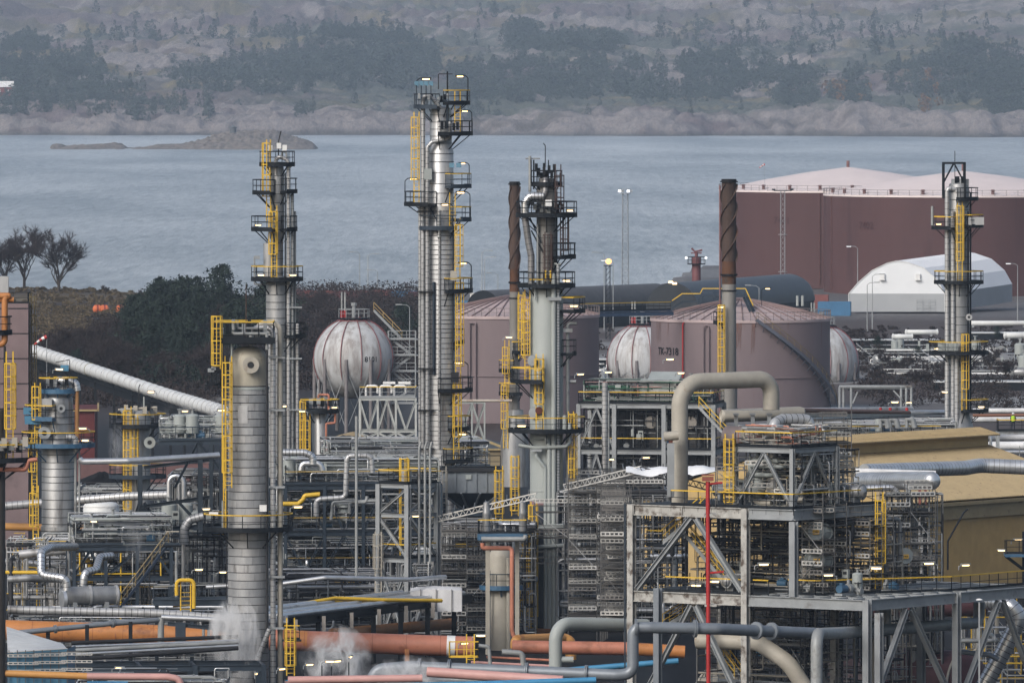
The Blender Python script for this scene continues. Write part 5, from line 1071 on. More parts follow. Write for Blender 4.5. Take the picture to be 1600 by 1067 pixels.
def column_right():
    k = Column('process_column', 'clad column with a black derrick frame on top, rising beside the white tent', 'column', 1498, 1000); s = k.s
    o = k.shell([(284, 0), (285, 10), (288, 15), (296, 16.5), (500, 17), (648, 17), (655, 20), (672, 24), (690, 24.5)], M_CLAD); k.bands(o, 300, 640, 15, 17.1, jit=4)
    k.pipe([(-2, 300, -.8), (-2, 297, -.8), (-17, 294, -1.0), (-19, 300, -1.0), (-19, 668, -1.1), (-27, 690, -1.1)], 3.6, M_CLAD2, .6, fil=.45); k.pipe([(-10, 330, -1.2), (-10, 660, -1.2), (-18, 690, -1.2)], 3.4, M_CLAD2, .6); k.pipe([(-4, 560, -1.3), (-4, 690, -1.3)], 3.6, M_CLAD2, .6); k.pipe([(14, 330, -1), (14, 640, -1)], 1.4, M_DARK); k.pipe([(18, 300, -.6), (18, 640, -.6)], 1.4, M_DARK)
    k.plat(310, -100, 60, 30, 17, M_DARK); k.plat(352, -60, 30, 38, 17, M_YEL); k.plat(355, 155, 250, 42, 17, M_YEL, lamps=((200, 0),), tall=False); k.plat(440, 0, 360, 38, 17, M_YEL); k.plat(550, 0, 360, 46, 17, M_YEL, lamps=((200, 0),), tall=False); k.plat(640, -80, 30, 46, 18, M_YEL, lamps=((-20, 180),), tall=False)
    k.ladder(-88, 19, 330, 440, M_YEL); k.ladder(-70, 19, 536, 640, M_YEL); k.ladder(-80, 19, 440, 550, M_YEL) if False else None
    p = [k.pt(-24, 310, -1), k.pt(9, 310, -1), k.pt(9, 310, 1), k.pt(-24, 310, 1)]; top = k.z(255); q = MB()
    for a in p: q.bar(a, V(a.x, a.y, top), .2)
    for i in range(4): a, b = p[i], p[(i + 1) % 4]; q.bar(V(a.x, a.y, top), V(b.x, b.y, top), .2)
    for sg in (0, 2): q.bar(V((p[0].x + p[1].x) / 2, p[sg].y, top), p[0 if sg == 0 else 3] + UP * 1.6, .09); q.bar(V((p[0].x + p[1].x) / 2, p[sg].y, top), p[1 if sg == 0 else 2] + UP * 1.6, .09)
    q.build('derrick_frame', M_DARK, k.root); k.pipe([(-6, 285, 0), (-6, 236, 0)], .6, M_DPIPE)
    for i in range(5): k.box(-8 + i * 5, 285 - (i % 2) * 4, -.5, .5, .5, .7, (M_GREY, M_DARK)[i % 2], 'relief_valve')
    k.box(26, 345, -1.6, 1.6, .8, .8, M_CLAD2, 'level_vessel'); k.pipe([(-42, 322, -1), (-42, 352, -1)], 2.2, M_PIPE); k.nozzle(15, 495, 5, M_CLAD2, -1.05)
    for i in range(4): k.box(-30 + i * 8, 541, -1.8, .5, .5, .8, M_CREAM, 'valve_body')
column_right()

def column_left():
    k = Column('process_column', 'short clad column with blue platforms and orange pipe left of the front column', 'column', 91, 830); s = k.s
    o = k.shell([(612, 0), (613, 10), (616, 18), (622, 22.5), (630, 23.5), (695, 24), (700, 26), (912, 26), (960, 26)], M_CLAD); k.bands(o, 640, 905, 12, 26.2, h=.05, jit=3)
    k.pipe([(8, 618, 0), (8, 594, 0), (-2, 594, -.6), (28, 596, -.6), (30, 610, -.6)], 6, M_ALU, .3, fil=.55); k.pipe([(30, 610, -.6), (30, 690, -.6)], 3.4, mat('orange_brown_pipe', (.26, .13, .045)), 0)
    k.pipe([(14, 682, -1.4), (28, 682, -1.4), (30, 705, -1.4)], 5.0, M_CLAD2, .3, fil=.4); k.pipe([(28, 705, -1.2), (28, 900, -1.2)], 2.2, M_PIPE); k.pipe([(34, 705, -1.2), (34, 960, -1.2)], 1.6, M_PIPE)
    k.plat(610, 0, 360, 30, 20, M_YEL, M_BDECK); k.plat(652, 130, 262, 52, 24, M_YEL, M_BDECK); k.plat(694, 0, 360, 57, 25, M_YEL, M_BDECK, lamps=((-20, 180),), tall=False); k.plat(820, -130, 40, 27 + 4, 26, M_DARK) if False else None
    k.nozzle(6, 637, 6.5, M_GREY, -1.35); k.nozzle(-20, 675, 10, M_GREY, -1.5)
    k.box(-44, 641, -1.2, 1.0, .6, .6, M_BTARP, 'tarp_cover'); k.box(-38, 655, -1.6, 1.4, .5, .7, M_BTARP, 'tarp_cover'); k.box(-20, 628, -1.6, 1.3, .7, .7, M_CLAD2, 'instrument_cover'); k.box(10, 575, 0, .7, .4, .5, M_BTARP, 'instrument_cover'); k.pipe([(18, 600, 0), (18, 562, 0), (-4, 566, 0)], .7, M_DPIPE)
    ladder(k.root, (k.X - 31 * s, k.D - 1.6), (-.3, -1), k.z(694), k.z(615), M_YEL, True); ladder(k.root, (k.X - 34 * s, k.D - 1.4), (-.5, -1), k.z(860), k.z(775), M_YEL, True); ladder(k.root, (k.X - 36 * s, k.D - 1.4), (-.5, -1), k.z(775), k.z(694), M_YEL, True)
    q = MB(); q.ring(k.c, 26 * s, 27.5 * s, k.z(828), k.z(822), 32); q.build('stiffener_ring', M_CLAD, k.root)
    lamp(k.root, k.pt(-8, 583, -.5), 0, False); lamp(k.root, k.pt(50, 675, -1), 180, False)
    for i in range(8): k.box(-22 + i * 6, 600 - (i * 3) % 7, -1.2 + (i % 3) * .5, .3, .3, .6, (M_DARK, M_GREY)[i % 2], 'valve_body')
column_left()

def vessel_small():
    k = Column('process_column', 'small clad vessel with two dark platforms and a yellow cage, above the coal heap', 'column', 215, 930); s = k.s
    k.shell([(640, 0), (641, 14), (646, 19), (650, 20), (900, 20)], M_CLAD); k.plat(664, 0, 360, 44, 20, M_YEL, M_DARK, lamps=()); k.plat(743, 0, 360, 44, 20, M_YEL, M_BLUE, M_DARK); ladder(k.root, (k.X - 14 * s, k.D - 1.5), (-.2, -1), k.z(800), k.z(650), M_YEL, True, .6, .4); ladder(k.root, (k.X - 4 * s, k.D - 1.7), (0, -1), k.z(720), k.z(664), M_YEL, True, .6, .4)
    k.nozzle(20, 690, 9, M_CREAM, -1.4); k.pipe([(36, 650, -.8), (40, 652, -.8), (40, 668, -.8)], 3, M_CREAM, fil=.3)
    for i in range(12): k.box(-28 + i * 5, 648 - (i * 5) % 16, -1.2 + (i % 4) * .6, .4, .4, .7, (M_DARK, M_GREY, M_BEIGE)[i % 3], 'valve_body')
    k.pipe([(-30, 640, -.5), (30, 636, -.5)], 1.8, M_BEIGE); k.pipe([(2, 640, 0), (2, 605, 0), (4, 600, 0)], .8, M_DPIPE); k.pipe([(10, 640, 0), (10, 620, 0)], 1.3, M_CREAM)
    lamp(k.root, k.pt(30, 618, 0), 180, False)
    k = Column('process_column', 'small dark vessel with a salmon pipe loop at its platform, before sphere 8101', 'column', 500, 960); k.shell([(640, 0), (641, 10), (645, 12), (900, 12)], M_CLAD); k.plat(641, 0, 360, 30, 12, M_YEL, M_DARK, lamps=((-60, 0),), tall=False); k.pipe([(-2, 632, -1), (-2, 616, -1), (14, 616, -1), (14, 645, -1), (24, 645, -1), (24, 660, -1), (10, 661, -1), (10, 720, -1)], 1.9, M_SALMON, fil=.15)
    ladder(k.root, (k.X - 26 * k.s, k.D - 1), (-.6, -1), k.z(735), k.z(640), M_YEL, True, .6, .3); ladder(k.root, (k.X - 20 * k.s, k.D - 1), (-.2, -1), k.z(735), k.z(660), M_YEL, True, .6, .3)
    for i in range(7): k.box(-20 + i * 6, 632 - (i * 5) % 9, -1 + (i % 3) * .5, .4, .4, .6, (M_DARK, M_GREY)[i % 2], 'valve_body')
vessel_small()

def stack(cx, D, r, y0, y1, ybase, label, rbase, plats):
    k = Column('flare_stack', label, 'chimney', cx, D); s = k.s
    k.shell([(y0, r), (y1, r)], M_RUSTY, 'top_shell', 24); k.shell([(y1, r * .96), (y1 + 36, r * .98)], mat('rust_band_steel', (.11, .055, .032), .75, .1, .3, .5, stain=(.06, .04, .03), amt=.4), 'rust_band', 24); k.shell([(y1 + 36, r * .98), (ybase - 60, r * 1.02), (ybase - 40, rbase), (ybase, rbase)], M_RUST2, 'lower_shell', 24)
    t = MB(); t.ring(k.c, r * s * .8, r * s * 1.25, k.z(y0 + 5), k.z(y0 + 3), 20); t.ring(k.c, r * s * .8, r * s * 1.05, k.z(y0 + 4), k.z(y0), 20); t.build('cap_ring', M_BLACK, k.root)
    for st in range(3):
        mb = MB(); n = 60; pts = []
        for i in range(n + 1):
            f = i / n; a = -2 * math.pi * (f * (y1 - y0) / 118.0) + st * 2.094; z = k.z(y0 + 8 + (y1 - y0 - 8) * f); e = V(math.cos(a), math.sin(a), 0); pts += [k.c + e * (r * s - .02) + UP * (z - .05), k.c + e * (r * s * 1.22) + UP * (z - .05), k.c + e * (r * s * 1.22) + UP * (z + .05), k.c + e * (r * s - .02) + UP * (z + .05)]
        mb.add(pts, [(4 * i + a, 4 * i + b, 4 * i + 4 + b, 4 * i + 4 + a) for i in range(n) for a, b in ((0, 1), (1, 2), (2, 3))]); mb.build('helical_strake', M_RUSTY, k.root)
    q = MB(); q.ring(k.c, r * s, r * s * 1.2, k.z(y1 + 23), k.z(y1 + 20), 20); q.ring(k.c, r * s, r * s * 1.1, k.z(y1 + 47), k.z(y1 + 45), 20); q.build('flange', M_BLACK, k.root)
    for p in plats: k.plat(*p[0], **p[1])
    return k
k = stack(804, 1050, 8, 284, 420, 760, 'thin brown stack with spiral strakes left of the central column', 13, [((578, 130, 265, 24, 9, M_YEL), {}), ((614, 120, 300, 24, 13, M_YEL), {})])
k.shell([(640, 13.2), (690, 22), (760, 22)], M_CLAD, 'base_cone'); ladder(k.root, (k.X - 14 * k.s, k.D - 1.3), (-.4, -1), k.z(700), k.z(615), M_YEL, True); ladder(k.root, (k.X - 12 * k.s, k.D - 1.3), (-.4, -1), k.z(614), k.z(545), M_YEL, True); ladder(k.root, (k.X + 10 * k.s, k.D - 1.2), (.2, -1), k.z(560), k.z(470), M_YEL, True); k.plat(529 + 20, -100, 10, 22, 8, M_YEL)
lamp(k.root, k.pt(-18, 532, -1), 0, False)
k = stack(1139, 1080, 11.3, 280, 408, 640, 'thick rusty stack with spiral strakes before tank TK-7318', 13, [((503, 130, 230, 24, 11.5, M_DARK), {})])
ladder(k.root, (k.X - 11 * k.s, k.D - 1.1), (-.3, -1), k.z(590), k.z(490), M_YEL, True, .6, .6); lamp(k.root, k.pt(-21, 484, -1), 0, False)
def thin_rod():
    D = 1090; q = MB(); q.tube([P(1125, 650, D), P(1125, 290, D)], .12, 6); o = q.build('vent_pipe', mat('vent_pipe_mauve', (.17, .09, .09)), None); tag(o, 'thin mauve vent pipe standing close to the thick rusty stack', 'pipe')
thin_rod()
def edge_column():
    k = Column('process_column', 'dark brown column cut off by the photo edge at lower left', 'column', -6, 700); k.shell([(640, 14), (1100, 15)], mat('dark_brown_clad', (.075, .068, .062), .6, .15, .3, .8, streak=True)); k.plat(716, -170, 30, 60, 15, M_YEL, M_DARK); k.plat(850, -60, 30, 28, 15, M_DARK) if False else None
    k.pipe([(0, 462, -.5), (24, 462, -.5), (14, 464, -.5), (14, 538, -.5), (-10, 538, -.5)], 5, M_ORANGE, fil=.4); k.pipe([(-10, 468, -.3), (28, 468, -.3)], 4.2, M_ORANGE); k.pipe([(-10, 732, -1.5), (48, 732, -1.5), (52, 718, -1.5), (66, 716, -1.5)], 3.6, M_SALMON, fil=.25)
    k.pipe([(14, 540, -.5), (14, 716, -.5)], 2, M_DPIPE); ladder(k.root, (k.X + 22 * k.s, k.D - .8), (.2, -1), k.z(716), k.z(570), M_YEL, True); k.plat(518, -120, 30, 24, 10, M_DARK)
    for i in range(9): k.box(4 + i * 5.5, 700 - (i * 5) % 14, -1.4 - (i % 3) * .4, .4, .4, .7, (M_DARK, M_GREY, M_BEIGE)[i % 3], 'valve_body')
    k.pipe([(0, 500, -.5), (0, 716, -.5)], 6, M_CLAD)
edge_column()
def mauve_tower():
    t = thing('concrete_tower', 'square mauve concrete tower with horizontal joints at the photo edge', 'tower', PXZ(5, 0, 960)); D = 960; s = D / F; c = W[t]; zt = Z(474, D)
    q = MB(); q.box(V(-51.3, D + 2, zt / 2), (5.9, 5.0, zt)); q.build('shaft', M_CONC, t)
    for k in range(7): q = MB(); z = zt - .5 - k * 2.5; q.box(V(-51.3, D + 2, z), (5.96, 5.06, .1)); q.build('joint', M_DARK, t)
    railing(t, [V(-54.2, D - .4, zt), V(-48.4, D - .4, zt), V(-48.4, D + 4.4, zt)], M_DARK, M_DARK); q = MB(); q.box(P(4, 452, D), (1.2, 1, 2.6)); q.build('vent_cowl', M_CLAD2, t)
    ladder(t, (-48.2, D + 1), (1, -.3), 2, zt, mat('ladder_olive', (.14, .11, .05)), True)
mauve_tower()
# ------------------------------------------------------------------ steel structures
def frame(name, label, cat, O, e1, e2, xs, ys, zs, mc, mbm=None, cw=.4, bh=.5, bw=.25, decks=(), rails=(), braces=(), z0=0.0, mdeck=None, mrail=None, mtop=None, group=None, skipcol=(), bracem=None, secondary=True):
    """columns, beams, braces, decks and railings, every one a part; xs/ys metres along e1/e2 from O, zs levels"""
    O = Vector(O); mbm = mbm or mc; t = thing(name, label, cat, V(O.x, O.y, z0), group); pos = lambda x, y, z: V(O.x, O.y, 0) + e1 * x + e2 * y + UP * z
    for i, x in enumerate(xs):
        for j, y in enumerate(ys):
            if (i, j) in skipcol: continue
            q = MB(); q.ibeam(pos(x, y, z0), pos(x, y, zs[-1] - .02), cw, cw, .05, e1); q.build('column', mc, t)
    for z in zs:
        for y in ys:
            for a, b in zip(xs[:-1], xs[1:]): q = MB(); q.ibeam(pos(a + cw / 2, y, z - bh / 2), pos(b - cw / 2, y, z - bh / 2), bw, bh); q.build('beam', mbm, t)
        for x in xs:
            for a, b in zip(ys[:-1], ys[1:]): q = MB(); q.ibeam(pos(x, a + cw / 2, z - bh / 2 - .003), pos(x, b - cw / 2, z - bh / 2 - .003), bw, bh); q.build('beam', mbm, t)
    for k in decks:
        z = zs[k]; q = MB(); a, b = xs[0] - .1, xs[-1] + .1; c, d = ys[0] - .1, ys[-1] + .1
        q.box(pos((a + b) / 2, (c + d) / 2, z + .045), (b - a, d - c, .07), (e1, e2, UP)); o = q.build('deck', mdeck or M_DARK, t)
        if secondary:
            n = int((b - a) / 1.6)
            s_ = MB()
            for i in range(1, n): s_.bar(pos(a + (b - a) * i / n, c + .2, z - .12), pos(a + (b - a) * i / n, d - .2, z - .12), .12, .2)
            s_.build('joist', mbm, o)
    for k, sides in rails:
        z = zs[k] + .08; a, b, c, d = xs[0], xs[-1], ys[0], ys[-1]; cor = [pos(a, c, z), pos(b, c, z), pos(b, d, z), pos(a, d, z)]
        for si in sides: railing(t, [cor[si], cor[(si + 1) % 4]], mtop or M_YEL, mrail or M_DARK)
    for (face, i, k, kind) in braces:
        za = z0 if k == 0 else zs[k - 1]; zb = zs[k] - bh
        if face in ('f', 'b'): y = ys[0] if face == 'f' else ys[-1]; A = lambda f, z: pos(xs[i] + (xs[i + 1] - xs[i]) * f, y, z)
        else: x = xs[0] if face == 'l' else xs[-1]; A = lambda f, z: pos(x, ys[i] + (ys[i + 1] - ys[i]) * f, z)
        segs = {'X': [(0, za, 1, zb), (1, za, 0, zb)], '/': [(0, za, 1, zb)], '\\': [(1, za, 0, zb)], 'A': [(0, za, .5, zb), (1, za, .5, zb)], 'V': [(0, zb, .5, za), (1, zb, .5, za)]}[kind]
        for n_, (f0, z_0, f1, z_1) in enumerate(segs): q = MB(); q.ibeam(A(f0, z_0) + e2 * (.01 * n_), A(f1, z_1) + e2 * (.01 * n_), .22, .22, .03); q.build('brace', bracem or mc, t)
    return t, pos
def solve_t(O, d, px):
    """distance along d from O at which the ray column px is met"""
    k = (px - 800) / F; return (k * O.y - O.x) / (d.x - k * d.y)

# --- big right-hand structure
A0 = P(1355, 937, 720); zl, zu = A0.z, 15.2
def right_structure():
    s1, s2, s0 = solve_t(A0, LD, 1165), solve_t(A0, LD, 987), 0; sc = solve_t(A0, LD, 1240)
    t = thing('steel_structure', 'large weathered white steel frame with braces and two decks at lower right', 'steel frame', V(A0.x, A0.y, 0)); g = W[t]
    pos = lambda x, y, z: V(A0.x, A0.y, 0) + LD * x + RD * y + UP * z
    T = [0, 12.2, 24.0]; cw = .52
    def col(x, y, za, zb, m, w_=cw): q = MB(); q.ibeam(pos(x, y, za), pos(x, y, zb), w_, w_, .06, LD); q.build('column', m, t)
    def beam(a, b, z, m, h=.82, w_=.34): q = MB(); q.ibeam(pos(*a, z - h / 2), pos(*b, z - h / 2), w_, h, .07); q.build('beam', m, t)
    m_new, m_old = M_GREY, M_OLD
    for x, y, zt_, m in ((s2, 0, zu, m_old), (s1, 0, zu - .02, m_old), (0, 0, zl, m_new), (0, T[1], zl, m_new), (0, T[2], zl, m_new), (s2, 12, zu, m_old), (s1, 12, zu, m_old), (s1, T[2], zl, m_new), (.0, 36, zl, m_new)): col(x, y, -7, zt_, m)
    col(sc, 0, zl + .02, zu - .9, m_new); col(sc, 12, zl + .02, zu, m_new); col(-.9, .25, -7, zl - .95, m_new, .5)
    for z in (zl, zu):
        beam((s2, -.0), (s1 + .3, 0), z, m_old); beam((s1 - .3, 0), (sc if z == zu else .35, 0), z, m_new if z == zl else m_new); beam((s2, 12), (s1, 12), z, m_old); beam((s2, .35), (s2, 11.7), z, m_old); beam((s1, .4), (s1, 11.7), z, m_old)
    beam((sc, .0), (sc, 12), zu, m_new); beam((s1 - .35, 12), (sc, 12), zu, m_new)
    for a, b in zip([0, 12.2, 24], [12.2, 24, 36]): beam((0, a + .35), (0, b - .35), zl, m_new)
    beam((s1, 12.2), (.3, 12.2), zl - .004, m_new); beam((s1, 24), (.3, 24), zl - .004, m_new)
    for st in (s2 - .3, (s2 + s1) / 2 + .5, (s2 + s1) / 2 - 2):
        q = MB(); q.box(pos(st, -.18, zu - .45), (.06, .05, .75), (LD, RD, UP)); q.build('stiffener', m_old, t)
    # lower-deck grid of pale bearing bars, open at the front corner
    for i in range(1, 7): q = MB(); q.bar(pos(i * 1.55, .35, zl - .04), pos(i * 1.55, 24, zl - .04), .14, .12); q.build('grid_bar', m_new, t)
    for i in range(1, 9): q = MB(); q.bar(pos(.25, i * 2.0, zl - .05), pos(s1, i * 2.0, zl - .05), .16, .14); q.build('grid_bar', m_new, t)
    gr = mat('open_grating', (.02, .023, .026), .6, .2)
    for (x0, x1, y0, y1, z) in ((.3, s1 - .3, .35, 26, zl - .16), (s1, s2 - .2, .2, 11.8, zl + .03), (sc, s2 - .2, .1, 11.9, zu + .03)):
        q = MB(); q.box(pos((x0 + x1) / 2, (y0 + y1) / 2, z), (abs(x1 - x0), y1 - y0, .05), (LD, RD, UP)); q.build('grating', gr, t)
    # braces
    sm = (s1 + s2) / 2 - .4
    for (x0, z0_, x1, z1_) in ((s2 - .5, zl + .1, sm + .15, zu - .9), (s1 + .35, zl + .3, sm - .3, zu - .9), (s2 - .5, -.5, sm + .15, zl - .95), (s1 + .3, .3, sm - .3, zl - .95)):
        q = MB(); q.ibeam(pos(x0, 0, z0_), pos(x1, 0, z1_), .42, .36, .05); q.build('brace', m_new, t)
        q = MB(); q.ibeam(pos(x0, 12, z0_), pos(x1, 12, z1_), .36, .34, .05); q.build('brace', m_old, t)
    for (y0, y1) in ((.3, 5.3), (11.9, 5.9), (12.5, 18.0), (23.7, 18.6)):
        q = MB(); q.ibeam(pos(0, y0, 0 if True else 0), pos(0, y1, zl - .95), .40, .36, .05); q.build('brace', m_new, t)
    for x in (s2 + .35,): q = MB(); q.bar(pos(x, .1, -1), pos(x, .1, zu), .16); q.bar(pos(x + .35, .1, -1), pos(x + .35, .1, zu), .12); q.build('downpipe', M_BLUE, t)
    q = MB(); q.ibeam(pos(solve_t(A0, LD, 1033), -.45, -1), pos(solve_t(A0, LD, 1033), -.45, zl + .3), .5, .5, .06, LD); q.build('column', M_BPIPE, t)
    # railings
    zr = zu + .06
    railing(t, [pos(sm + 2.0, -.0, zr), pos(sc, 0, zr), pos(sc, 12, zr)], M_YEL, M_DARK, off=.5); zr = zl + .05
    railing(t, [pos(s2 - 3, .2, zr), pos(s1 + .5, .2, zr)], M_YEL, M_DARK, off=.5); railing(t, [pos(s1 - .5, .3, zr), pos(sc + 2.5, .3, zr)], M_YEL, M_DARK, off=.4)
    railing(t, [pos(sc + 2, 2.2, zr), pos(sc - .5, 2.2, zr), pos(1.0, 13, zr), pos(1.0, 30, zr)], M_YEL, M_DARK)
    # stairs in the left bay
    yl = M_YEL; w2 = LD
    def st(pxa, ya, pxb, yb, dp):
        xa, xb = solve_t(A0, LD, pxa), solve_t(A0, LD, pxb); stairs(t, pos(xa, dp, H - (ya - YH) * 730 / F), pos(xb, dp, H - (yb - YH) * 730 / F), RD, .9, M_GREY, yl)
    st(1072, 798, 1012, 852, 2.4); st(1030, 838, 1098, 918, 3.8); st(1072, 945, 1010, 985, 2.6); st(1040, 975, 1108, 1062, 3.8)
    q = MB(); q.box(pos(solve_t(A0, LD, 1003), 3.0, H - (856 - YH) * 730 / F), (1.8, 2.4, .14), (LD, RD, UP)); q.build('landing', M_DARK, t); railing(t, [pos(solve_t(A0, LD, 988), 1.9, H - (855 - YH) * 730 / F), pos(solve_t(A0, LD, 1012), 1.9, H - (855 - YH) * 730 / F)], M_YEL, M_DARK)
    for (px, y, d, yaw) in ((1062, 905, 1.0, 10), (1088, 898, 1.2, 10), (1172, 868, .6, 30), (1290, 880, 1.5, 180), (1355, 876, 3, 0), (1498, 870, 9, 0), (1465, 868, 12, 200), (1070, 966, 1.4, 20)): lamp(t, pos(solve_t(A0, LD, px), d, H - (y - YH) * 728 / F - 1.0) if px < 1300 else P(px, y + 20, 728), yaw, False, 1.15)
    ladder(t, tuple(pos(sc - 1.4, 9.5, 0).xy), (.3, -1), zl, zu, M_YEL, True, .6); 
    q = MB(); q.bar(P(1530, 1067, 705), P(1530, 940, 705), .12); o = q.build('light_mast', M_GREY, None); tag(o, 'thin mast with round white cap in front of the right-hand brace', 'mast')
    q = MB(); q.lathe([(.01, .12), (.2, .08), (.26, 0), (.01, -.02)], P(1530, 937, 705), 14); q.build('cap', M_WHITE, o)
    return t, pos, s1, s2, sc
RS, rpos, RS1, RS2, RSC = right_structure()

def red_mast():
    D = 716; t = thing('red_pole', 'tall bright red pole with side arms in front of the weathered frame', 'pole', P(1107, 1090, D)); q = MB(); q.tube([P(1107, 1090, D), P(1106, 752, D)], .16, 10); q.build('pole', M_RED, t)
    q = MB(); q.box(P(1106, 748, D), (.85, .5, .3)); q.box(P(1106, 742, D), (.95, .55, .1)); q.build('monitor_head', mat('rust_red', (.22, .06, .04)), t)
    for y, L in ((756, 22), (895, 24)): q = MB(); q.tube([P(1107, y, D), P(1107 + L, y - 2, D)], .09, 8); q.build('side_arm', M_RED, t)
    for y in (804, 945): q = MB(); q.box(P(1110, y, D + .4), (.9, 1.0, .18)); q.build('bracket', M_OLD, t)
red_mast()

# --- upper module on the right structure
def upper_module():
    O = rpos(RSC + .8, 1.0, 0); zs = [zu + 4.55]; t, pos = frame('steel_structure', 'pale steel frame with inverted V braces standing on the weathered frame', 'steel frame', O, LD, RD, [0, 5.2], [0, 6.0], zs, M_GREY, cw=.32, bh=.36, bw=.2, decks=(0,), rails=((0, (0, 1, 3)),), braces=(('f', 0, 0, 'A'), ('r', 0, 0, 'A'), ('l', 0, 0, 'A')), z0=zu + .06)
    ladder(t, tuple(pos(5.6, -.3, 0).xy), (0, -1), zu, zs[0], M_YEL, True, .6, .4)
    return t, pos, zs[0]
UM, upos, uz = upper_module()

def hp(px, y, D): return P(px, y, D)
# U-shaped pipe and the drums it feeds
pipe([P(1062, 790, 733), P(1062, 597, 733), P(1205, 592, 738), P(1205, 640, 738)], .64, M_BEIGE, 'thick beige inverted U pipe rising over the weathered frame', cat='pipe', seg=24, fil=1.9, nf=8, bm=M_BEIGE)
def drums():
    o = MB().tube([P(1128, 650, 740), P(1128.5, 650, 740), P(1250, 645, 743), P(1257, 645, 743), P(1259, 645, 743)], [.38, .5, .5, .38, .1], 18).build('drum', M_BEIGE, None); tag(o, 'long beige drum lying under the end of the inverted U pipe', 'drum')
    for px in (1150, 1176, 1202): q = MB(); q.box(P(px, 657, 738.6), (.3, .5, 1.1)); q.box(P(px, 647, 738.5), (.45, .7, .12)); q.build('saddle', M_GREY, o)
    q = MB(); q.bar(P(1135, 640, 738), P(1210, 640, 738), .25, .1); q.build('drum_canopy', M_CLAD2, o)
    o = MB().lathe([(.01, -2.9), (.5, -2.85), (.8, -2.6), (.82, 2.6), (.5, 2.85), (.01, 2.9)], P(1180, 683, 737), 22, axis=LD).build('drum', mat('mauve_drum', (.21, .17, .165), .6, 0, .15, stain=(.1, .08, .07), amt=.25), None); tag(o, 'mauve drum lying on the upper deck behind yellow rails', 'drum')
    q = MB(); q.ibeam(P(1048, 776, 731), P(1048, 692, 731), .55, .5, .06); o = q.build('post', M_GREY, None); tag(o, 'lone pale post carrying a short drum left of the U pipe', 'post')
    q = MB(); q.tube([P(1037, 682, 731), P(1037.5, 682, 731), P(1060, 680, 731)], [.2, .36, .36], 16); q.build('short_drum', M_BEIGE, o); q = MB(); q.bar(P(1048, 694, 731), P(1048, 685, 731), .3); q.build('spring_box', mat('rust_plate', (.11, .04, .025)), o)
    pipe([P(1208, 775, 729), P(1208, 662, 729), P(1222, 655, 730), P(1262, 655, 731), P(1266, 668, 731)], .42, M_CLAD2, 'silver clad pipe arching over the upper deck rails', bands=.5, fil=.7); 
    for i, (y0, m, lab) in enumerate(((641, mat('rusty_line', (.17, .075, .045)), 'rusty thin pipe running right from the beige drum'), (650, M_BEIGE, 'lower pale pipe running right from the beige drum'), (655, M_CLAD2, 'lowest silver pipe running right from the beige drum'))): pipe([P(1250, y0, 760), P(1420, y0 + 4 - i * 5, 800)], .2, m, lab)
drums()

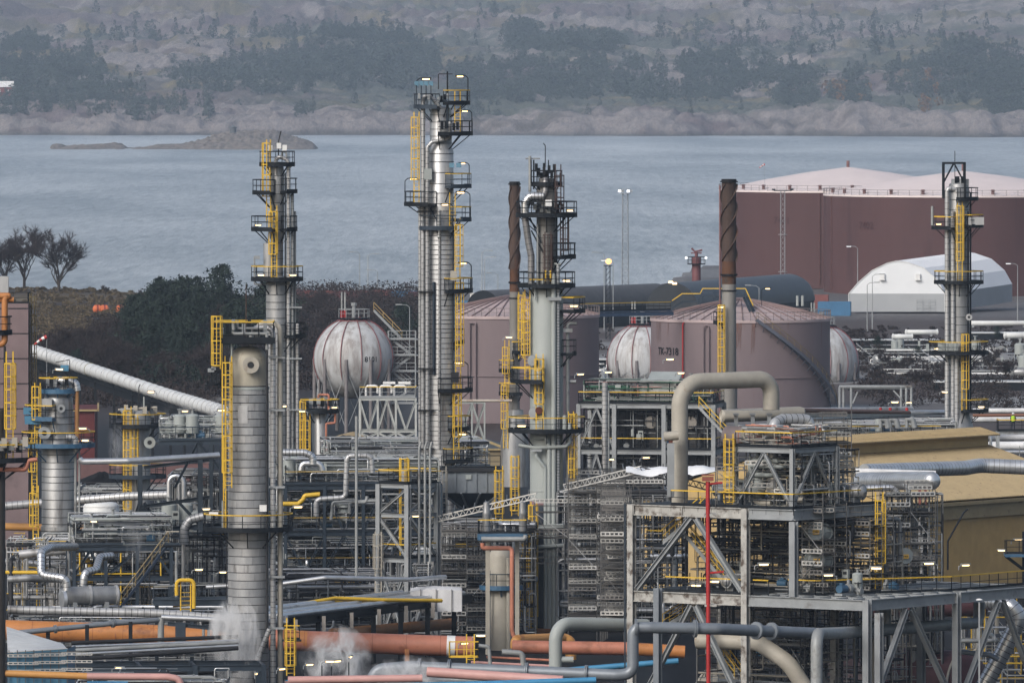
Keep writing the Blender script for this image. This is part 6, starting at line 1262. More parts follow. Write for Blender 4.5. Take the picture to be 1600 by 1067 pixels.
# --- heater structure behind
HO = P(1107, 632, 955); hz1, hz2 = Z(632, 955), Z(704, 955)
def heater():
    D = 955; s = D / F; e1 = V(-.985, .17, 0).normalized(); e2 = V(.17, .985, 0).normalized(); zs = [Z(856, D) + 3.2, hz2, hz1]
    t, pos = frame('steel_structure', 'pale grey two-deck frame holding a row of furnace boxes with round doors', 'steel frame', V(HO.x + .5, HO.y, 0), e1, e2, [0, 5.0, 10.0, 13.6], [0, 7], zs, M_GREY, cw=.42, bh=.42, bw=.24, decks=(1, 2), rails=((1, (0, 3)), (2, (0, 1, 3))), braces=(('f', 2, 2, 'A'), ('f', 2, 1, 'A')), mtop=M_YEL)
    fb = mat('furnace_dark', (.05, .05, .052), .7, .1, .3)
    for k in range(3):
        x = 2.4 + k * 4.0; b = thing('furnace_box', ('dark furnace box with a round pale door, nearest the U pipe', 'dark furnace box with a round pale door, middle of three', 'dark furnace box with a round pale door, beside the silver post')[k], 'furnace', pos(x, 3.5, zs[0]), 'furnace boxes under the pale deck')
        q = MB(); q.box(pos(x, 4.2, (zs[0] + zs[2]) / 2 - .2), (3.5, 4.6, zs[2] - zs[0] - .8), (e1, e2, UP)); q.build('casing', fb, b)
        q = MB(); q.lathe([(.01, -.1), (.56, -.08), (.62, .05), (.62, .5)], pos(x + .1, 1.75, Z(661, D)), 20, axis=-e2); q.lathe([(.01, .52), (.62, .5)], pos(x + .1, 1.75, Z(661, D)), 20, axis=-e2); q.build('round_door', mat('door_beige', (.22, .205, .185), .6, 0, .2), b)
        for j in range(4): q = MB(); q.bar(pos(x - 1.6 + j * 1.05, 1.85, zs[0] + .5), pos(x - 1.6 + j * 1.05, 1.85, zs[2] - .6), .15); q.build('buckstay', M_DPIPE, b)
        q = MB(); q.cyl(pos(x - .8, 1.3, zs[1] + .1), pos(x - .8, 1.3, zs[1] + 1.7), .32, 10); q.build('pot', M_DPIPE, b)
    q = MB(); q.box(pos(4.4, .7, zs[1] + .75), (.7, .5, 1.3), (e1, e2, UP)); o = q.build('cabinet', M_CYAN, None); tag(o, 'bright blue cabinet on the middle deck before the furnace boxes', 'cabinet'); q = MB(); q.box(pos(4.4, .44, zs[1] + .8), (.55, .03, .9), (e1, e2, UP)); q.build('door', mat('cabinet_blue', (.03, .15, .3)), o)
    pipe([P(945, 856, 952), P(945, 598, 952)], .30, M_CLAD2, 'upright silver clad post pipe in front of the furnace deck', bands=.45); pipe([P(951, 780, 952), P(951, 610, 952)], .1, M_PIPE, 'thin upright pipe hugging the silver post pipe')
    # cabin
    b = thing('cabin', 'pale grey equipment cabin with a sloped roof on the furnace deck', 'cabin', pos(5.3, 2.5, zs[2] + .1)); q = MB(); z = zs[2] + .1; c = pos(5.3, 2.5, z)
    q.box(c + UP * 1.0, (2.9, 2.2, 2.0), (e1, e2, UP)); q.build('wall', mat('cabin_grey', (.44, .455, .44)), b); q = MB(); q.add([c + e1 * x + e2 * y + UP * h for x, y, h in ((-1.6, -1.25, 2.05), (1.6, -1.25, 2.05), (1.6, 1.25, 2.9), (-1.6, 1.25, 2.9), (-1.6, -1.25, 2.18), (1.6, -1.25, 2.18), (1.6, 1.25, 3.03), (-1.6, 1.25, 3.03))], [(0, 1, 2, 3), (4, 7, 6, 5), (0, 4, 5, 1), (1, 5, 6, 2), (2, 6, 7, 3), (3, 7, 4, 0)]); q.build('roof', M_CREAM, b); q = MB(); q.box(c + e1 * 1.2 - e2 * .0 + UP * 1.2, (.6, 2.24, 1.6), (e1, e2, UP)) if False else q.box(c - e2 * 1.12 + UP * 1.0, (.9, .05, 1.7), (e1, e2, UP)); q.build('door', mat('cabin_door', (.36, .375, .365)), b)
    stairs(t, P(1092, 636, 953), P(1142, 690, 951), (0, 1, 0), .8, M_GREY, M_YEL)
    for px, y in ((910, 583), (953, 579), (1067, 580), (958, 715), (1012, 713), (1048, 560)): lamp(t, P(px - 12, y + 8, 954), 0, False, 1.1)
    for px in (1020,): pass
    return t, pos
HT, hpos = heater()

# --- braced tower in the middle
def middle_tower():
    O = P(637, 757, 800); z = [Z(873, 800), Z(803, 800), Z(757, 800)]; wd = solve_t(O, LD, 592); wr = solve_t(O, RD, 683)
    t, pos = frame('braced_tower', 'square pale grey braced steel tower with yellow ladder left of the central column', 'steel tower', V(O.x, O.y, 0), LD, RD, [0, wd], [0, wr], z, M_GREY, cw=.42, bh=.32, bw=.22, decks=(0, 2), rails=((2, (0, 1, 2, 3)), (0, (0, 3))), braces=(('f', 0, 2, '\\'), ('l', 0, 2, '/'), ('f', 0, 1, '/'), ('l', 0, 1, '\\'), ('f', 0, 0, 'X'), ('l', 0, 0, 'X'), ('b', 0, 2, 'X'), ('b', 0, 1, 'X'), ('r', 0, 1, 'X')))
    ladder(t, tuple(pos(wd * .5, wr * .35, 0).xy), (.2, -1), Z(870, 800), Z(735, 800), M_YEL, True, .6, .5); ladder(t, tuple(pos(wd * .9, -.5, 0).xy), (0, -1), Z(930, 800), Z(850, 800), M_BEIGE, True)
    q = MB(); q.cyl(P(634, 757, 803), P(634, 735, 803), .5, 16); o = q.build('drum', M_CLAD2, None); tag(o, 'small upright clad drum on top of the braced tower', 'drum')
    lamp(t, P(640, 812, 798), 0, False)
    for px in (655, 664, 672): pipe([P(px, 880, 801), P(px, 700, 801), P(px + 3, 690, 801)], .11, M_PIPE, 'thin vent pipe rising through the right half of the braced tower', 'vent pipes through the braced tower', fil=.15)
    pipe([P(557, 905, 790), P(557, 650, 790)], .13, M_PIPE, 'single tall thin grey pole in front of the dark machinery')
middle_tower()

# --- hopper
def hopper():
    D = 850; t = thing('hopper', 'blue-grey rectangular hopper with inverted pyramid bottom beside the braced tower', 'hopper', P(745, 900, D)); m = mat('hopper_blue_grey', (.175, .2, .225), .55, .1, .18, .7, stain=(.09, .09, .09), amt=.25)
    a = P(690, 738, D); L = 5.2; Dp = 5
    q = MB(); q.box(V(a.x + L / 2, D + Dp / 2, Z(752, D)), (L, Dp, (36) * D / F)); q.build('bin', m, t); q = MB(); q.box(V(a.x + L / 2, D + Dp / 2, Z(734, D)), (L + .5, Dp + .5, .3)); q.build('rim', M_DPIPE, t)
    for i in range(6): q = MB(); q.bar(V(a.x + .3 + i * (L - .6) / 5, D - .05, Z(768, D)), V(a.x + .3 + i * (L - .6) / 5, D - .05, Z(737, D)), .12); q.build('stiffener', m, t)
    q = MB(); zt, zb = Z(770, D), Z(800, D); c = V(a.x + L / 2, D + Dp / 2, 0); tp = [c + V(x * L / 2, y * Dp / 2, zt) for x, y in ((-1, -1), (1, -1), (1, 1), (-1, 1))]; bt = [c + V(x * .5, y * .5, zb) for x, y in ((-1, -1), (1, -1), (1, 1), (-1, 1))]
    q.add(tp + bt, [(0, 1, 5, 4), (1, 2, 6, 5), (2, 3, 7, 6), (3, 0, 4, 7), (4, 5, 6, 7)]); q.build('cone', M_BLUE, t)
    for f in (0, .33, .66, 1): q = MB(); q.bar(tp[0].lerp(tp[1], f) - V(0, .03, 0), bt[0].lerp(bt[1], f) - V(0, .05, 0), .16); q.build('rib', m, t)
    for x in (-1, 1):
        for y in (-1, 1): q = MB(); q.ibeam(c + V(x * (L / 2 - .2), y * (Dp / 2 - .2), 0), c + V(x * (L / 2 - .2), y * (Dp / 2 - .2), zt), .35, .35); q.build('leg', M_BLUE, t)
    q = MB(); q.box(P(732, 745, D - .1), (.5, .1, .4)); q.build('sign_plate', M_CREAM, t)
    railing(t, [V(a.x, D - .1, Z(731, D)), V(a.x + L, D - .1, Z(731, D))], M_DARK, M_DARK)
    ladder(t, (a.x + L * .98, D - .6), (0, -1), Z(810, D), Z(745, D), M_YEL, True, .6, .5); ladder(t, (a.x + L * .98 + 1.4, D - .8), (0, -1), Z(805, D), Z(728, D), M_YEL, True, .6, .5); ladder(t, (a.x - .8 + .9, D - 1.0), (0, -1), Z(810, D), Z(745, D), M_BEIGE, True, .6, .5)
hopper()

# --- dark blue process module in the centre-left
def module(name, label, O, e1, e2, xs, ys, zs, m, decks, rails, braces=(), cw=.28, **kw):
    return frame('process_module', label, 'process module', O, e1, e2, xs, ys, zs, m, cw=cw, bh=.4, bw=.22, decks=decks, rails=rails, braces=braces, **kw)
MX = V(1, .12, 0).normalized(); MY = V(-.12, 1, 0).normalized()
O1 = P(446, 760, 835); M1z = [Z(893, 835), Z(830, 835), Z(758, 835)]
M1, m1pos = module('process_module', 'long dark blue steel module crowded with pipes behind the front column', V(O1.x, O1.y, 0), MX, MY, [0, 3.4, 6.8, 10.2, 13.6], [0, 4.5, 9, 14], M1z, M_BLUE, (0, 1, 2), ((2, (0,)), (1, (0,)), (0, (0,))), [('f', i, k, 'V' if (i + k) % 2 else 'A') for i in range(4) for k in (1, 2)], mtop=mat('worn_ochre_rail', (.34, .23, .05)), mrail=M_BLUE)
O2 = P(600, 745, 900); M2z = [Z(880, 900), Z(800, 900), Z(730, 900)]
M2, m2pos = module('process_module', 'dark blue module with a dark pipe-strewn roof behind the hopper', V(O2.x, O2.y, 0), MX, MY, [-6, -2, 2, 6, 10], [0, 6, 12], M2z, M_BLUE, (0, 1, 2), ((2, (0,)), (1, (0,))), [('f', i, 2, 'X') for i in (0, 2)], mtop=M_BLUE, mrail=M_BLUE)
# --- left module with the long stair
O3 = P(116, 853, 790); M3z = [Z(900, 790), Z(853, 790)]
M3, m3pos = module('process_module', 'dark blue deck on posts with a long stair at the left of the front column', V(O3.x, O3.y, 0), MX, MY, [0, 2.6, 5.2, 8.0], [0, 3.5, 7.5], M3z, M_BLUE, (1,), ((1, (0, 1)),), (('f', 0, 1, 'A'), ('f', 1, 1, '/'), ('f', 2, 1, 'A')), mtop=M_BLUE, mrail=M_BLUE)
def left_stairs():
    stairs(M3, P(263, 850, 786), P(186, 952, 780), (0, 1, 0), .95, mat('stair_blue', (.075, .10, .14)), mat('worn_rail', (.30, .23, .12)))
    q = MB(); q.box(P(268, 852, 786), (1.6, 1.8, .15)); q.build('landing', M_DARK, M3); railing(M3, [P(258, 851, 785), P(280, 851, 785)], M_BEIGE, M_BLUE)
    t = thing('steel_structure', 'dark A-frame tower of black posts and long struts left of the front column', 'steel frame', P(230, 940, 800)); b = mat('black_blue_steel', (.03, .04, .052), .5, .2)
    for (x0, y0, x1, y1, w_) in ((219, 860, 219, 726, .4), (313, 830, 313, 690, .42), (330, 800, 330, 690, .3), (219, 790, 268, 850, .4), (219, 786, 205, 830, .3), (273, 762, 310, 690, .2), (310, 690, 350, 740, .2), (275, 780, 318, 826, .25), (225, 785, 250, 825, .25), (345, 830, 345, 700, .3), (225, 730, 332, 718, .28), (219, 792, 332, 776, .3), (270, 826, 360, 818, .4)):
        q = MB(); q.ibeam(P(x0, y0, 800), P(x1, y1, 800.3), w_, w_, .04); q.build('column' if x0 == x1 else 'strut', b, t)
    d = MB(); d.box(P(314, 835, 806), (5.0, 9, .2)); d.build('deck', M_DARK, t); railing(t, [P(270, 834, 801.5), P(358, 834, 801.5)], M_BLUE, M_BLUE)
    d = MB(); d.box(P(300, 690, 815), (6.0, 5, .2)); d.ibeam(P(248, 692, 812.4), P(354, 690, 812.4), .25, .4); d.build('deck', M_BLUE, t); railing(t, [P(248, 688, 812.4), P(354, 687, 812.4)], M_BLUE, M_BLUE)
    for px, y in ((290, 640), (345, 640), (300, 815), (148, 812)): lamp(t if px > 200 else M3, P(px - 10, y + 8, 805 if px > 200 else 788), 0, False)
left_stairs()
O4 = P(20, 950, 770)
# --- platform with yellow goose-neck ladder
def small_platforms():
    t = thing('access_platform', 'low grey platform with a bright yellow hooped ladder left of the front column', 'platform', P(295, 980, 765)); q = MB(); q.box(P(298, 938, 770), (5.9, 7, .2)); q.ibeam(P(240, 941, 766.4), P(357, 941, 766.4), .2, .5); q.build('deck', M_BLUE, t); railing(t, [P(240, 937, 766.5), P(357, 934, 766.5)], M_PIPE, M_BLUE)
    ladder(t, tuple(P(290, 950, 764.8).xy), (.1, -1), Z(956, 764), Z(925, 764), M_YEL, True, .8, .3); q = MB(); q.tube([P(276, 930, 764.6), P(276, 906, 764.6), P(303, 906, 764.6), P(303, 950, 764.6)], .16, 8, .35); q.build('hoop_rail', M_YEL, t)
    for px in (245, 300, 352): q = MB(); q.ibeam(P(px, 1080, 766.6), P(px, 943, 766.6), .3, .3); q.build('leg', M_BLUE, t)
    lamp(t, P(300, 896, 772), 0, False); lamp(t, P(338, 900, 772), 0, False)
    t = thing('access_platform', 'small dark platform with two dark cowls left of the central column', 'platform', P(785, 860, 790)); q = MB(); q.box(P(785, 836, 792), (4.0, 4, .25)); q.box(P(785, 839, 789.9), (4.1, .15, .5)); q.build('deck', M_BDECK, t); railing(t, [P(747, 833, 794), P(749, 833, 790), P(822, 833, 790), P(822, 833, 794)], M_YEL, M_DARK)
    for px in (760, 817): q = MB(); q.lathe([(.32, 0), (.32, 1.5), (.34, 1.55), (.3, 1.7), (.25, 2.5), (.01, 2.6)], P(px, 832, 792), 14); o = q.build('vent_cowl', M_CLAD, None); tag(o, 'grey cowled vent on the left end of the small dark platform' if px < 790 else 'grey cowled vent on the right end of the small dark platform', 'vent')
    for px in (762, 808): q = MB(); q.ibeam(P(px, 1030, 792), P(px, 840, 792), .35, .35); q.build('leg', M_BEIGE, t)
    k = Column('process_column', 'beige upright vessel under the small dark platform with the salmon pipe', 'column', 783, 798); k.shell([(856, 0), (858, 14), (864, 19), (870, 20), (1030, 20)], M_BEIGE); k.pipe([(12, 870, -1.3), (12, 1020, -1.3)], 4, M_BEIGE); k.plat(916, -200, 20, 33, 20, M_BLUE, M_BDECK); k.pipe([(-18, 890, -1.2), (-18, 1020, -1.2)], 1.6, M_PIPE)
    t = thing('access_platform', 'dark blue corner platform with lit lamps at the right photo edge', 'platform', P(1590, 900, 790)); q = MB(); q.box(P(1592, 867, 790), (2.4, 2.4, .2)); q.build('deck', M_BDECK, t); railing(t, [P(1570, 865, 791), P(1573, 865, 788.9), P(1612, 865, 788.9)], M_DARK, M_DARK); lamp(t, P(1575, 866, 789), 180, False); lamp(t, P(1580, 850, 789), 0, False); q = MB(); q.bar(P(1571, 868, 789), P(1600, 890, 790), .2); q.bar(P(1600, 1060, 790), P(1600, 830, 790), .3); q.build('support', M_DARK, t)
small_platforms()

# --- scaffolding
def lattice_mesh(L, m, hh=.32):
    mb = MB(); mb.box((L / 2, 0, .03), (L, .05, .09)); mb.box((L / 2, 0, hh - .03), (L, .05, .09)); n = max(2, int(L / .36))
    for i in range(n + 1): mb.box((.03 + (L - .06) * i / n, 0, hh / 2), (.10, .04, hh - .1))
    me = mb.mesh('lattice_girder'); me.materials.append(m); return me
def tubebar(mb, a, b, r=.045): mb.bar(a, b, r * 1.6)
LATT = {}
def scaffold(label, O, e1, e2, bays, depth, zs, L=2.0, fill=.75, seed=1, mats=None, diag=True, group=None, boards=True):
    O = Vector(O); t = thing('scaffold', label, 'scaffold', V(O.x, O.y, zs[0]), group); rr = random.Random(seed); pos = lambda x, y, z: V(O.x, O.y, 0) + e1 * x + e2 * y + UP * z
    n2 = max(1, round(depth / 1.6)); yaw = math.atan2(e1.y, e1.x); mats = mats or [M_LATT, mat('worn_girder', (.27, .27, .26), .5, .2), mat('dull_girder', (.16, .155, .15), .6, .2)]
    for i in range(bays + 1):
        for j in range(n2 + 1):
            q = MB(); tubebar(q, pos(i * L, j * 1.6, zs[0] - 1.0), pos(i * L, j * 1.6, zs[-1] + rr.uniform(.4, 1.6)))
            q.build('standard', M_TUBE, t)
    led = MB()
    for z in zs:
        for j in range(n2 + 1):
            for dz in (0, .5, 1.0): tubebar(led, pos(0, j * 1.6, z + dz), pos(bays * L, j * 1.6, z + dz), .03)
        for i in range(bays + 1): tubebar(led, pos(i * L, 0, z), pos(i * L, n2 * 1.6, z), .03)
    led.build('ledger', M_TUBE, t)
    for m in mats:
        if (L, m.name) not in LATT: LATT[(L, m.name)] = lattice_mesh(L * .97, m)
    bm = MB(); bm.box((L / 2, .75, 0), (L * .98, 1.45, .05)); bme = bm.mesh('plank'); bme.materials.append(M_BOARD)
    cnt = 0
    for z in zs:
        for j in range(n2 + 1):
            for i in range(bays):
                if rr.random() < fill * (1 if j == 0 else .5) and cnt < 280: inst('lattice_girder', LATT[(L, rr.choice(mats).name)], t, pos(i * L + .03, j * 1.6 - .06, z + rr.choice((0, .02, .1, .45, .8))), yaw); cnt += 1
                if boards and j < n2 and rr.random() < .8 and cnt < 290: inst('plank', bme, t, pos(i * L, j * 1.6, z - .05), yaw); cnt += 1
    if diag:
        for k in range(max(2, bays)):
            i = rr.randrange(bays); a = rr.randrange(len(zs) - 1) if len(zs) > 1 else 0; q = MB(); sg = rr.random() < .5; z1 = zs[min(a + 2, len(zs) - 1)]
            tubebar(q, pos((i + sg) * L, -.08, zs[a]), pos((i + 1 - sg) * L, -.08, z1), .035); q.build('diagonal', M_CLAD2 if rr.random() < .5 else M_TUBE, t)
    return t, pos
def lv(y0, y1, n, D): return [Z(y0 + (y1 - y0) * i / (n - 1), D) for i in range(n)]
scaffold('scaffold of dark boards filling the space right of the central column', P(888, 990, 806), V(1, 0, 0), V(0, 1, 0), 2, 4.8, lv(985, 770, 10, 806), 2.4, .8, 2)
scaffold('scaffold wall directly left of the weathered white frame', P(938, 1000, 770), V(1, -.1, 0), V(.1, 1, 0), 1, 6.4, lv(985, 790, 9, 770), 1.9, .8, 5)
scaffold('scaffold between white tarped box and beige vessel', P(690, 990, 812), V(1, 0, 0), V(0, 1, 0), 2, 3.2, lv(985, 830, 8, 812), 2.1, .9, 3)
scaffold('scaffold deep inside the weathered frame around the tan exchangers', rpos(RS1 - .6, 7.5, 0), -LD, RD, 3, 3.2, lv(915, 815, 5, 735), 1.9, .85, 4)
scaffold('scaffold around exchangers at the corner of the weathered frame', rpos(RSC + 1.0, 2.6, 0), -LD, RD, 1, 3.2, lv(905, 800, 6, 727), 1.9, .9, 14)
scaffold('scaffold in the left bay of the weathered frame behind the stairs', rpos(RS2 - .6, 9, 0), -LD, RD, 4, 3.2, lv(1040, 805, 9, 737), 2.3, .8, 6)
scaffold('scaffold tower right of the weathered frame in front of the tan hall', P(1384, 935, 752), V(1, .1, 0), V(-.1, 1, 0), 2, 3.2, lv(925, 775, 7, 752), 1.95, .8, 7)
scaffold('scaffold climbing the right end of the upper steel frame', P(1240, 790, 742), V(1, .15, 0), V(-.15, 1, 0), 2, 3.2, lv(785, 668, 6, 742), 2.25, .85, 8)
scaffold('scaffold wrapped round the middle of the upper steel frame', P(1118, 790, 728), V(1, -.1, 0), V(.1, 1, 0), 3, 1.6, lv(770, 735, 2, 728), 2.2, .95, 9)
scaffold('low scaffold at the foot of the central column', P(835, 800, 818), V(1, 0, 0), V(0, 1, 0), 1, 1.6, lv(880, 800, 3, 818), 2.9, .8, 10)
scaffold('scaffold beneath the sloping scaffold roof, upper tier', P(895, 790, 825), V(1, 0, 0), V(0, 1, 0), 3, 6.4, lv(800, 755, 3, 825), 2.6, .7, 11)

def scaffold_roof():
    t = thing('scaffold_roof', 'sloping lattice scaffold roof with torn white tarp above the scaffolding', 'scaffold roof', P(930, 860, 808))
    def truss(a, b, h, m):
        q = MB(); n = int((b - a).length / .55); q.bar(a, b, .10); q.bar(a - UP * h, b - UP * h, .10)
        for i in range(n):
            p, r_ = a.lerp(b, i / n), a.lerp(b, (i + 1) / n); q.bar(p, (p + r_) / 2 - UP * h, .05); q.bar((p + r_) / 2 - UP * h, r_, .05)
        q.build('lattice_truss', m, t)
    for dd in range(5):
        truss(P(685, 806, 803 + dd * 2.2), P(838, 770, 800 + dd * 2.2), .45, M_LATT if dd == 0 else M_TUBE); truss(P(880, 757, 806 + dd * 2.6), P(1002, 728, 800 + dd * 2.6), .5, M_LATT if dd == 0 else M_TUBE); truss(P(1000, 729, 800 + dd * 2.6), P(1120, 760, 803 + dd * 2.6), .5, M_TUBE)
    for k in range(7): a = P(885 + k * 18, 757 - k * 4.4, 804); q = MB(); q.bar(a, a + V(0, 12, 0), .09); q.build('purlin', M_TUBE, t)
    for k in range(9): a = P(690 + k * 17, 806 - k * 4.1, 801); q = MB(); q.bar(a, a + V(0, 9, 0), .08); q.build('purlin', M_TUBE, t)
    for (x0, y0, x1, y1, seed) in ((978, 737, 1052, 736, 1), (1045, 733, 1120, 736, 2)):
        n, m_ = 14, 8; vs = []; rr = random.Random(seed)
        for j in range(m_ + 1):
            for i in range(n + 1):
                f = i / n; g = j / m_; p = P(x0 + (x1 - x0) * f, y0 + (y1 - y0) * f, 799 + g * 5); vs.append(p + UP * (.12 * math.sin(f * 9 + seed) * math.sin(g * 5) + .35 * math.sin(math.pi * g) + (-.45 * (1 - abs(2 * f - 1)) if j == 0 else 0) + rr.uniform(-.04, .04)))
        q = MB(); q.add(vs, [(j * (n + 1) + i, j * (n + 1) + i + 1, (j + 1) * (n + 1) + i + 1, (j + 1) * (n + 1) + i) for j in range(m_) for i in range(n)], True); q.build('tarp', M_TARP, t)
    for px in (888, 940, 1000): q = MB(); q.bar(P(px, 900, 805), P(px, 745, 805), .09); q.build('standard', M_TUBE, t)
scaffold_roof()

# --- tan hall
def tan_hall():
    e = V(P(1530, 690, 900).x, 900, 0); R0 = V(e.x, e.y, Z(690, 900)); n_ = -LD; t = thing('tan_hall', 'big tan metal-clad hall with raised ridge and ribbed roof at right', 'hall', V(R0.x, R0.y, 0)); ridge_z = R0.z; ww, drop = 14.0, 4.15; Ln = 36
    ez = 9.0
    def sheet_mesh(L, wd, ribs, name, m):
        q = MB(); q.box((wd / 2, L / 2, 0), (wd, L, .04))
        for i in range(ribs): q.add([V((i + .5) * wd / ribs + dx, y, z) for y in (0, L) for dx, z in ((-.06, .02), (-.03, .13), (.03, .13), (.06, .02))], [(0, 1, 5, 4), (1, 2, 6, 5), (2, 3, 7, 6), (0, 3, 2, 1), (4, 5, 6, 7)])
        me = q.mesh(name); me.materials.append(m); return me
    slope = V(n_.x * ww, n_.y * ww, -drop); L = slope.length; sm = sheet_mesh(L, .955, 3, 'roof_sheet', M_ROOF); u = slope.normalized(); nrm = (-RD).cross(u).normalized()
    if nrm.z < 0: nrm = -nrm
    for i in range(Ln):
        p = R0 - RD * (i + 1.0) ; M = Matrix((RD, u, RD.cross(u))).transposed() ; M = M if M.determinant() > 0 else M
        o = bpy.data.objects.new('roof_sheet', sm); COL.objects.link(o); o.parent = t; o.matrix_local = Matrix.Translation(p - W[t]) @ M.to_4x4(); W[o] = p
        if RD.cross(u).z < 0: o.matrix_local = Matrix.Translation(p - W[t]) @ Matrix((RD, u, -RD.cross(u))).transposed().to_4x4()
    q = MB(); q.add([R0 + RD * .0, R0 - RD * Ln, R0 - RD * Ln - n_ * ww - UP * drop, R0 - n_ * ww - UP * drop], [(0, 1, 2, 3)]); q.build('rear_roof', M_ROOF, t)
    # raised ridge vent
    rz = 1.1; Lr = 30; a, b = R0 + UP * rz - RD * .5, R0 + UP * rz - RD * Lr
    q = MB(); q.box((a + b) / 2 - UP * .75, (Lr - 1, 3.0, 1.3), (RD, n_, UP)); q.build('ridge_vent_wall', M_TWALL, t)
    q = MB(); w2 = 2.3; vs = []
    for p in (a + RD * .6, b): vs += [p + n_ * w2 - UP * .35, p + UP * .25, p - n_ * w2 - UP * .35, p + n_ * w2 - UP * .45, p - n_ * w2 - UP * .45]
    q.add(vs, [(0, 1, 6, 5), (1, 2, 7, 6), (0, 5, 8, 3), (2, 4, 9, 7), (0, 3, 4, 2, 1), (5, 6, 7, 9, 8), (3, 8, 9, 4)])
    for i in range(int(Lr / .35)):
        p = a + RD * .5 - RD * (i * .35); q.bar(p + n_ * (w2 + .02) - UP * .33, p + UP * .28, .08, .06)
    q.build('ridge_cap', M_ROOF, t)
    # eave, gutter, wall
    E0 = R0 + slope; q = MB(); q.bar(E0 + u * .1 - UP * .28, E0 - RD * Ln + u * .1 - UP * .28, .35, .3); q.build('gutter', M_ROOF, t); q = MB(); q.bar(E0 - n_ * .2 - UP * 1.1, E0 - RD * Ln - n_ * .2 - UP * 1.1, .12, 1.2); q.build('fascia', M_ROOF, t)
    ws = sheet_mesh(E0.z - 1.6, .98, 6, 'wall_sheet', M_TWALL)
    for i in range(Ln):
        p = V(E0.x, E0.y, 0) - n_ * .5 - RD * (i + 1.0); o = bpy.data.objects.new('wall_sheet', ws); COL.objects.link(o); o.parent = t; o.matrix_local = Matrix.Translation(p - W[t]) @ Matrix((RD, UP, RD.cross(UP))).transposed().to_4x4(); W[o] = p
    q = MB(); g = [V(R0.x, R0.y, 0) + n_ * ww * .95, E0 - n_ * .3, R0 - UP * .1, R0 - n_ * ww * .95 - UP * drop, V(R0.x, R0.y, 0) - n_ * ww * .95]; q.add(g, [(0, 1, 2, 3, 4)]); g2 = [p - RD * Ln for p in g]; q.add(g2, [(0, 1, 2, 3, 4)]); q.add([g[4], g[3], g2[3], g2[4]], [(0, 1, 2, 3)]); q.build('gable_wall', M_TWALL, t)
    pipe([P(1481, 890, 868), P(1481, 845, 868), P(1506, 800, 868), P(1512, 795, 868)], .09, M_DARK, 'thin dark bent pipe fixed to the tan hall wall', fil=None)
tan_hall()

# --- small sheds in the middle distance
def sheds():
    D = 1050; t = thing('shed', 'dark slate-roofed shed with tan wall behind the tall column', 'shed', PXZ(740, 0, D)); zb = 0
    def roofed(t, x0, x1, xr0, xr1, ye, yr, D, mroof, mwall, dep=14):
        a, b = P(x0, ye, D), P(x1, ye, D); r0, r1 = P(xr0, yr, D + dep / 2), P(xr1, yr, D + dep / 2); c, d = P(x0, ye, D) + V(0, dep, 0), P(x1, ye, D) + V(0, dep, 0)
        q = MB(); q.add([a, b, r1, r0, c, d], [(0, 1, 2, 3), (5, 4, 3, 2), (1, 5, 2), (4, 0, 3)]); q.build('roof', mroof, t)
        q = MB(); q.box(V((a.x + b.x) / 2, D + dep / 2, a.z / 2 - .05), (b.x - a.x - .6, dep - .6, a.z - .1)); q.build('wall', mwall, t); q = MB(); q.bar(b + V(.1, -.05, .05), r1 + V(.1, -.05, .05), .2, .3); q.bar(a, b, .2, .2); q.build('verge', mat('ochre_verge', (.30, .23, .11)), t)
    roofed(t, 660, 790, 640, 716, 702, 673, D, M_SLATE, mat('shed_tan', (.22, .18, .11)))
    t = thing('shed', 'long slate-roofed shed behind the dark vessel with the salmon loop', 'shed', PXZ(600, 0, 1130)); roofed(t, 592, 700, 604, 690, 708, 680, 1130, M_SLATE, M_DARK)
    o = MB().lathe([(5.3, 0), (3.4, .9), (1.6, 1.7), (.01, 2.1)], P(552, 703, 1080), 28).build('tan_pile', mat('tan_mound_sheet', (.27, .21, .12), .8, 0, .2, .6), None); tag(o, 'tan conical roof in front of sphere 8101', 'roof')
    q = MB(); q.cyl(V(P(552, 703, 1080).x, 1080, 0), P(552, 703, 1080) - UP * .02, 5.0, 24); q.build('wall', M_COAL, o)
    t = thing('wall', 'dark red boundary wall behind the coal heap on the left', 'wall', PXZ(200, 0, 1010)); q = MB(); q.box(P(200, 742, 1010), (17, .5, 2.6)); q.build('wall_panel', mat('dull_red_wall', (.13, .07, .07), .8), t); q = MB(); q.box(P(200, 722, 1010), (17.2, .7, .15)); q.build('coping', M_CONC, t)
    t = thing('shed', 'dark red shed behind the left clad column', 'shed', PXZ(133, 0, 1060)); roofed(t, 112, 152, 112, 152, 641, 632, 1060, mat('dark_red_roof', (.09, .03, .03)), mat('dark_red_wall', (.10, .028, .03)), 8)
    def heap(px, y, D, r, h, lab, seed):
        n, m_ = 40, 14; c = P(px, y, D); vs = []; 
        for j in range(m_ + 1):
            for i in range(n):
                a = 2 * math.pi * i / n; f = j / m_; rr = r * f * (1 + .12 * math.sin(a * 3 + seed) + .05 * math.sin(a * 11)); x, yy = rr * math.cos(a), rr * math.sin(a); nz_ = float(fbm(np.array([x * 3 + seed * 9]), np.array([yy * 3]), 3.0, seed)[0]) - .5; vs.append(c + V(x, yy, h * (1 - f ** 1.3) + nz_ * .9 * (1 - f * .5)))
        q = MB(); q.add(vs, [(j * n + i, j * n + (i + 1) % n, (j + 1) * n + (i + 1) % n, (j + 1) * n + i) for j in range(m_) for i in range(n)], True); o = q.build('coal_heap', M_COAL, None); tag(o, lab, 'coal heap')
    heap(158, 778, 985, 5.5, 2.6, 'black coal heap behind the white domed tank', 2); heap(545, 715, 1010, 9, 2.4, 'black coal heap in front of the tan conical roof', 5); heap(640, 700, 1090, 8, 2.0, 'black heap by the slate shed', 7)
sheds()
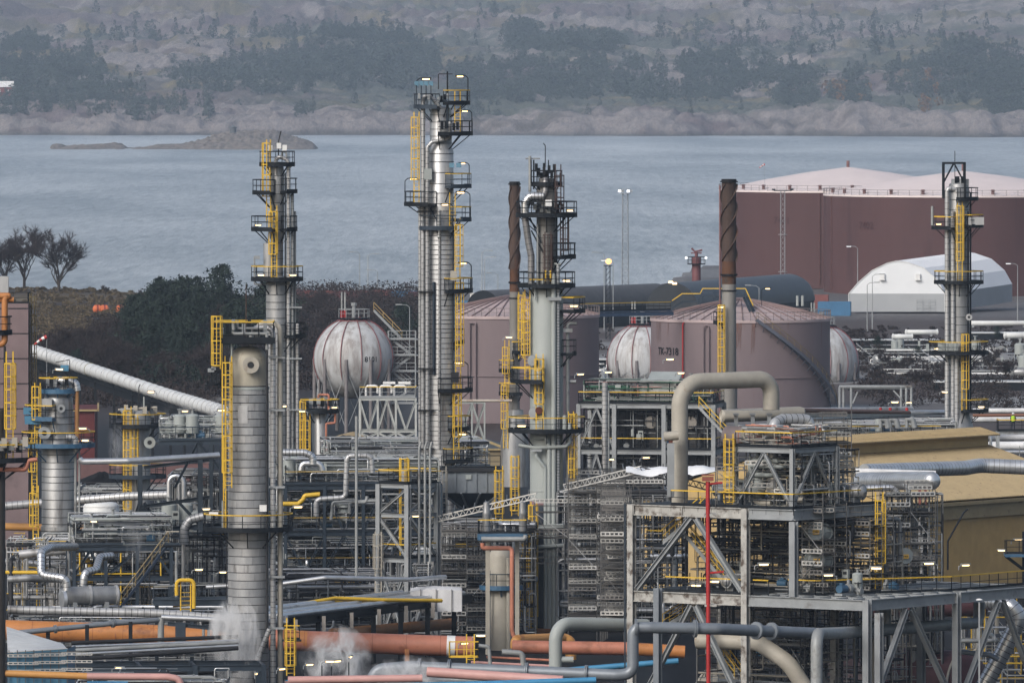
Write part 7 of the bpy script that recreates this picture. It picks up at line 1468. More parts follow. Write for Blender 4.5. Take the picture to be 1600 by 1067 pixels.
def mid_deck():
    D = 1010; t, pos = frame('steel_structure', 'white steel table-like frame carrying looped white pipes before sphere 8101', 'steel frame', P(562, 622, D), V(1, 0, 0), V(0, 1, 0), [0, 1.9, 3.8, 5.9], [0, 3.4], [Z(672, D), Z(622, D)], mat('white_frame', (.40, .42, .41), .55), cw=.2, bh=.24, bw=.16, decks=(1,), rails=((1, (0, 1)),), braces=[('f', i, 1, 'A' if i % 2 else 'V') for i in range(3)] + [('f', i, 0, 'X') for i in range(3)], z0=Z(690, D), mdeck=M_GREY, mrail=M_GREY)
    for k in range(3): pipe([P(572 + k * 22, 620, D + .4), P(572 + k * 22, 603, D + .4), P(590 + k * 22, 603, D + .4), P(590 + k * 22, 614, D + .4)], .14, M_WHITE, 'looped white pipe on the white table-like frame', 'white pipe loops on the frame before the sphere', fil=.3)
    for k in range(2): o = MB().box(P(608 + k * 24, 598, D + 1), (1.3, .5, .25)).build('tray', M_WHITE, t)
    t, pos = frame('pipe_trestle', 'white X-braced trestle in front of the left mauve tank', 'pipe trestle', P(716, 628, 985), V(1, 0, 0), V(0, 1, 0), [0, 1.4, 2.7], [0, 1.5], [Z(628, 985)], M_CREAM, cw=.16, bh=.16, bw=.14, braces=(('f', 0, 0, 'X'), ('f', 1, 0, 'X')), z0=Z(690, 985)); pipe([P(700, 626, 985), P(800, 626, 985)], .14, mat('flaking_pipe', (.42, .38, .33), .6, 0, .2, stain=(.2, .09, .05), amt=.4), 'flaking pale pipe crossing in front of the left mauve tank')
mid_deck()
# ------------------------------------------------------------------ named pipelines and vessels
M_PO = mat('pale_orange_paint', (.50, .25, .07), .5, 0, .15, .5, stain=(.28, .1, .03), amt=.2)
def pp(pts, rpx, m, label, **kw):
    D = pts[0][2]; return pipe([P(*p) for p in pts], rpx * D / F, m, label, seg=kw.pop('seg', 14), **kw)
o = pp([(-20, 983, 762), (200, 990, 762), (396, 998, 762)], 16, M_ORANGE, 'long fat orange pipeline running behind the front column from the left', fil=None, seg=22, bands=2.4, bm=mat('burnt_orange', (.26, .09, .03)))
for px in (180, 205, 330): q = MB(); q.tube([P(px, 990 + px * .02, 762), P(px + 1.5, 990 + px * .02, 762)], .86, 22); q.build('saddle_ring', mat('burnt_orange', (.26, .09, .03)), o)
o = pp([(396, 998, 762), (560, 1004, 762), (742, 1010, 762)], 16, M_SALMON, 'fat salmon pipeline right of the front column with a white ring', fil=None, seg=22, bands=2.7, bm=mat('burnt_salmon', (.24, .085, .045)))
q = MB(); q.tube([P(698, 1008.5, 762), P(711, 1009, 762)], .835, 22); q.build('white_ring', M_WHITE, o); q = MB(); q.box(P(636, 1022, 761.5), (.35, .5, 1.2)); q.build('pipe_foot', M_ORANGE, o); q = MB(); q.tube([P(440, 999, 762), P(480, 1001, 762)], .815, 22); q.build('orange_section', M_ORANGE, o)
o = pp([(520, 990, 772), (706, 974, 800)], 9, mat('brown_orange_paint', (.30, .13, .04), .5, 0, .2), 'brown-orange pipe rising behind the fat salmon pipeline', seg=16)
pp([(800, 1010, 768), (985, 1013, 768)], 10.5, M_SALMON, 'salmon pipe section running into the weathered frame from the left', seg=16); pp([(985, 1013, 768), (1070, 1018, 768)], 10, M_ORANGE, 'orange pipe section passing behind the weathered frame', seg=16)
pp([(806, 1012, 772), (806, 1000, 772), (880, 997, 778), (892, 1002, 778), (892, 1030, 778)], 9, M_PO, 'tan elbow pipe standing behind the salmon pipe at the central column foot')
pp([(800, 868, 788), (800, 985, 788), (805, 1000, 788), (845, 1003, 788)], 3.6, M_SALMON, 'thin salmon riser pipe on the beige vessel', fil=.5); pp([(754, 848, 788.5), (754, 856, 788.5), (800, 856, 788.5), (800, 870, 788)], 3.6, M_SALMON, 'salmon pipe elbow under the small dark platform', fil=.3); pp([(752, 842, 787.5), (820, 842, 787.5), (822, 836, 787.5)], 4, M_PIPE, 'grey curved pipe under the small dark platform edge', fil=.3)
pp([(12, 952, 755), (250, 958, 755), (355, 966, 755), (450, 968, 755)], 6.5, M_CLAD2, 'long silver clad pipe lying above the fat orange pipeline', bands=.5)
pp([(252, 964, 752), (345, 968, 752), (450, 972, 752)], 4.2, M_ALU, 'bright flat silver pipe in front of the column-left pipe rack'); pp([(252, 964, 752), (251, 1010, 752)], 5, M_PIPE, 'short grey down pipe at the end of the flat silver pipe')
o = pp([(30, 988, 748), (170, 974, 750), (250, 968, 752)], 4.2, M_BPIPE, 'thin blue-grey pipe slanting across the fat orange pipeline', flanges=(.25, .65))
for px, y in ((75, 985), (136, 980), (204, 975)): q = MB(); q.ibeam(P(px, 1100, 749), P(px, y - 4, 749), .3, .3); t = q.build('post', M_DARK, None); tag(t, {75: 'dark short post under the slanting blue-grey pipe, beside the blue shelter', 136: 'dark post under the middle of the slanting blue-grey pipe', 204: 'dark post under the right end of the slanting blue-grey pipe'}[px], 'post')
pp([(-10, 1051, 700), (136, 1056, 700)], 5.5, M_PO, 'pale orange pipe along the very bottom left of the photo'); pp([(136, 1056, 700), (262, 1057, 700), (280, 1060, 700), (288, 1090, 700)], 5.5, M_PINK, 'pink continuation of the bottom left orange pipe, bending down', fil=.5)
pp([(136, 1066, 715), (200, 1066, 715)], 2.5, M_CYAN, 'short blue pipe piece under the pink bottom pipe')
# lower left rack
def low_rack():
    t, pos = frame('pipe_rack', 'low dark blue pipe rack full of silver pipes left of the front column', 'pipe rack', P(118, 1040, 738), V(1, .10, 0).normalized(), V(-.1, 1, 0).normalized(), [0, 5, 9.2, 14.5], [0, 5.5], [Z(1040, 738)], M_BLUE, cw=.4, bh=.45, z0=-2)
    for i, (y0, y1, rp, m, lab) in enumerate(((1030, 1012, 3.4, M_DPIPE, 'dark pipe on the low rack nearest the viewer'), (1022, 1008, 2.2, M_ALU, 'bright silver pipe on the low rack, second from front'), (1016, 1003, 3.4, M_PIPE, 'thick grey pipe in the middle of the low rack'), (1010, 1000, 2, M_ALU, 'narrow bright pipe behind the thick one on the low rack'), (1004, 994, 3, M_DPIPE, 'dark pipe at the back of the low rack'), (1052, 1036, 3.4, M_CLAD2, 'silver pipe slung beneath the low rack beam'), (1061, 1047, 3.4, M_DPIPE, 'dark pipe slung beneath the low rack'))): pp([(112, y0, 738 + i * .9), (372, y1, 742 + i * .9)], rp, m, lab)
    for px in (318, 326, 334): q = MB(); q.tube([P(px, 1005, 749), P(px, 982 - (px - 318) * .3, 749)], .12, 8); q = q.build('riser', M_PIPE, t)
    q = MB(); q.ibeam(P(282, 1005, 747), P(282, 972, 747), .8, .5); q.ibeam(P(262, 974, 747), P(362, 984, 747), .3, .3); q.build('bracket_frame', M_BLUE, t); lamp(t, P(175, 1050, 737), 0, False)
low_rack()
def right_rack():
    a, b = P(440, 972, 764), P(738, 934, 797); d = (b - a); d.z = 0; d.normalize(); sd = V(-d.y, d.x, 0); t = thing('pipe_rack', 'dark pipe rack with flat silver pipes sloping up towards the white tarped box', 'pipe rack', V(a.x, a.y, 0)); L = (b - a).length
    q = MB(); q.ibeam(a, b, .35, .7); q.build('beam', M_DARK, t); q = MB(); q.ibeam(a + sd * 4, b + sd * 4, .35, .7); q.build('beam', M_DARK, t)
    for k in range(7):
        p = a + d * (L * (k + .3) / 7); q = MB(); q.ibeam(p - sd * .3 + UP * .1, p + sd * 4.2 + UP * .1, .3, .3); q.build('cross_beam', M_DARK, t)
        q = MB(); q.ibeam(V(p.x, p.y, -2), p - UP * .3, .4, .4); q.build('column', M_DARK, t); q = MB(); q.bar(p - sd * .5 + UP * .15, p - sd * .5 - UP * 1.1, .3, .5); q.build('bracket', mat('pale_bracket', (.24, .22, .20)), t)
    for i in range(6):
        pipe([a + sd * (.3 + i * .72) + UP * (.48 + .05 * i) , a + sd * (.3 + i * .72) + d * (L * (.97 - .06 * (i % 3))) + UP * (.48 + .05 * i)], (.22, .14, .2, .12, .17, .2)[i], (M_ALU, M_CLAD2, M_ALU, M_PIPE, M_CLAD2, M_ALU)[i], ('front silver pipe lying on the sloping dark rack', 'second pipe from the front on the sloping dark rack', 'third pipe from the front, bright, on the sloping dark rack', 'thin grey pipe amid the silver ones on the sloping dark rack', 'second pipe from the back on the sloping dark rack', 'rearmost silver pipe on the sloping dark rack')[i])
    return t
right_rack()
pp([(440, 912, 785), (508, 902, 785), (640, 905, 789), (696, 901, 792)], 3.6, M_ALU, 'long bent silver pipe crossing before the dark machinery', fil=.6); pp([(436, 949, 776), (524, 934, 780), (600, 937, 782), (690, 938, 786)], 3, M_YEL, 'bent yellow pipe crossing above the sloping rack', fil=.5); pp([(436, 953, 776), (520, 939, 780), (590, 941, 782)], 2, M_YEL, 'second thinner yellow pipe just under the bent one')
pp([(442, 787, 832), (466, 787, 832), (474, 780, 832), (476, 774, 832), (500, 772, 832)], 3.6, M_YEL, 'yellow kinked pipe at the upper dark blue module', fil=.3)
pp([(438, 707, 800), (476, 707, 800), (489, 712, 800), (489, 725, 800)], 5.5, M_ALU, 'silver elbow pipe leaving the front column to the right', fil=.6, bands=.3); pp([(470, 735, 805), (472, 724, 805), (500, 724, 805), (504, 735, 805)], 4.5, M_ALU, 'low silver pipe hoop under the silver elbow', fil=.4)
pp([(494, 806, 828), (494, 780, 828), (540, 777, 828), (542, 712, 828), (580, 712, 828), (582, 738, 828)], 4.2, M_CLAD2, 'silver pipe zigzagging up the face of the dark blue module', fil=.45, bands=.5); pp([(546, 800, 829), (546, 784, 829), (572, 785, 829), (574, 775, 829)], 2.8, M_PIPE, 'thin grey pipe stub beside the zigzag silver pipe', fil=.3)
pp([(517, 812, 829), (520, 784, 829), (600, 782, 829)], 2.4, M_PIPE, 'grey pipe run below the module top deck', fil=.3)
def tarp_box():
    D = 790; t = thing('tarped_box', 'boxy load wrapped in creased white tarp on the sloping rack', 'tarped load', P(680, 955, D)); n, m_ = 16, 6; a = P(641, 955, D); L = 81 * D / F; hh = 35 * D / F; rr = random.Random(2); q = MB()
    ring = []
    for (dx, dy, dz) in [(i / n, 0, j) for j in (0,) for i in ()]: pass
    prof = [(0, 0), (0, .5), (0, 1), (.25, 1.12), (.7, 1.1), (1, .95), (1, 0)]
    for i in range(n + 1):
        f = i / n
        for (yy, zz) in prof: q.v.append(tuple(a + V(L * f + rr.uniform(-.03, .03), yy * 2.6 + rr.uniform(-.05, .05), hh * zz * (1 - .08 * abs(2 * f - 1)) + rr.uniform(-.05, .05))))
    k = len(prof)
    for i in range(n):
        for j in range(k - 1): q.f.append((i * k + j, (i + 1) * k + j, (i + 1) * k + j + 1, i * k + j + 1)); q.sm.append(True)
    q.f.append(tuple(range(k))); q.sm.append(False); q.f.append(tuple(n * k + j for j in range(k))[::-1]); q.sm.append(False); q.build('tarp', mat('grey_white_tarp', (.56, .57, .59), .5, 0, .1), t)
    s_ = MB()
    for f in (.2, .5, .8): s_.bar(a + V(L * f, -.12, 0), a + V(L * f, -.12, hh * 1.0), .05)
    s_.build('strap', M_TUBE, t)
tarp_box()
# front right lines
pp([(566, 1085, 705), (590, 1045, 705), (640, 1041, 705), (962, 1054, 703), (989, 1052, 703), (989, 980, 703), (1016, 980, 703), (1120, 982, 704), (1300, 990, 714)], 9, M_BPIPE, 'blue-grey flanged pipe stepping up in front of the weathered frame', fil=.85, nf=7, seg=18, flanges=(.12, .17, .30, .40, .56, .66, .80, .84))
pp([(868, 1050, 735), (868, 974, 735), (1010, 977, 741)], 10.5, M_CREAM, 'pale thick elbow pipe left of the weathered frame', fil=1.25, nf=8, seg=20); pp([(868, 1030, 735), (896, 1030, 735)], 5, M_CREAM, 'short pale side stub on the pale thick elbow')
pp([(1276, 1095, 706), (1276, 990, 706), (1338, 987, 724), (1530, 972, 745), (1530, 940, 745)], 9.5, M_PIPE, 'pale grey pipe running behind the front posts of the weathered frame', fil=1.0, nf=7, seg=18); pp([(1385, 940, 731), (1385, 984, 730)], 8, M_PIPE, 'pale grey pipe branch dropping from the weathered frame deck')
pp([(668, 1049, 699), (880, 1063, 697)], 8, M_PINK, 'pink pipe near the bottom edge below the blue-grey flanged pipe', seg=16); pp([(450, 1062, 698), (660, 1059, 698)], 6, M_PINK, 'pink pipe behind the steam at the bottom edge'); pp([(600, 1072, 693), (760, 1068, 693), (931, 1062, 694)], 5, M_CYAN, 'bright blue pipe at the very bottom centre'); pp([(870, 1048, 750), (1060, 1032, 750)], 4.5, M_CYAN, 'bright blue pipe passing behind the weathered frame foot'); pp([(1170, 1022, 748), (1270, 1014, 748)], 4, M_CYAN, 'short bright blue pipe behind the curved beige pipe')
pp([(784, 1018, 752), (816, 1020, 752), (818, 1040, 752)], 4.5, M_PIPE, 'small grey elbow pipe at the salmon pipe end', fil=.35); pp([(736, 1034, 752), (860, 1040, 752)], 2.2, M_PINK, 'thin pink line above the blue-grey flanged pipe'); pp([(760, 1026, 754), (860, 1031, 754)], 2.0, M_SALMON, 'thin salmon line below the salmon pipe section')
pp([(748, 1008, 750), (764, 1010, 750), (766, 1040, 750)], 3, M_PIPE, 'little grey hooked pipe beside the yellow ladder cage', fil=.25)
pp([(1090, 1000, 731), (1185, 1003, 729), (1232, 1035, 728), (1275, 1100, 728)], 13, M_BEIGE, 'thick curved beige pipe sweeping down under the weathered frame', fil=2.2, nf=8, seg=20); pp([(1130, 985, 737), (1130, 1000, 737), (1130, 1040, 737)], 9, M_BEIGE, 'beige vertical pipe stub under the weathered frame')
pp([(1535, 1075, 748), (1566, 1020, 748), (1594, 965, 748), (1578, 944, 748), (1545, 940, 750)], 13, M_ALU, 'bright silver elbow duct at the bottom right corner', fil=1.6, nf=8, seg=20, bands=.45); pp([(1500, 1018, 745), (1545, 1022, 745), (1560, 1030, 745)], 4, M_BPIPE, 'small pipe branch entering the silver elbow duct', fil=.4)
pp([(1345, 752, 775), (1400, 751, 770), (1456, 751, 764)], 14, M_ALU, 'thick silver duct with rounded end above the tan hall eave', seg=24, bands=.4, bm=M_CLAD2)
o = MB().lathe([(14 * 764 / F, 0), (.66, .22), (.52, .42), (.3, .56), (.01, .6)], P(1456, 751, 764), 24, axis=P(1456, 751, 764) - P(1400, 751, 770)).build('duct_end', M_ALU, None); tag(o, 'rounded silver cap closing the thick silver duct', 'duct cap')
pp([(1335, 737, 785), (1462, 741, 785)], 6, mat('snowy_white_pipe', (.66, .67, .68), .5), 'white-topped pipe lying on the thick silver duct', seg=16); pp([(1340, 763, 768), (1392, 762, 768), (1402, 768, 768), (1404, 780, 768)], 5, M_ALU, 'small silver pipe curving down under the thick duct', fil=.5, bands=.3)
pp([(1350, 736, 805), (1508, 731, 815), (1530, 727, 818), (1625, 731, 818)], 11.5, M_ALU, 'long silver duct crossing the tan hall roof', fil=1.2, seg=22, bands=.45, bm=M_CLAD)
q = MB(); q.bar(P(1419, 790, 764), P(1419, 764, 764), .35); q.bar(P(1419, 765, 764), P(1419, 758, 764), .6, .3); o = q.build('duct_support', M_GREY, None); tag(o, 'short support post under the thick silver duct', 'support'); q = MB(); q.bar(P(1446, 790, 764), P(1446, 764, 764), .2); q.bar(P(1437, 790, 764), P(1437, 764, 764), .2); q.build('spring_hanger', mat('rust_red', (.22, .06, .04)), o)
for (x0, x1, yb) in ((1434, 1468, 900), (1441, 1441, 900), (1434, 1420, 900)): q = MB(); q.bar(P(1441, 800, 770), P(x1, 935, 770), .32); o = q.build('strut', M_CLAD2, None); tag(o, {1468: 'slanting grey strut right of the scaffold tower before the tan hall', 1441: 'upright grey strut beside the scaffold tower before the tan hall', 1420: 'grey strut slanting left behind the scaffold tower'}[x1], 'strut')
# bottom right vessels
def vessel(px, y, D, rpx, Lm, axis, m, name, label, cat, rings=2, ringm=None, legs=False):
    r = rpx * D / F; c = P(px, y, D); ax = Vector(axis).normalized(); h = Lm / 2; t = thing(name, label, cat, V(c.x, c.y, c.z - r))
    MB().lathe([(.01, -h - r * .5), (r * .5, -h - r * .43), (r * .82, -h - r * .26), (r, -h), (r, h), (r * .82, h + r * .26), (r * .5, h + r * .43), (.01, h + r * .5)], c, 36, axis=ax).build('shell', m, t)
    for k in range(rings):
        zz = -h + 2 * h * k / max(1, rings - 1); q = MB(); q.lathe([(r - .02, zz - .09), (r + .09, zz - .09), (r + .09, zz + .09), (r - .02, zz + .09)], c, 36, axis=ax, smooth=False); q.build('stiffener_ring', ringm or m, t)
    if legs:
        for f in (-.6, .6): q = MB(); q.box(c + ax * h * f - UP * r * 1.05, (.35, r * 1.5, r * 1.1), (ax, ax.cross(UP), UP)); q.build('saddle', M_GREY, t)
    return t
vessel(1455, 1076, 756, 62, 6.0, (-.85, .5, 0), mat('dark_maroon_drum', (.085, .04, .045), .6, .1, .25, .6), 'drum', 'huge dark maroon drum with pale ring under the right deck', 'drum', 2, M_BEIGE)
vessel(1330, 1078, 775, 58, 6.0, (-.85, .5, 0), mat('black_maroon_drum', (.03, .02, .022), .6, .1, .2, .6), 'drum', 'blackish drum behind the huge maroon one', 'drum', 2, M_DPIPE); vessel(1150, 1092, 742, 46, 4.5, (-.8, .55, 0), M_BEIGE, 'drum', 'beige round vessel at the foot of the weathered frame', 'drum', 2, M_BEIGE)
vessel(1450, 948, 770, 15, 9, (1, .1, 0), mat('dark_maroon_drum', (.085, .04, .045)), 'drum', 'dark maroon pipe drum slung under the right deck', 'drum', 2)
for i, (px, y, rp, lab) in enumerate(((1275, 830, 12, 'upper of two round exchanger ends with yellow plates in the scaffold'), (1276, 875, 12, 'lower of two round exchanger ends with yellow plates in the scaffold'), (1210, 866, 12, 'tan exchanger left of the paired round ends'), (1415, 868, 11, 'round exchanger end inside the scaffold tower'), (1226, 745, 10, 'exchanger end inside the upper frame scaffold'))):
    D = (727, 727, 738, 752.4, 741)[i]; t = vessel(px + 3, y, D + 1.7, rp, 2.6, (-.35, 1, 0), M_CREAM if i < 2 else M_BEIGE, 'heat_exchanger', lab, 'heat exchanger', 2); r = rp * D / F
    q = MB(); q.lathe([(.01, -.04), (r * 1.12, -.04), (r * 1.12, .06), (.01, .06)], P(px, y, D - .4), 26, axis=V(.35, -1, 0)); q.build('end_cover', M_CREAM if i != 2 else M_BEIGE, t); q = MB(); q.box(P(px, y + 1, D - .62), (.5, .03, .34)); q.build('name_plate', M_YPLATE, t)
    vs, fs = text_mesh('E-804', .16); q = MB(); q.add([P(px, y + 1, D - .645) + V(v.x, 0, v.y) for v in vs], fs); q.build('plate_lettering', M_BLACK, t)
# left vessels
t = vessel(140, 930, 778, 14.5, 4.4, (1, .28, 0), M_CLAD, 'heat_exchanger', 'horizontal silver clad exchanger with bright flat end left of the stairs', 'heat exchanger', 3, M_CLAD2, True)
q = MB(); q.lathe([(.01, .06), (.72, .02), (.74, -.25), (.62, -.26)], P(97, 937, 774.5), 26, axis=V(-1, -.35, 0)); q.build('end_cover', M_ALU, t)
pp([(118, 854, 786), (78, 855, 780), (64, 862, 778), (64, 898, 777), (98, 903, 776), (104, 908, 776), (104, 922, 776)], 6.2, M_ALU, 'bright silver S-bend pipe dropping into the clad exchanger', fil=.75, nf=7, bands=.35); pp([(130, 915, 780), (132, 893, 780), (150, 890, 781), (156, 870, 783), (175, 868, 784)], 6, M_ALU, 'second silver bend pipe behind the clad exchanger top', fil=.6, bands=.35)
def dome_tank():
    D = 905; s = D / F; c = PXZ(158, 0, D); r = 28 * s; z1, z0 = Z(790, D), Z(830, D); t = thing('domed_tank', 'white upright tank with shallow dome roof beside the coal heap', 'tank', V(c.x, D, 0)); MB().lathe([(r, 0), (r, z1), (r * .85, z1 + .3), (r * .4, z1 + .42), (.01, z1 + .45)], V(c.x, D, 0), 36).build('shell', mat('clean_white_tank', (.62, .64, .64), .5, 0, .06), t); q = MB(); q.lathe([(r + .04, z1 - .08), (r + .04, z1)], V(c.x, D, 0), 36); q.cyl(V(c.x, D, z1 + .4), V(c.x, D, z1 + .9), .12, 8); q.build('roof_edge', M_WHITE, t); lamp(t, P(150, 818, 895), 0, False)
dome_tank()
pp([(-10, 792, 890), (110, 782, 890), (200, 775, 888), (345, 770, 884)], 6.5, M_CLAD2, 'long silver pipe crossing low behind the left clad column', fil=.8, bands=.5); pp([(-10, 822, 892), (70, 824, 892), (140, 826, 892)], 6, M_PO, 'orange pipe crossing behind the left clad column'); pp([(124, 716, 795), (128, 721, 795), (200, 720, 795), (300, 714, 797), (342, 711, 798)], 4.8, M_ALU, 'flat silver pipe joining the left clad column and the front column', fil=.4)
pp([(288, 850, 800), (288, 826, 800), (296, 812, 800), (318, 806, 800)], 7, M_CLAD, 'clad elbow pipe beneath the black A-frame tower', fil=.6, bands=.35); pp([(30, 866, 800), (110, 858, 800)], 7, M_CLAD2, 'silver pipe left of the S-bend pipe'); pp([(-5, 876, 805), (110, 884, 805)], 5, M_ALU, 'thin bright pipe left of the clad exchanger'); pp([(12, 905, 790), (45, 903, 790), (110, 905, 792)], 5.5, M_CLAD, 'clad pipe low left of the clad exchanger'); pp([(-5, 894, 800), (60, 894, 800)], 3, M_YEL, 'yellow pipe low at the left photo edge'); pp([(326, 830, 802), (352, 832, 802)], 4, M_YEL, 'short yellow pipe left of the front column platform'); pp([(270, 945, 768), (345, 941, 768)], 3.4, M_YEL, 'yellow pipe lying on the hooped-ladder platform'); pp([(322, 917, 768), (356, 915, 768)], 3, M_ALU, 'short silver pipe right of the yellow hooped ladder')
def blue_shelter():
    D = 705; t = thing('scaffold_shelter', 'blue tarp-walled scaffold shelter with white sheet roof at bottom left', 'shelter', P(60, 1090, D)); a, b, c, d = P(10, 978, D + 6), P(12, 1018, D), P(104, 1012, D), P(98, 1005, D + 6); q = MB()
    n = 6
    for i in range(n):
        f0, f1 = i / n, (i + 1) / n - .01; q = MB(); p = [b.lerp(a, f0), c.lerp(d, f0), c.lerp(d, f1), b.lerp(a, f1)]; q.add(p + [x - UP * .06 for x in p], [(0, 1, 2, 3), (7, 6, 5, 4), (0, 4, 5, 1), (1, 5, 6, 2), (2, 6, 7, 3), (3, 7, 4, 0)]); q.build('roof_sheet', mat('sheet_white', (.55, .57, .58), .5, .1, .1), t)
    nx, nz_ = 14, 6; rr = random.Random(8)
    for (p0, p1, nm) in ((P(12, 1020, D + .05), P(105, 1013, D + .05), 'front_tarp'), (P(105, 1013, D + .05), P(118, 1008, D + 5), 'side_tarp')):
        q = MB(); 
        for j in range(nz_ + 1):
            for i in range(nx + 1): q.v.append(tuple(p0.lerp(p1, i / nx) - UP * (4.6 * j / nz_) + V(0, rr.uniform(-.06, .06), 0)))
        for j in range(nz_):
            for i in range(nx): q.f.append((j * (nx + 1) + i, j * (nx + 1) + i + 1, (j + 1) * (nx + 1) + i + 1, (j + 1) * (nx + 1) + i)); q.sm.append(True)
        q.build(nm, M_BTARP, t)
    q = MB()
    for k in range(9): q.bar(P(14 + k * 13, 1015, D - .15), P(14 + k * 13, 1095, D - .15), .06)
    for y in (1022, 1036, 1050): q.bar(P(8, y, D - .2), P(128, y - 5, D - .2), .06)
    q.build('scaffold_tube', M_TUBE, t)
    for k, y in enumerate((1026, 1038, 1050)):
        for i in range(3): inst('lattice_girder', LATT[(2.0, 'worn_girder')] if (2.0, 'worn_girder') in LATT else list(LATT.values())[0], t, P(12 + i * 42, y - i * 1.5, D - .3), 0.0, (.97, 1, .6))
blue_shelter()

# ------------------------------------------------------------------ yard at the right, relief valves, gantry, person
def right_yard():
    D = 1010; q = MB(); t = thing('pipe_gantry', 'pale goalpost pipe gantry behind the right-hand pipe yard', 'gantry', P(1367, 640, D))
    for px in (1312, 1318, 1330, 1408, 1416, 1424): q = MB(); q.tube([P(px, 665, D), P(px, 604, D)], .14, 8); q.build('post', M_GREY, t)
    for y, dd in ((604, 0), (606, 1.2)): q = MB(); q.tube([P(1311, y, D + dd), P(1425, y, D + dd)], .17, 8); q.build('cross_pipe', M_GREY, t)
    q = MB(); q.bar(P(1396, 610, D), P(1410, 625, D), .15); q.bar(P(1340, 612, D), P(1332, 630, D), .15); q.build('knee_brace', M_GREY, t)
    for i, px in enumerate((1376, 1391, 1417)):
        o = thing('relief_valve', ('grey relief valve with red cap, left one of three', 'grey relief valve with red cap, middle one of three', 'grey relief valve with red cap, right one of three')[i], 'valve', P(px, 668, 985), 'red-capped relief valves in the pipe yard'); c = P(px, 668, 985)
        q = MB(); q.tube([c, P(px, 650, 985)], .2, 10); q.tube([P(px, 655, 985), P(px + 9, 655, 985), P(px + 12, 668, 985)], .3, 10, .4); q.build('body', M_PIPE, o); q = MB(); q.lathe([(.28, 0), (.28, .5), (.16, .62), (.16, .9), (.01, .95)], P(px, 651, 985), 12); q.build('red_cap', M_RED, o)
    rr = random.Random(9)
    specs = [(640, M_CLAD2, 4, 1250, 1425), (645, M_ALU, 4, 1270, 1485), (650, M_CLAD2, 3.5, 1262, 1470), (657, M_ALU, 4, 1330, 1480), (664, M_PIPE, 3, 1300, 1480), (670, M_CLAD, 4, 1320, 1470), (676, M_PIPE, 3, 1330, 1460)]
    nm = ('top', 'second', 'third', 'fourth', 'fifth', 'sixth', 'lowest')
    for i, (y, m, r_, x0, x1) in enumerate(specs): pp([(x0, y + 1, 985 + i * 3), (x1, y - 1, 1000 + i * 3)], r_, m, '%s pipe of the silver bundle in the yard behind the tan hall' % nm[i])
    for i, (y, r_, lab) in enumerate(((642, 4, 'upper white pipe right of the right column'), (655, 5, 'thick white pipe right of the right column foot'), (684, 5, 'white pipe above the tan hall ridge end'), (697, 7, 'lowest fat white pipe beside the tan hall ridge end'), (649, 2.5, 'thin brown pipe between two white ones right of the column'))): pp([(1520, y, 1020 - i * 8), (1640, y - 1, 1020 - i * 8)], r_, mat('rusty_line', (.17, .075, .045)) if i == 4 else mat('snowy_white_pipe', (.66, .67, .68), .5), lab)
    t, pos = frame('steel_structure', 'grey pipe deck with yellow rails in the yard behind the tan hall', 'steel frame', P(1320, 682, 985), V(1, .1, 0).normalized(), V(-.1, 1, 0).normalized(), [0, 3.5, 7, 10.4], [0, 4], [Z(684, 985)], M_GREY, cw=.25, bh=.3, decks=(0,), rails=((0, (0,)),))
    for px, y in ((1388, 634), (1412, 634), (1468, 617), (1322, 700)): lamp(t, P(px, y, 990), 0, False)
    t, pos = frame('steel_structure', 'grey platform on legs carrying a worker at the right photo edge', 'steel frame', P(1560, 674, 980), V(1, 0, 0), V(0, 1, 0), [0, 3, 6], [0, 3], [Z(674, 980)], M_GREY, cw=.25, bh=.3, decks=(0,), rails=((0, (0, 3)),))
    # worker: one skinned body, hi-vis jacket and helmet as children
    z0 = Z(674, 980) + .08; b = P(1583, 674, 981); b.z = z0
    me = bpy.data.meshes.new('person'); vs = [(0, 0, .95), (0, 0, 1.2), (0, 0, 1.42), (0, 0, 1.52), (0, -.02, 1.66), (.10, 0, .9), (.12, -.02, .5), (.13, 0, .08), (.13, -.14, .04), (-.10, 0, .9), (-.12, .02, .5), (-.13, .04, .08), (-.13, -.1, .04), (.2, 0, 1.4), (.27, 0, 1.12), (.24, -.14, .92), (-.2, 0, 1.4), (-.27, 0, 1.12), (-.24, -.14, .92)]
    me.from_pydata(vs, [(0, 1), (1, 2), (2, 3), (3, 4), (0, 5), (5, 6), (6, 7), (7, 8), (0, 9), (9, 10), (10, 11), (11, 12), (2, 13), (13, 14), (14, 15), (2, 16), (16, 17), (17, 18)], []); o = bpy.data.objects.new('person', me); COL.objects.link(o); o.location = b; W[o] = b; me.materials.append(mat('dark_work_trousers', (.02, .025, .04), .8))
    md = o.modifiers.new('skin', 'SKIN'); rad = [.16, .17, .17, .06, .11, .09, .07, .05, .05, .09, .07, .05, .05, .07, .055, .045, .07, .055, .045]
    for i, r_ in enumerate(rad): me.skin_vertices[0].data[i].radius = (r_, r_)
    me.skin_vertices[0].data[0].use_root = True; o.modifiers.new('sub', 'SUBSURF').render_levels = 1
    tag(o, 'person in bright yellow-green jacket standing on a platform at right', 'person'); q = MB(); q.lathe([(.20, .92), (.22, 1.1), (.235, 1.3), (.2, 1.44), (.08, 1.5)], b, 14); q.build('jacket', mat('hi_vis_yellow_green', (.35, .55, .03), .7), o); q = MB(); q.lathe([(.15, 1.68), (.14, 1.75), (.09, 1.8), (.01, 1.82)], b, 12); q.build('helmet', M_WHITE, o)
right_yard()

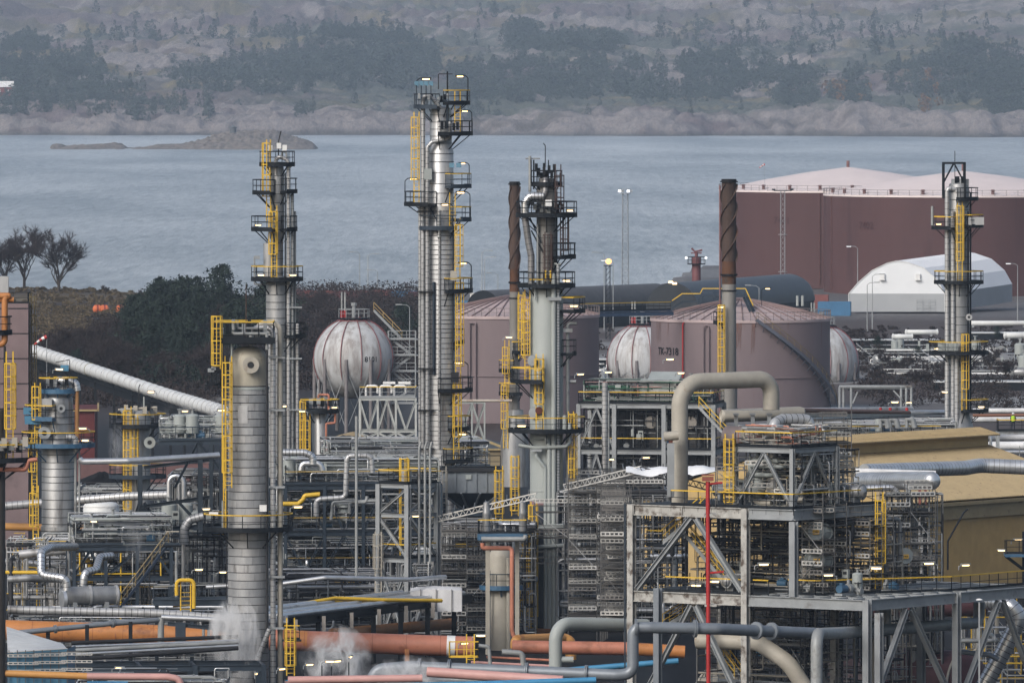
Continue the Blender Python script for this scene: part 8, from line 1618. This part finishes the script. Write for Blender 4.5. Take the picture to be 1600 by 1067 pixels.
def yellow_cages():
    t = thing('access_platform', 'small yellow-railed platform at the end of the fat salmon pipeline', 'platform', P(725, 1040, 752)); q = MB(); q.box(P(725, 1028, 753), (2.4, 2.0, .12)); q.build('deck', M_DARK, t)
    railing(t, [P(702, 1027, 754), P(703, 1027, 752), P(747, 1027, 752), P(747, 1027, 754)], M_YEL, M_YEL, 1.25, .5); ladder(t, tuple(P(735, 1040, 751).xy), (0, -1), Z(1060, 751), Z(1010, 751), M_YEL, True, .6, .6)
    for px in (704, 746): q = MB(); q.bar(P(px, 1085, 753), P(px, 1028, 753), .14); q.build('leg', M_YEL, t)
    lamp(t, P(716, 1012, 752), 20, False); lamp(t, P(738, 1000, 752), 0, False)
    t = thing('access_platform', 'narrow yellow ladder stand right beside the front column foot', 'platform', P(455, 1060, 748)); ladder(t, tuple(P(454, 1060, 747).xy), (0, -1), Z(1055, 747), Z(985, 747), M_YEL, True, .6, .8); q = MB(); q.box(P(456, 1000, 748.4), (1.5, 1.2, .1)); q.build('deck', M_DARK, t); railing(t, [P(444, 999, 748), P(468, 999, 748)], M_YEL, M_DARK)
    for i, (px, y) in enumerate(((503, 1040), (518, 1040), (474, 1045), (545, 1034), (432, 1052), (398, 1060), (610, 1058))):
        o = thing('lamp_stand', ('twin bright floodlight in the steam, left one', 'twin bright floodlight in the steam, right one', 'lamp stand left of the steam at the bottom edge', 'lamp stand right of the bright floodlights', 'lamp stand at the front column foot', 'lamp stand in front of the front column', 'lamp stand by the blue-grey pipe bend')[i], 'lamp', P(px, y + 40, 718)); q = MB(); q.bar(P(px, y + 60, 718), P(px, y, 718), .09); q.build('stand', M_DARK, o); lamp(o, P(px, y, 718), 15 * i, False)
yellow_cages()

# ------------------------------------------------------------------ small repeated equipment
def proto(name, parts, cat):
    res = []
    for nm, mb, m in parts: me = mb.mesh(nm); me.materials.append(m); res.append((nm, me))
    return (name, res, cat)
def mk():
    pr = {}
    a = MB(); a.cyl(V(0, 0, 0), V(0, 0, .5), .12, 10); a.cyl(V(-.3, 0, .25), V(.3, 0, .25), .14, 10); a.cyl(V(-.32, 0, .25), V(-.25, 0, .25), .24, 12); a.cyl(V(.25, 0, .25), V(.32, 0, .25), .24, 12); b = MB(); b.cyl(V(0, 0, .5), V(0, 0, .85), .04, 6); b.tube([V(.24 * math.cos(k * .628), .24 * math.sin(k * .628), .8) for k in range(10)], .035, 5, closed=True); b.bar(V(-.24, 0, .8), V(.24, 0, .8), .04)
    pr['valve'] = proto('gate_valve', [('body', a, M_PIPE), ('handwheel', b, M_DPIPE)], 'valve')
    a = MB(); a.box((0, 0, .08), (1.5, .6, .16)); b = MB(); b.cyl(V(-.65, 0, .45), V(.1, 0, .45), .27, 14); b.box((-.3, 0, .78), (.3, .25, .15)); c = MB(); c.cyl(V(.15, 0, .45), V(.3, 0, .45), .1, 8); c.cyl(V(.32, 0, .45), V(.62, 0, .45), .33, 14); c.cyl(V(.47, 0, .45), V(.47, 0, 1.05), .12, 10)
    pr['pump'] = proto('pump', [('base_plate', a, M_GREY), ('motor', b, M_BDECK), ('casing', c, M_PIPE)], 'pump')
    a = MB(); a.lathe([(.01, .45), (.35, .5), (.5, .62), (.5, 1.9), (.35, 2.02), (.01, 2.07)], V(0, 0, 0), 16); b = MB()
    lg = []
    for k in range(3): b = MB(); b.bar(V(.42 * math.cos(k * 2.09), .42 * math.sin(k * 2.09), 0), V(.42 * math.cos(k * 2.09), .42 * math.sin(k * 2.09), .8), .1); lg.append(('leg', b, M_GREY))
    c = MB(); c.cyl(V(0, 0, 2.05), V(0, 0, 2.4), .1, 8); c.cyl(V(0, 0, 2.38), V(0, 0, 2.45), .2, 8)
    pr['drum'] = proto('upright_drum', [('shell', a, M_CREAM), ('nozzle', c, M_PIPE)] + lg, 'vessel')
    a = MB(); a.bar(V(0, 0, 0), V(0, 0, 1.2), .08); b = MB(); b.box((0, -.05, 1.35), (.5, .22, .6)); c = MB(); c.box((0, -.165, 1.4), (.3, .01, .2))
    pr['box'] = proto('instrument_box', [('stand', a, M_DARK), ('housing', b, M_CREAM), ('window', c, M_DPIPE)], 'instrument box')
    a = MB(); a.lathe([(.01, -1.5), (.3, -1.45), (.42, -1.3), (.42, 1.3), (.3, 1.45), (.01, 1.5)], V(0, 0, .75), 16, axis=V(1, 0, 0)); b = MB(); b.box((-.8, 0, .2), (.2, .7, .4)); b2 = MB(); b2.box((.8, 0, .2), (.2, .7, .4)); c = MB(); c.cyl(V(-1.3, 0, .75), V(-1.22, 0, .75), .52, 16); c2 = MB(); c2.cyl(V(1.22, 0, .75), V(1.3, 0, .75), .52, 16)
    pr['exch'] = proto('heat_exchanger', [('shell', a, M_CLAD), ('saddle', b, M_GREY), ('saddle', b2, M_GREY), ('flange', c, M_PIPE), ('flange', c2, M_PIPE)], 'heat exchanger')
    return pr
PR = mk(); THICK = .19
def put(kind, p, rz, sc, label, group):
    nm, parts, cat = PR[kind]; t = thing(nm, label, cat, p, group)
    t.rotation_euler = (0, 0, rz); t.scale = (sc, sc, sc)
    for n_, me in parts: o = bpy.data.objects.new(n_, me); COL.objects.link(o); o.parent = t; W[o] = W[t]
    return t
REST = {}
def fill_pipes(O, e1, e2, lx, ly, z0, z1, n, seed, place, mats=None, rmin=.05, rmax=.2, vert=.4):
    """random orthogonal pipe runs inside a box standing on the plant"""
    rr = random.Random(seed); O = Vector((O[0], O[1], 0)); mats = mats or [M_PIPE, M_DPIPE, M_CLAD2, M_ALU, M_DPIPE, M_DPIPE, M_CLAD, M_BPIPE, M_DPIPE, M_YEL if seed % 3 == 0 else M_PIPE]
    words = {M_PIPE: 'grey', M_CLAD2: 'silver clad', M_ALU: 'bright silver', M_DPIPE: 'dark', M_CLAD: 'dull clad', M_BPIPE: 'blue-grey', M_YEL: 'yellow', M_CREAM: 'pale', M_BEIGE: 'beige', M_WHITE: 'white', M_SALMON: 'salmon', M_ORANGE: 'orange', M_PO: 'pale orange', M_PINK: 'pink', M_CYAN: 'blue'}
    for k in range(int(n * (4.6 if seed < 80 else 1))):
        r_ = rmin + (rmax - rmin) * rr.random() ** 2
        if k >= n: r_ = rr.uniform(.022, .075)
        m = rr.choice(mats); x, y, z = rr.uniform(0, lx), rr.uniform(0, ly), rr.uniform(z0, z1); pts = [(x, y, z)]; kind = rr.random()
        ax = 2 if kind < vert else rr.choice((0, 0, 1))
        for s_ in range(rr.choice((1, 2, 3, 3, 4))):
            x, y, z = pts[-1]
            if ax == 0: x = min(lx, max(0, x + rr.choice((-1, 1)) * rr.uniform(.25, .9) * lx))
            elif ax == 1: y = min(ly, max(0, y + rr.choice((-1, 1)) * rr.uniform(.3, .9) * ly))
            else: z = min(z1, max(z0, z + rr.choice((-1, 1)) * rr.uniform(.25, .9) * (z1 - z0)))
            if (Vector((x, y, z)) - Vector(pts[-1])).length > r_ * 5: pts.append((x, y, z))
            ax = rr.choice([q for q in (0, 0, 1, 2, 2) if q != ax])
        if len(pts) < 2: continue
        if r_ < THICK and not (k < 2):
            REST.setdefault(m, MB()).tube([O + e1 * a + e2 * b + UP * c for a, b, c in pts], r_, 8 if r_ < .12 else 10, r_ * 3, nf=3); continue
        wsz = 'thin' if r_ < .11 else 'thick'
        pipe([O + e1 * a + e2 * b + UP * c for a, b, c in pts], r_, m, '%s %s pipe %s' % (wsz, words.get(m, 'plain'), place), 'pipes ' + place, seg=8 if r_ < .12 else 12, fil=r_ * 3, nf=4, bands=(.5 if m in (M_CLAD2, M_ALU) and r_ > .12 else 0))
def fill_eq(O, e1, e2, lx, ly, z, n, seed, place, kinds=('valve', 'valve', 'pump', 'drum', 'box', 'exch'), sc=(.8, 1.3)):
    rr = random.Random(seed); O = Vector((O[0], O[1], 0)); yaw = math.atan2(e1.y, e1.x)
    wd = {'valve': 'grey valve with dark handwheel', 'pump': 'small pump with blue motor', 'drum': 'small pale upright drum', 'box': 'pale instrument box on a stand', 'exch': 'small clad exchanger on saddles'}
    for k in range(n):
        kd = rr.choice(kinds); put(kd, O + e1 * rr.uniform(0, lx) + e2 * rr.uniform(0, ly) + UP * z, yaw + rr.choice((0, 1.5708, 3.1416)), rr.uniform(*sc), wd[kd] + ' ' + place, 'small equipment ' + place)
XA, YA = V(1, 0, 0), V(0, 1, 0)
# central dark module
for k, (za, zb) in enumerate(((M1z[0] + .2, M1z[1] - .5), (M1z[1] + .2, M1z[2] - .5), (0.2, M1z[0] - .5))): fill_pipes((O1.x, O1.y), MX, MY, 13.4, 12, za, zb, (48, 62, 46)[k], 31 + k, ('on the bottom deck of the dark blue module', 'under the roof deck of the dark blue module', 'below the dark blue module')[k], rmax=.24)
fill_pipes((O1.x, O1.y + .5), MX, MY, 13.4, 9, M1z[2] + .1, M1z[2] + 2.2, 46, 41, 'on the roof of the dark blue module', [M_ALU, M_CLAD2, M_PIPE, M_DPIPE, M_CREAM], rmax=.2)
fill_eq((O1.x, O1.y + .5), MX, MY, 13, 10, M1z[2] + .1, 16, 42, 'on the roof of the dark blue module'); fill_eq((O1.x, O1.y + .5), MX, MY, 13, 8, M1z[1] + .1, 14, 43, 'on the middle deck of the dark blue module'); fill_eq((O1.x, O1.y + .5), MX, MY, 13, 6, M1z[0] + .1, 12, 44, 'on the bottom deck of the dark blue module')
fill_pipes((O1.x - 1, O1.y - 14), MX, MY, 15, 12, .3, 5.0, 56, 45, 'behind the sloping dark rack', [M_PIPE, M_DPIPE, M_ALU, M_CLAD2, M_DPIPE, M_BPIPE], rmax=.22, vert=.25)
# module behind the hopper
fill_pipes((O2.x - 5, O2.y), MX, MY, 15, 10, M2z[2] + .1, M2z[2] + 2.4, 44, 46, 'on the dark roof behind the hopper', [M_ALU, M_CLAD2, M_PIPE, M_CREAM, M_DPIPE], rmax=.18); fill_eq((O2.x - 5, O2.y + .5), MX, MY, 15, 8, M2z[2] + .1, 16, 47, 'on the dark roof behind the hopper')
fill_pipes((O2.x - 5, O2.y), MX, MY, 15, 10, .3, M2z[2] - .6, 60, 48, 'inside the dark module behind the hopper', rmax=.22)
# around the braced tower and central column foot
fill_pipes((P(600, 900, 812).x, 812), XA, YA, 7, 14, .5, 7, 40, 49, 'around the foot of the braced tower', rmax=.2)
fill_pipes((P(690, 900, 815).x, 816), XA, YA, 8, 10, .3, 9.5, 44, 50, 'behind the scaffold left of the central column', rmax=.2); fill_pipes((P(870, 900, 830).x, 822), XA, YA, 11, 12, .3, 12, 66, 51, 'behind the dark scaffold right of the central column', [M_DPIPE, M_DPIPE, M_PIPE, M_CLAD, M_CLAD2, M_ALU], rmax=.26)
# left
fill_pipes((O3.x, O3.y), MX, MY, 8, 7, M3z[1] + .1, M3z[1] + 2.4, 40, 52, 'on the deck by the long stair', [M_ALU, M_CLAD2, M_PIPE, M_CREAM, M_DPIPE], rmax=.18); fill_eq((O3.x, O3.y + .3), MX, MY, 7.5, 6, M3z[1] + .1, 14, 53, 'on the deck by the long stair'); fill_pipes((O3.x, O3.y), MX, MY, 8.5, 7, .3, M3z[1] - .5, 50, 54, 'under the deck by the long stair', rmax=.22)
fill_pipes((P(10, 900, 800).x, 800), XA, YA, 6, 12, .5, 9, 40, 55, 'at the left photo edge behind the clad column', [M_ALU, M_CLAD2, M_PIPE, M_DPIPE, M_CLAD, M_YEL], rmax=.2, vert=.25); fill_pipes((P(265, 900, 810).x, 808), XA, YA, 6, 12, .3, 14, 60, 56, 'between the long stair and the front column', rmax=.2)
fill_eq((P(265, 900, 810).x, 802), XA, YA, 5, 5, Z(835, 806) + .12, 9, 57, 'on the deck left of the front column'); fill_eq((P(250, 690, 815).x, 813), XA, YA, 6, 4, Z(690, 815) + .12, 14, 58, 'on the small high deck left of the front column', ('drum', 'drum', 'valve', 'pump', 'box')); fill_pipes((P(250, 690, 815).x, 813), XA, YA, 6, 4, Z(690, 815) + .1, Z(650, 815), 20, 59, 'on the small high deck left of the front column', [M_CREAM, M_ALU, M_PIPE], rmax=.12)
fill_pipes((P(120, 760, 940).x, 930), XA, YA, 14, 20, .3, 7, 46, 60, 'in the yard around the coal heap', [M_PIPE, M_CREAM, M_DPIPE, M_CLAD2], rmax=.16); fill_eq((P(60, 760, 940).x, 940), XA, YA, 22, 30, 0, 22, 61, 'in the yard around the coal heap')
fill_pipes((P(20, 960, 770).x, 766), XA, YA, 17, 14, .2, 4.6, 46, 62, 'behind the fat orange pipeline', [M_DPIPE, M_PIPE, M_ALU, M_BPIPE], rmax=.2, vert=.25); fill_pipes((P(125, 1050, 725).x, 718), XA, YA, 11, 16, -1, 2.6, 30, 63, 'below the low rack at lower left', [M_DPIPE, M_PIPE, M_ALU, M_BPIPE], rmax=.18, vert=.2)
fill_pipes((P(440, 1050, 725).x, 716), XA, YA, 20, 20, -1, 1.6, 44, 64, 'low along the bottom edge right of the front column', [M_DPIPE, M_PIPE, M_PINK, M_BPIPE, M_CREAM, M_CYAN], rmax=.2, vert=.3); fill_eq((P(440, 1050, 725).x, 718), XA, YA, 20, 10, .2, 18, 65, 'along the bottom edge right of the front column', ('valve', 'pump', 'box'), (.8, 1.2))
# right structure interior
fill_pipes((rpos(RS2 - .5, 6, 0).x, rpos(RS2 - .5, 6, 0).y), -LD, RD, 15, 8, zl + .3, zu - 1.0, 44, 66, 'between the two decks of the weathered frame', [M_BEIGE, M_DPIPE, M_DPIPE, M_CLAD, M_DPIPE], rmax=.2); fill_pipes((rpos(RS2 - .5, 8, 0).x, rpos(RS2 - .5, 8, 0).y), -LD, RD, 10.5, 14, -2, zl - 1.1, 50, 67, 'below the lower deck of the weathered frame', [M_BEIGE, M_DPIPE, M_DPIPE, M_DPIPE, M_CLAD, M_BPIPE], rmax=.24)
fill_eq((rpos(RS2 - 2, 2, 0).x, rpos(RS2 - 2, 2, 0).y), -LD, RD, 18, 8, zl + .08, 22, 68, 'on the lower deck of the weathered frame'); fill_eq((rpos(RS2 - 3, 2, 0).x, rpos(RS2 - 3, 2, 0).y), -LD, RD, 11, 8, zu + .08, 14, 69, 'on the upper deck of the weathered frame'); fill_pipes((rpos(RS1 + 1, 2, 0).x, rpos(RS1 + 1, 2, 0).y), -LD, RD, 4.6, 8, zu + .1, zu + 4.2, 44, 70, 'inside the upper steel frame', [M_BEIGE, M_PIPE, M_DPIPE, M_CLAD2, M_CREAM], rmax=.22)
fill_pipes((upos(.3, .5, 0).x, upos(.3, .5, 0).y), LD, RD, 5, 5, uz + .1, uz + 1.6, 20, 71, 'on the top of the upper steel frame', [M_BEIGE, M_PIPE, M_SALMON, M_CLAD2], rmax=.16)
fill_pipes((P(1385, 935, 754).x, 753), XA, YA, 4.4, 3, .5, 15, 30, 72, 'inside the scaffold tower before the tan hall', [M_BEIGE, M_PIPE, M_DPIPE, M_CLAD], rmax=.2)
fill_pipes((P(1500, 1060, 768).x, 768), XA, YA, 7, 12, -3, 6.5, 22, 73, 'beside the maroon drum at bottom right', [M_DPIPE, M_PIPE, M_ALU, M_BEIGE, M_YEL], rmax=.2)
fill_pipes((rpos(10, 47, 0).x, rpos(10, 47, 0).y), -LD, RD, 12, 10, -2, zl - .6, 34, 85 - 6, 'far back under the right deck', [M_DPIPE, M_PIPE, M_BEIGE, M_CLAD], rmax=.22)
# heater roof
hO = hpos(13.2, .8, 0); fill_pipes((hO.x, hO.y), V(.985, -.17, 0), V(.17, .985, 0), 12.8, 5.5, hz1 + .1, hz1 + 2.3, 60, 74, 'on the furnace roof deck', [M_PIPE, M_DPIPE, M_PINK, M_DPIPE, M_CREAM, mat('green_pipe', (.04, .10, .07))], rmax=.16, vert=.5); fill_eq((hO.x, hO.y), V(.985, -.17, 0), V(.17, .985, 0), 12.8, 5, hz1 + .1, 30, 75, 'on the furnace roof deck', ('valve', 'pump', 'drum', 'box', 'valve')); fill_eq((hO.x, hO.y), V(.985, -.17, 0), V(.17, .985, 0), 12.8, 1.0, hz2 + .1, 14, 76, 'on the furnace middle deck', ('valve', 'box')); fill_pipes((hO.x, hO.y), V(.985, -.17, 0), V(.17, .985, 0), 12.8, 1.2, 2, hz1 - .6, 30, 77, 'along the furnace fronts', [M_DPIPE, M_PIPE, M_DPIPE], rmax=.12, vert=.6)
# right yard and distant yards
fill_pipes((P(1250, 680, 985).x, 985), XA, YA, 16, 16, 8.6, 11.6, 46, 78, 'in the pipe yard behind the tan hall', [M_PIPE, M_ALU, M_CLAD2, M_CREAM, M_DPIPE], rmax=.16, vert=.4); fill_eq((P(1322, 680, 985).x, 986), V(1, .1, 0), YA, 9.5, 3.5, Z(684, 985) + .1, 14, 79, 'on the pipe deck behind the tan hall', ('valve', 'valve', 'pump', 'box', 'drum'))
fill_pipes((P(1525, 680, 990).x, 960), XA, YA, 9, 40, 2, 10, 30, 80, 'at the right photo edge behind the tan hall', [M_WHITE, M_ALU, M_PIPE, M_CREAM], rmax=.25, vert=.25)
fill_pipes((P(880, 540, 1400).x, 1330), XA, YA, 6.5, 120, .3, 3.2, 40, 81, 'in the distant yard between the mauve tanks', [M_WHITE, M_PIPE, M_DPIPE, M_CREAM], rmax=.2, vert=.4); fill_eq((P(880, 540, 1400).x, 1330), XA, YA, 6.5, 120, 0, 20, 82, 'in the distant yard between the mauve tanks')
fill_pipes((P(1375, 540, 1470).x, 1440), XA, YA, 24, 130, .3, 1.8, 40, 83, 'in the distant yard behind the right column', [M_WHITE, M_PIPE, M_CREAM, M_DPIPE], rmax=.2, vert=.2); fill_eq((P(1375, 540, 1470).x, 1440), XA, YA, 24, 130, 0, 24, 84, 'in the distant yard behind the right column', ('drum', 'exch', 'exch', 'box'), (1.0, 1.9))
for i, (px, y, D, Lm, rp, lab) in enumerate(((1440, 519, 1520, 5, 4, 'white horizontal tank in the distant yard left of the right column'), (1560, 505, 1560, 14, 4, 'long white vessel far behind the right column'), (1585, 524, 1500, 3, 5, 'fat white vessel in the distant yard at the right edge'), (1410, 526, 1500, 3, 4, 'short white vessel left in the distant yard'))): vessel(px, y, D, rp, Lm, (1, .1, 0), mat('clean_white_tank', (.62, .64, .64), .5), 'horizontal_tank', lab, 'tank', 2, None, True)
def low_sheds():
    for i, (px, y, D, L, lab) in enumerate(((1570, 498, 1640, 16, 'flat pale roof far behind the right column, upper'), (1400, 503, 1600, 14, 'flat pale roof left of the right column in the yard'), (1570, 553, 1400, 20, 'flat pale roof low behind the right column'), (915, 512, 1500, 7, 'flat pale roof between the two mauve tanks'), (915, 548, 1380, 6, 'second flat pale roof nearer between the two mauve tanks'))):
        t = thing('flat_shed', lab, 'shed', PXZ(px, 0, D)); c = W[t]; z = max(.6, Z(y, D)); z = 1.3; q = MB(); q.box(c + V(0, 3, z / 2), (L, 5, z - .1)); q.build('wall', M_DARK, t); q = MB(); q.box(c + V(0, 3, z), (L + .5, 5.6, .14)); q.build('roof', mat('frosted_roof', (.50, .52, .53), .6, 0, .1, .5), t)
low_sheds()
def life_rafts():
    for px, lab in ((152, 'orange striped boat-like raft on the heath, left one'), (163, 'orange raft with dark stripe on the heath, middle one'), (188, 'salmon raft on the heath, right one')):
        D = 1800; p = PXZ(px, nz((px - 800) * D / F, D), D); t = thing('orange_buoy', lab, 'buoy', p); c = p + UP * .75; q = MB(); q.lathe([(.01, -.85), (.4, -.8), (.75, -.5), (.75, .5), (.4, .8), (.01, .85)], c, 16, axis=V(1, .2, 0)); q.build('float', mat('signal_orange', (.55, .14, .05), .5), t); q = MB(); q.lathe([(.76, -.15), (.78, -.15), (.78, .15), (.76, .15)], c, 16, axis=V(1, .2, 0)); q.build('stripe', mat('buoy_red', (.22, .03, .02)), t)
life_rafts()

def join_rest():
    vs = []; fs = []; mi = []; me = bpy.data.meshes.new('small_pipework')
    for i, (m, mb) in enumerate(REST.items()):
        o = len(vs); vs.extend(mb.v); fs.extend([tuple(q + o for q in f) for f in mb.f]); mi.extend([i] * len(mb.f)); me.materials.append(m)
    me.from_pydata(vs, [], fs); me.polygons.foreach_set('material_index', mi); me.polygons.foreach_set('use_smooth', [len(f) == 4 for f in fs]); me.update()
    o = bpy.data.objects.new('small_pipework', me); COL.objects.link(o); o['kind'] = 'stuff'
join_rest()

# ------------------------------------------------------------------ steam and air
def steam_mat(name, dens, seed, size):
    m = bpy.data.materials.new(name); m.use_nodes = True; n = m.node_tree.nodes; l = m.node_tree.links; n.clear(); o = n.new('ShaderNodeOutputMaterial'); v = n.new('ShaderNodeVolumePrincipled'); v.inputs['Color'].default_value = (.95, .96, .97, 1); v.inputs['Anisotropy'].default_value = 0
    tc = n.new('ShaderNodeTexCoord'); t = n.new('ShaderNodeTexNoise'); t.inputs['Scale'].default_value = 3.2; t.inputs['Detail'].default_value = 6; t.inputs['Roughness'].default_value = .68; t.inputs['Distortion'].default_value = .8; mp = n.new('ShaderNodeMapping'); mp.inputs['Location'].default_value = (seed * 3.7, seed, seed * 1.3); mp.inputs['Scale'].default_value = (1.25, 1.25, .7); mp.inputs['Rotation'].default_value = (0, .5, 0); l.new(tc.outputs['Object'], mp.inputs[0]); l.new(mp.outputs[0], t.inputs['Vector'])
    g = n.new('ShaderNodeVectorMath'); g.operation = 'SUBTRACT'; g.inputs[1].default_value = (.5, .5, .5); l.new(tc.outputs['Generated'], g.inputs[0]); ln = n.new('ShaderNodeVectorMath'); ln.operation = 'LENGTH'; l.new(g.outputs[0], ln.inputs[0])
    r = n.new('ShaderNodeMapRange'); r.inputs[1].default_value = .5; r.inputs[2].default_value = .0; r.inputs[3].default_value = 0; r.inputs[4].default_value = 1; l.new(ln.outputs['Value'], r.inputs[0])
    a = n.new('ShaderNodeMapRange'); a.inputs[1].default_value = .50; a.inputs[2].default_value = .80; l.new(t.outputs['Fac'], a.inputs[0]); mu = n.new('ShaderNodeMath'); mu.operation = 'MULTIPLY'; l.new(r.outputs[0], mu.inputs[0]); l.new(a.outputs[0], mu.inputs[1]); m2 = n.new('ShaderNodeMath'); m2.operation = 'MULTIPLY'; m2.inputs[1].default_value = dens; l.new(mu.outputs[0], m2.inputs[0]); l.new(m2.outputs[0], v.inputs['Density']); l.new(v.outputs[0], o.inputs['Volume']); return m
for i, (px, y, D, sx, sy, sz, dn) in enumerate(((366, 1006, 745.6, 4.6, 2.6, 8.0, 40.0), (525, 1030, 735, 6.0, 3.0, 5.6, 16.0), (640, 1056, 700, 7.0, 2.6, 3.2, 16.0), (182, 700, 920, 2.2, 2.5, 5.5, 2.2), (340, 635, 1090, 4.5, 3, 2.6, 3.0), (210, 850, 775, 2.4, 2, 4.0, 1.6), (285, 655, 900, 4.5, 3, 4.5, 1.2))):
    me = MB().lathe([(.001, -.5), (.25, -.43), (.43, -.25), (.5, 0), (.43, .25), (.25, .43), (.001, .5)], V(0, 0, 0), 16).mesh('steam'); me.materials.append(steam_mat('steam_%s' % 'abcdefg'[i], dn, i + 1, max(sx, sz))); o = bpy.data.objects.new('steam', me); COL.objects.link(o); o.location = P(px, y, D); o.scale = (sx, sy, sz); o['kind'] = 'stuff'
def haze():
    m = bpy.data.materials.new('sea_haze'); m.use_nodes = True; n = m.node_tree.nodes; n.clear(); o = n.new('ShaderNodeOutputMaterial'); v = n.new('ShaderNodeVolumePrincipled'); v.inputs['Color'].default_value = (.62, .78, 1.0, 1); v.inputs['Density'].default_value = HAZE; v.inputs['Anisotropy'].default_value = 0.0; m.node_tree.links.new(v.outputs[0], o.inputs['Volume'])
    q = MB(); q.box((0, 4950, 95), (2700, 10100, 220)); me = q.mesh('haze'); me.materials.append(m); o = bpy.data.objects.new('haze', me); COL.objects.link(o); o['kind'] = 'stuff'
HAZE = 4.5e-5
haze()
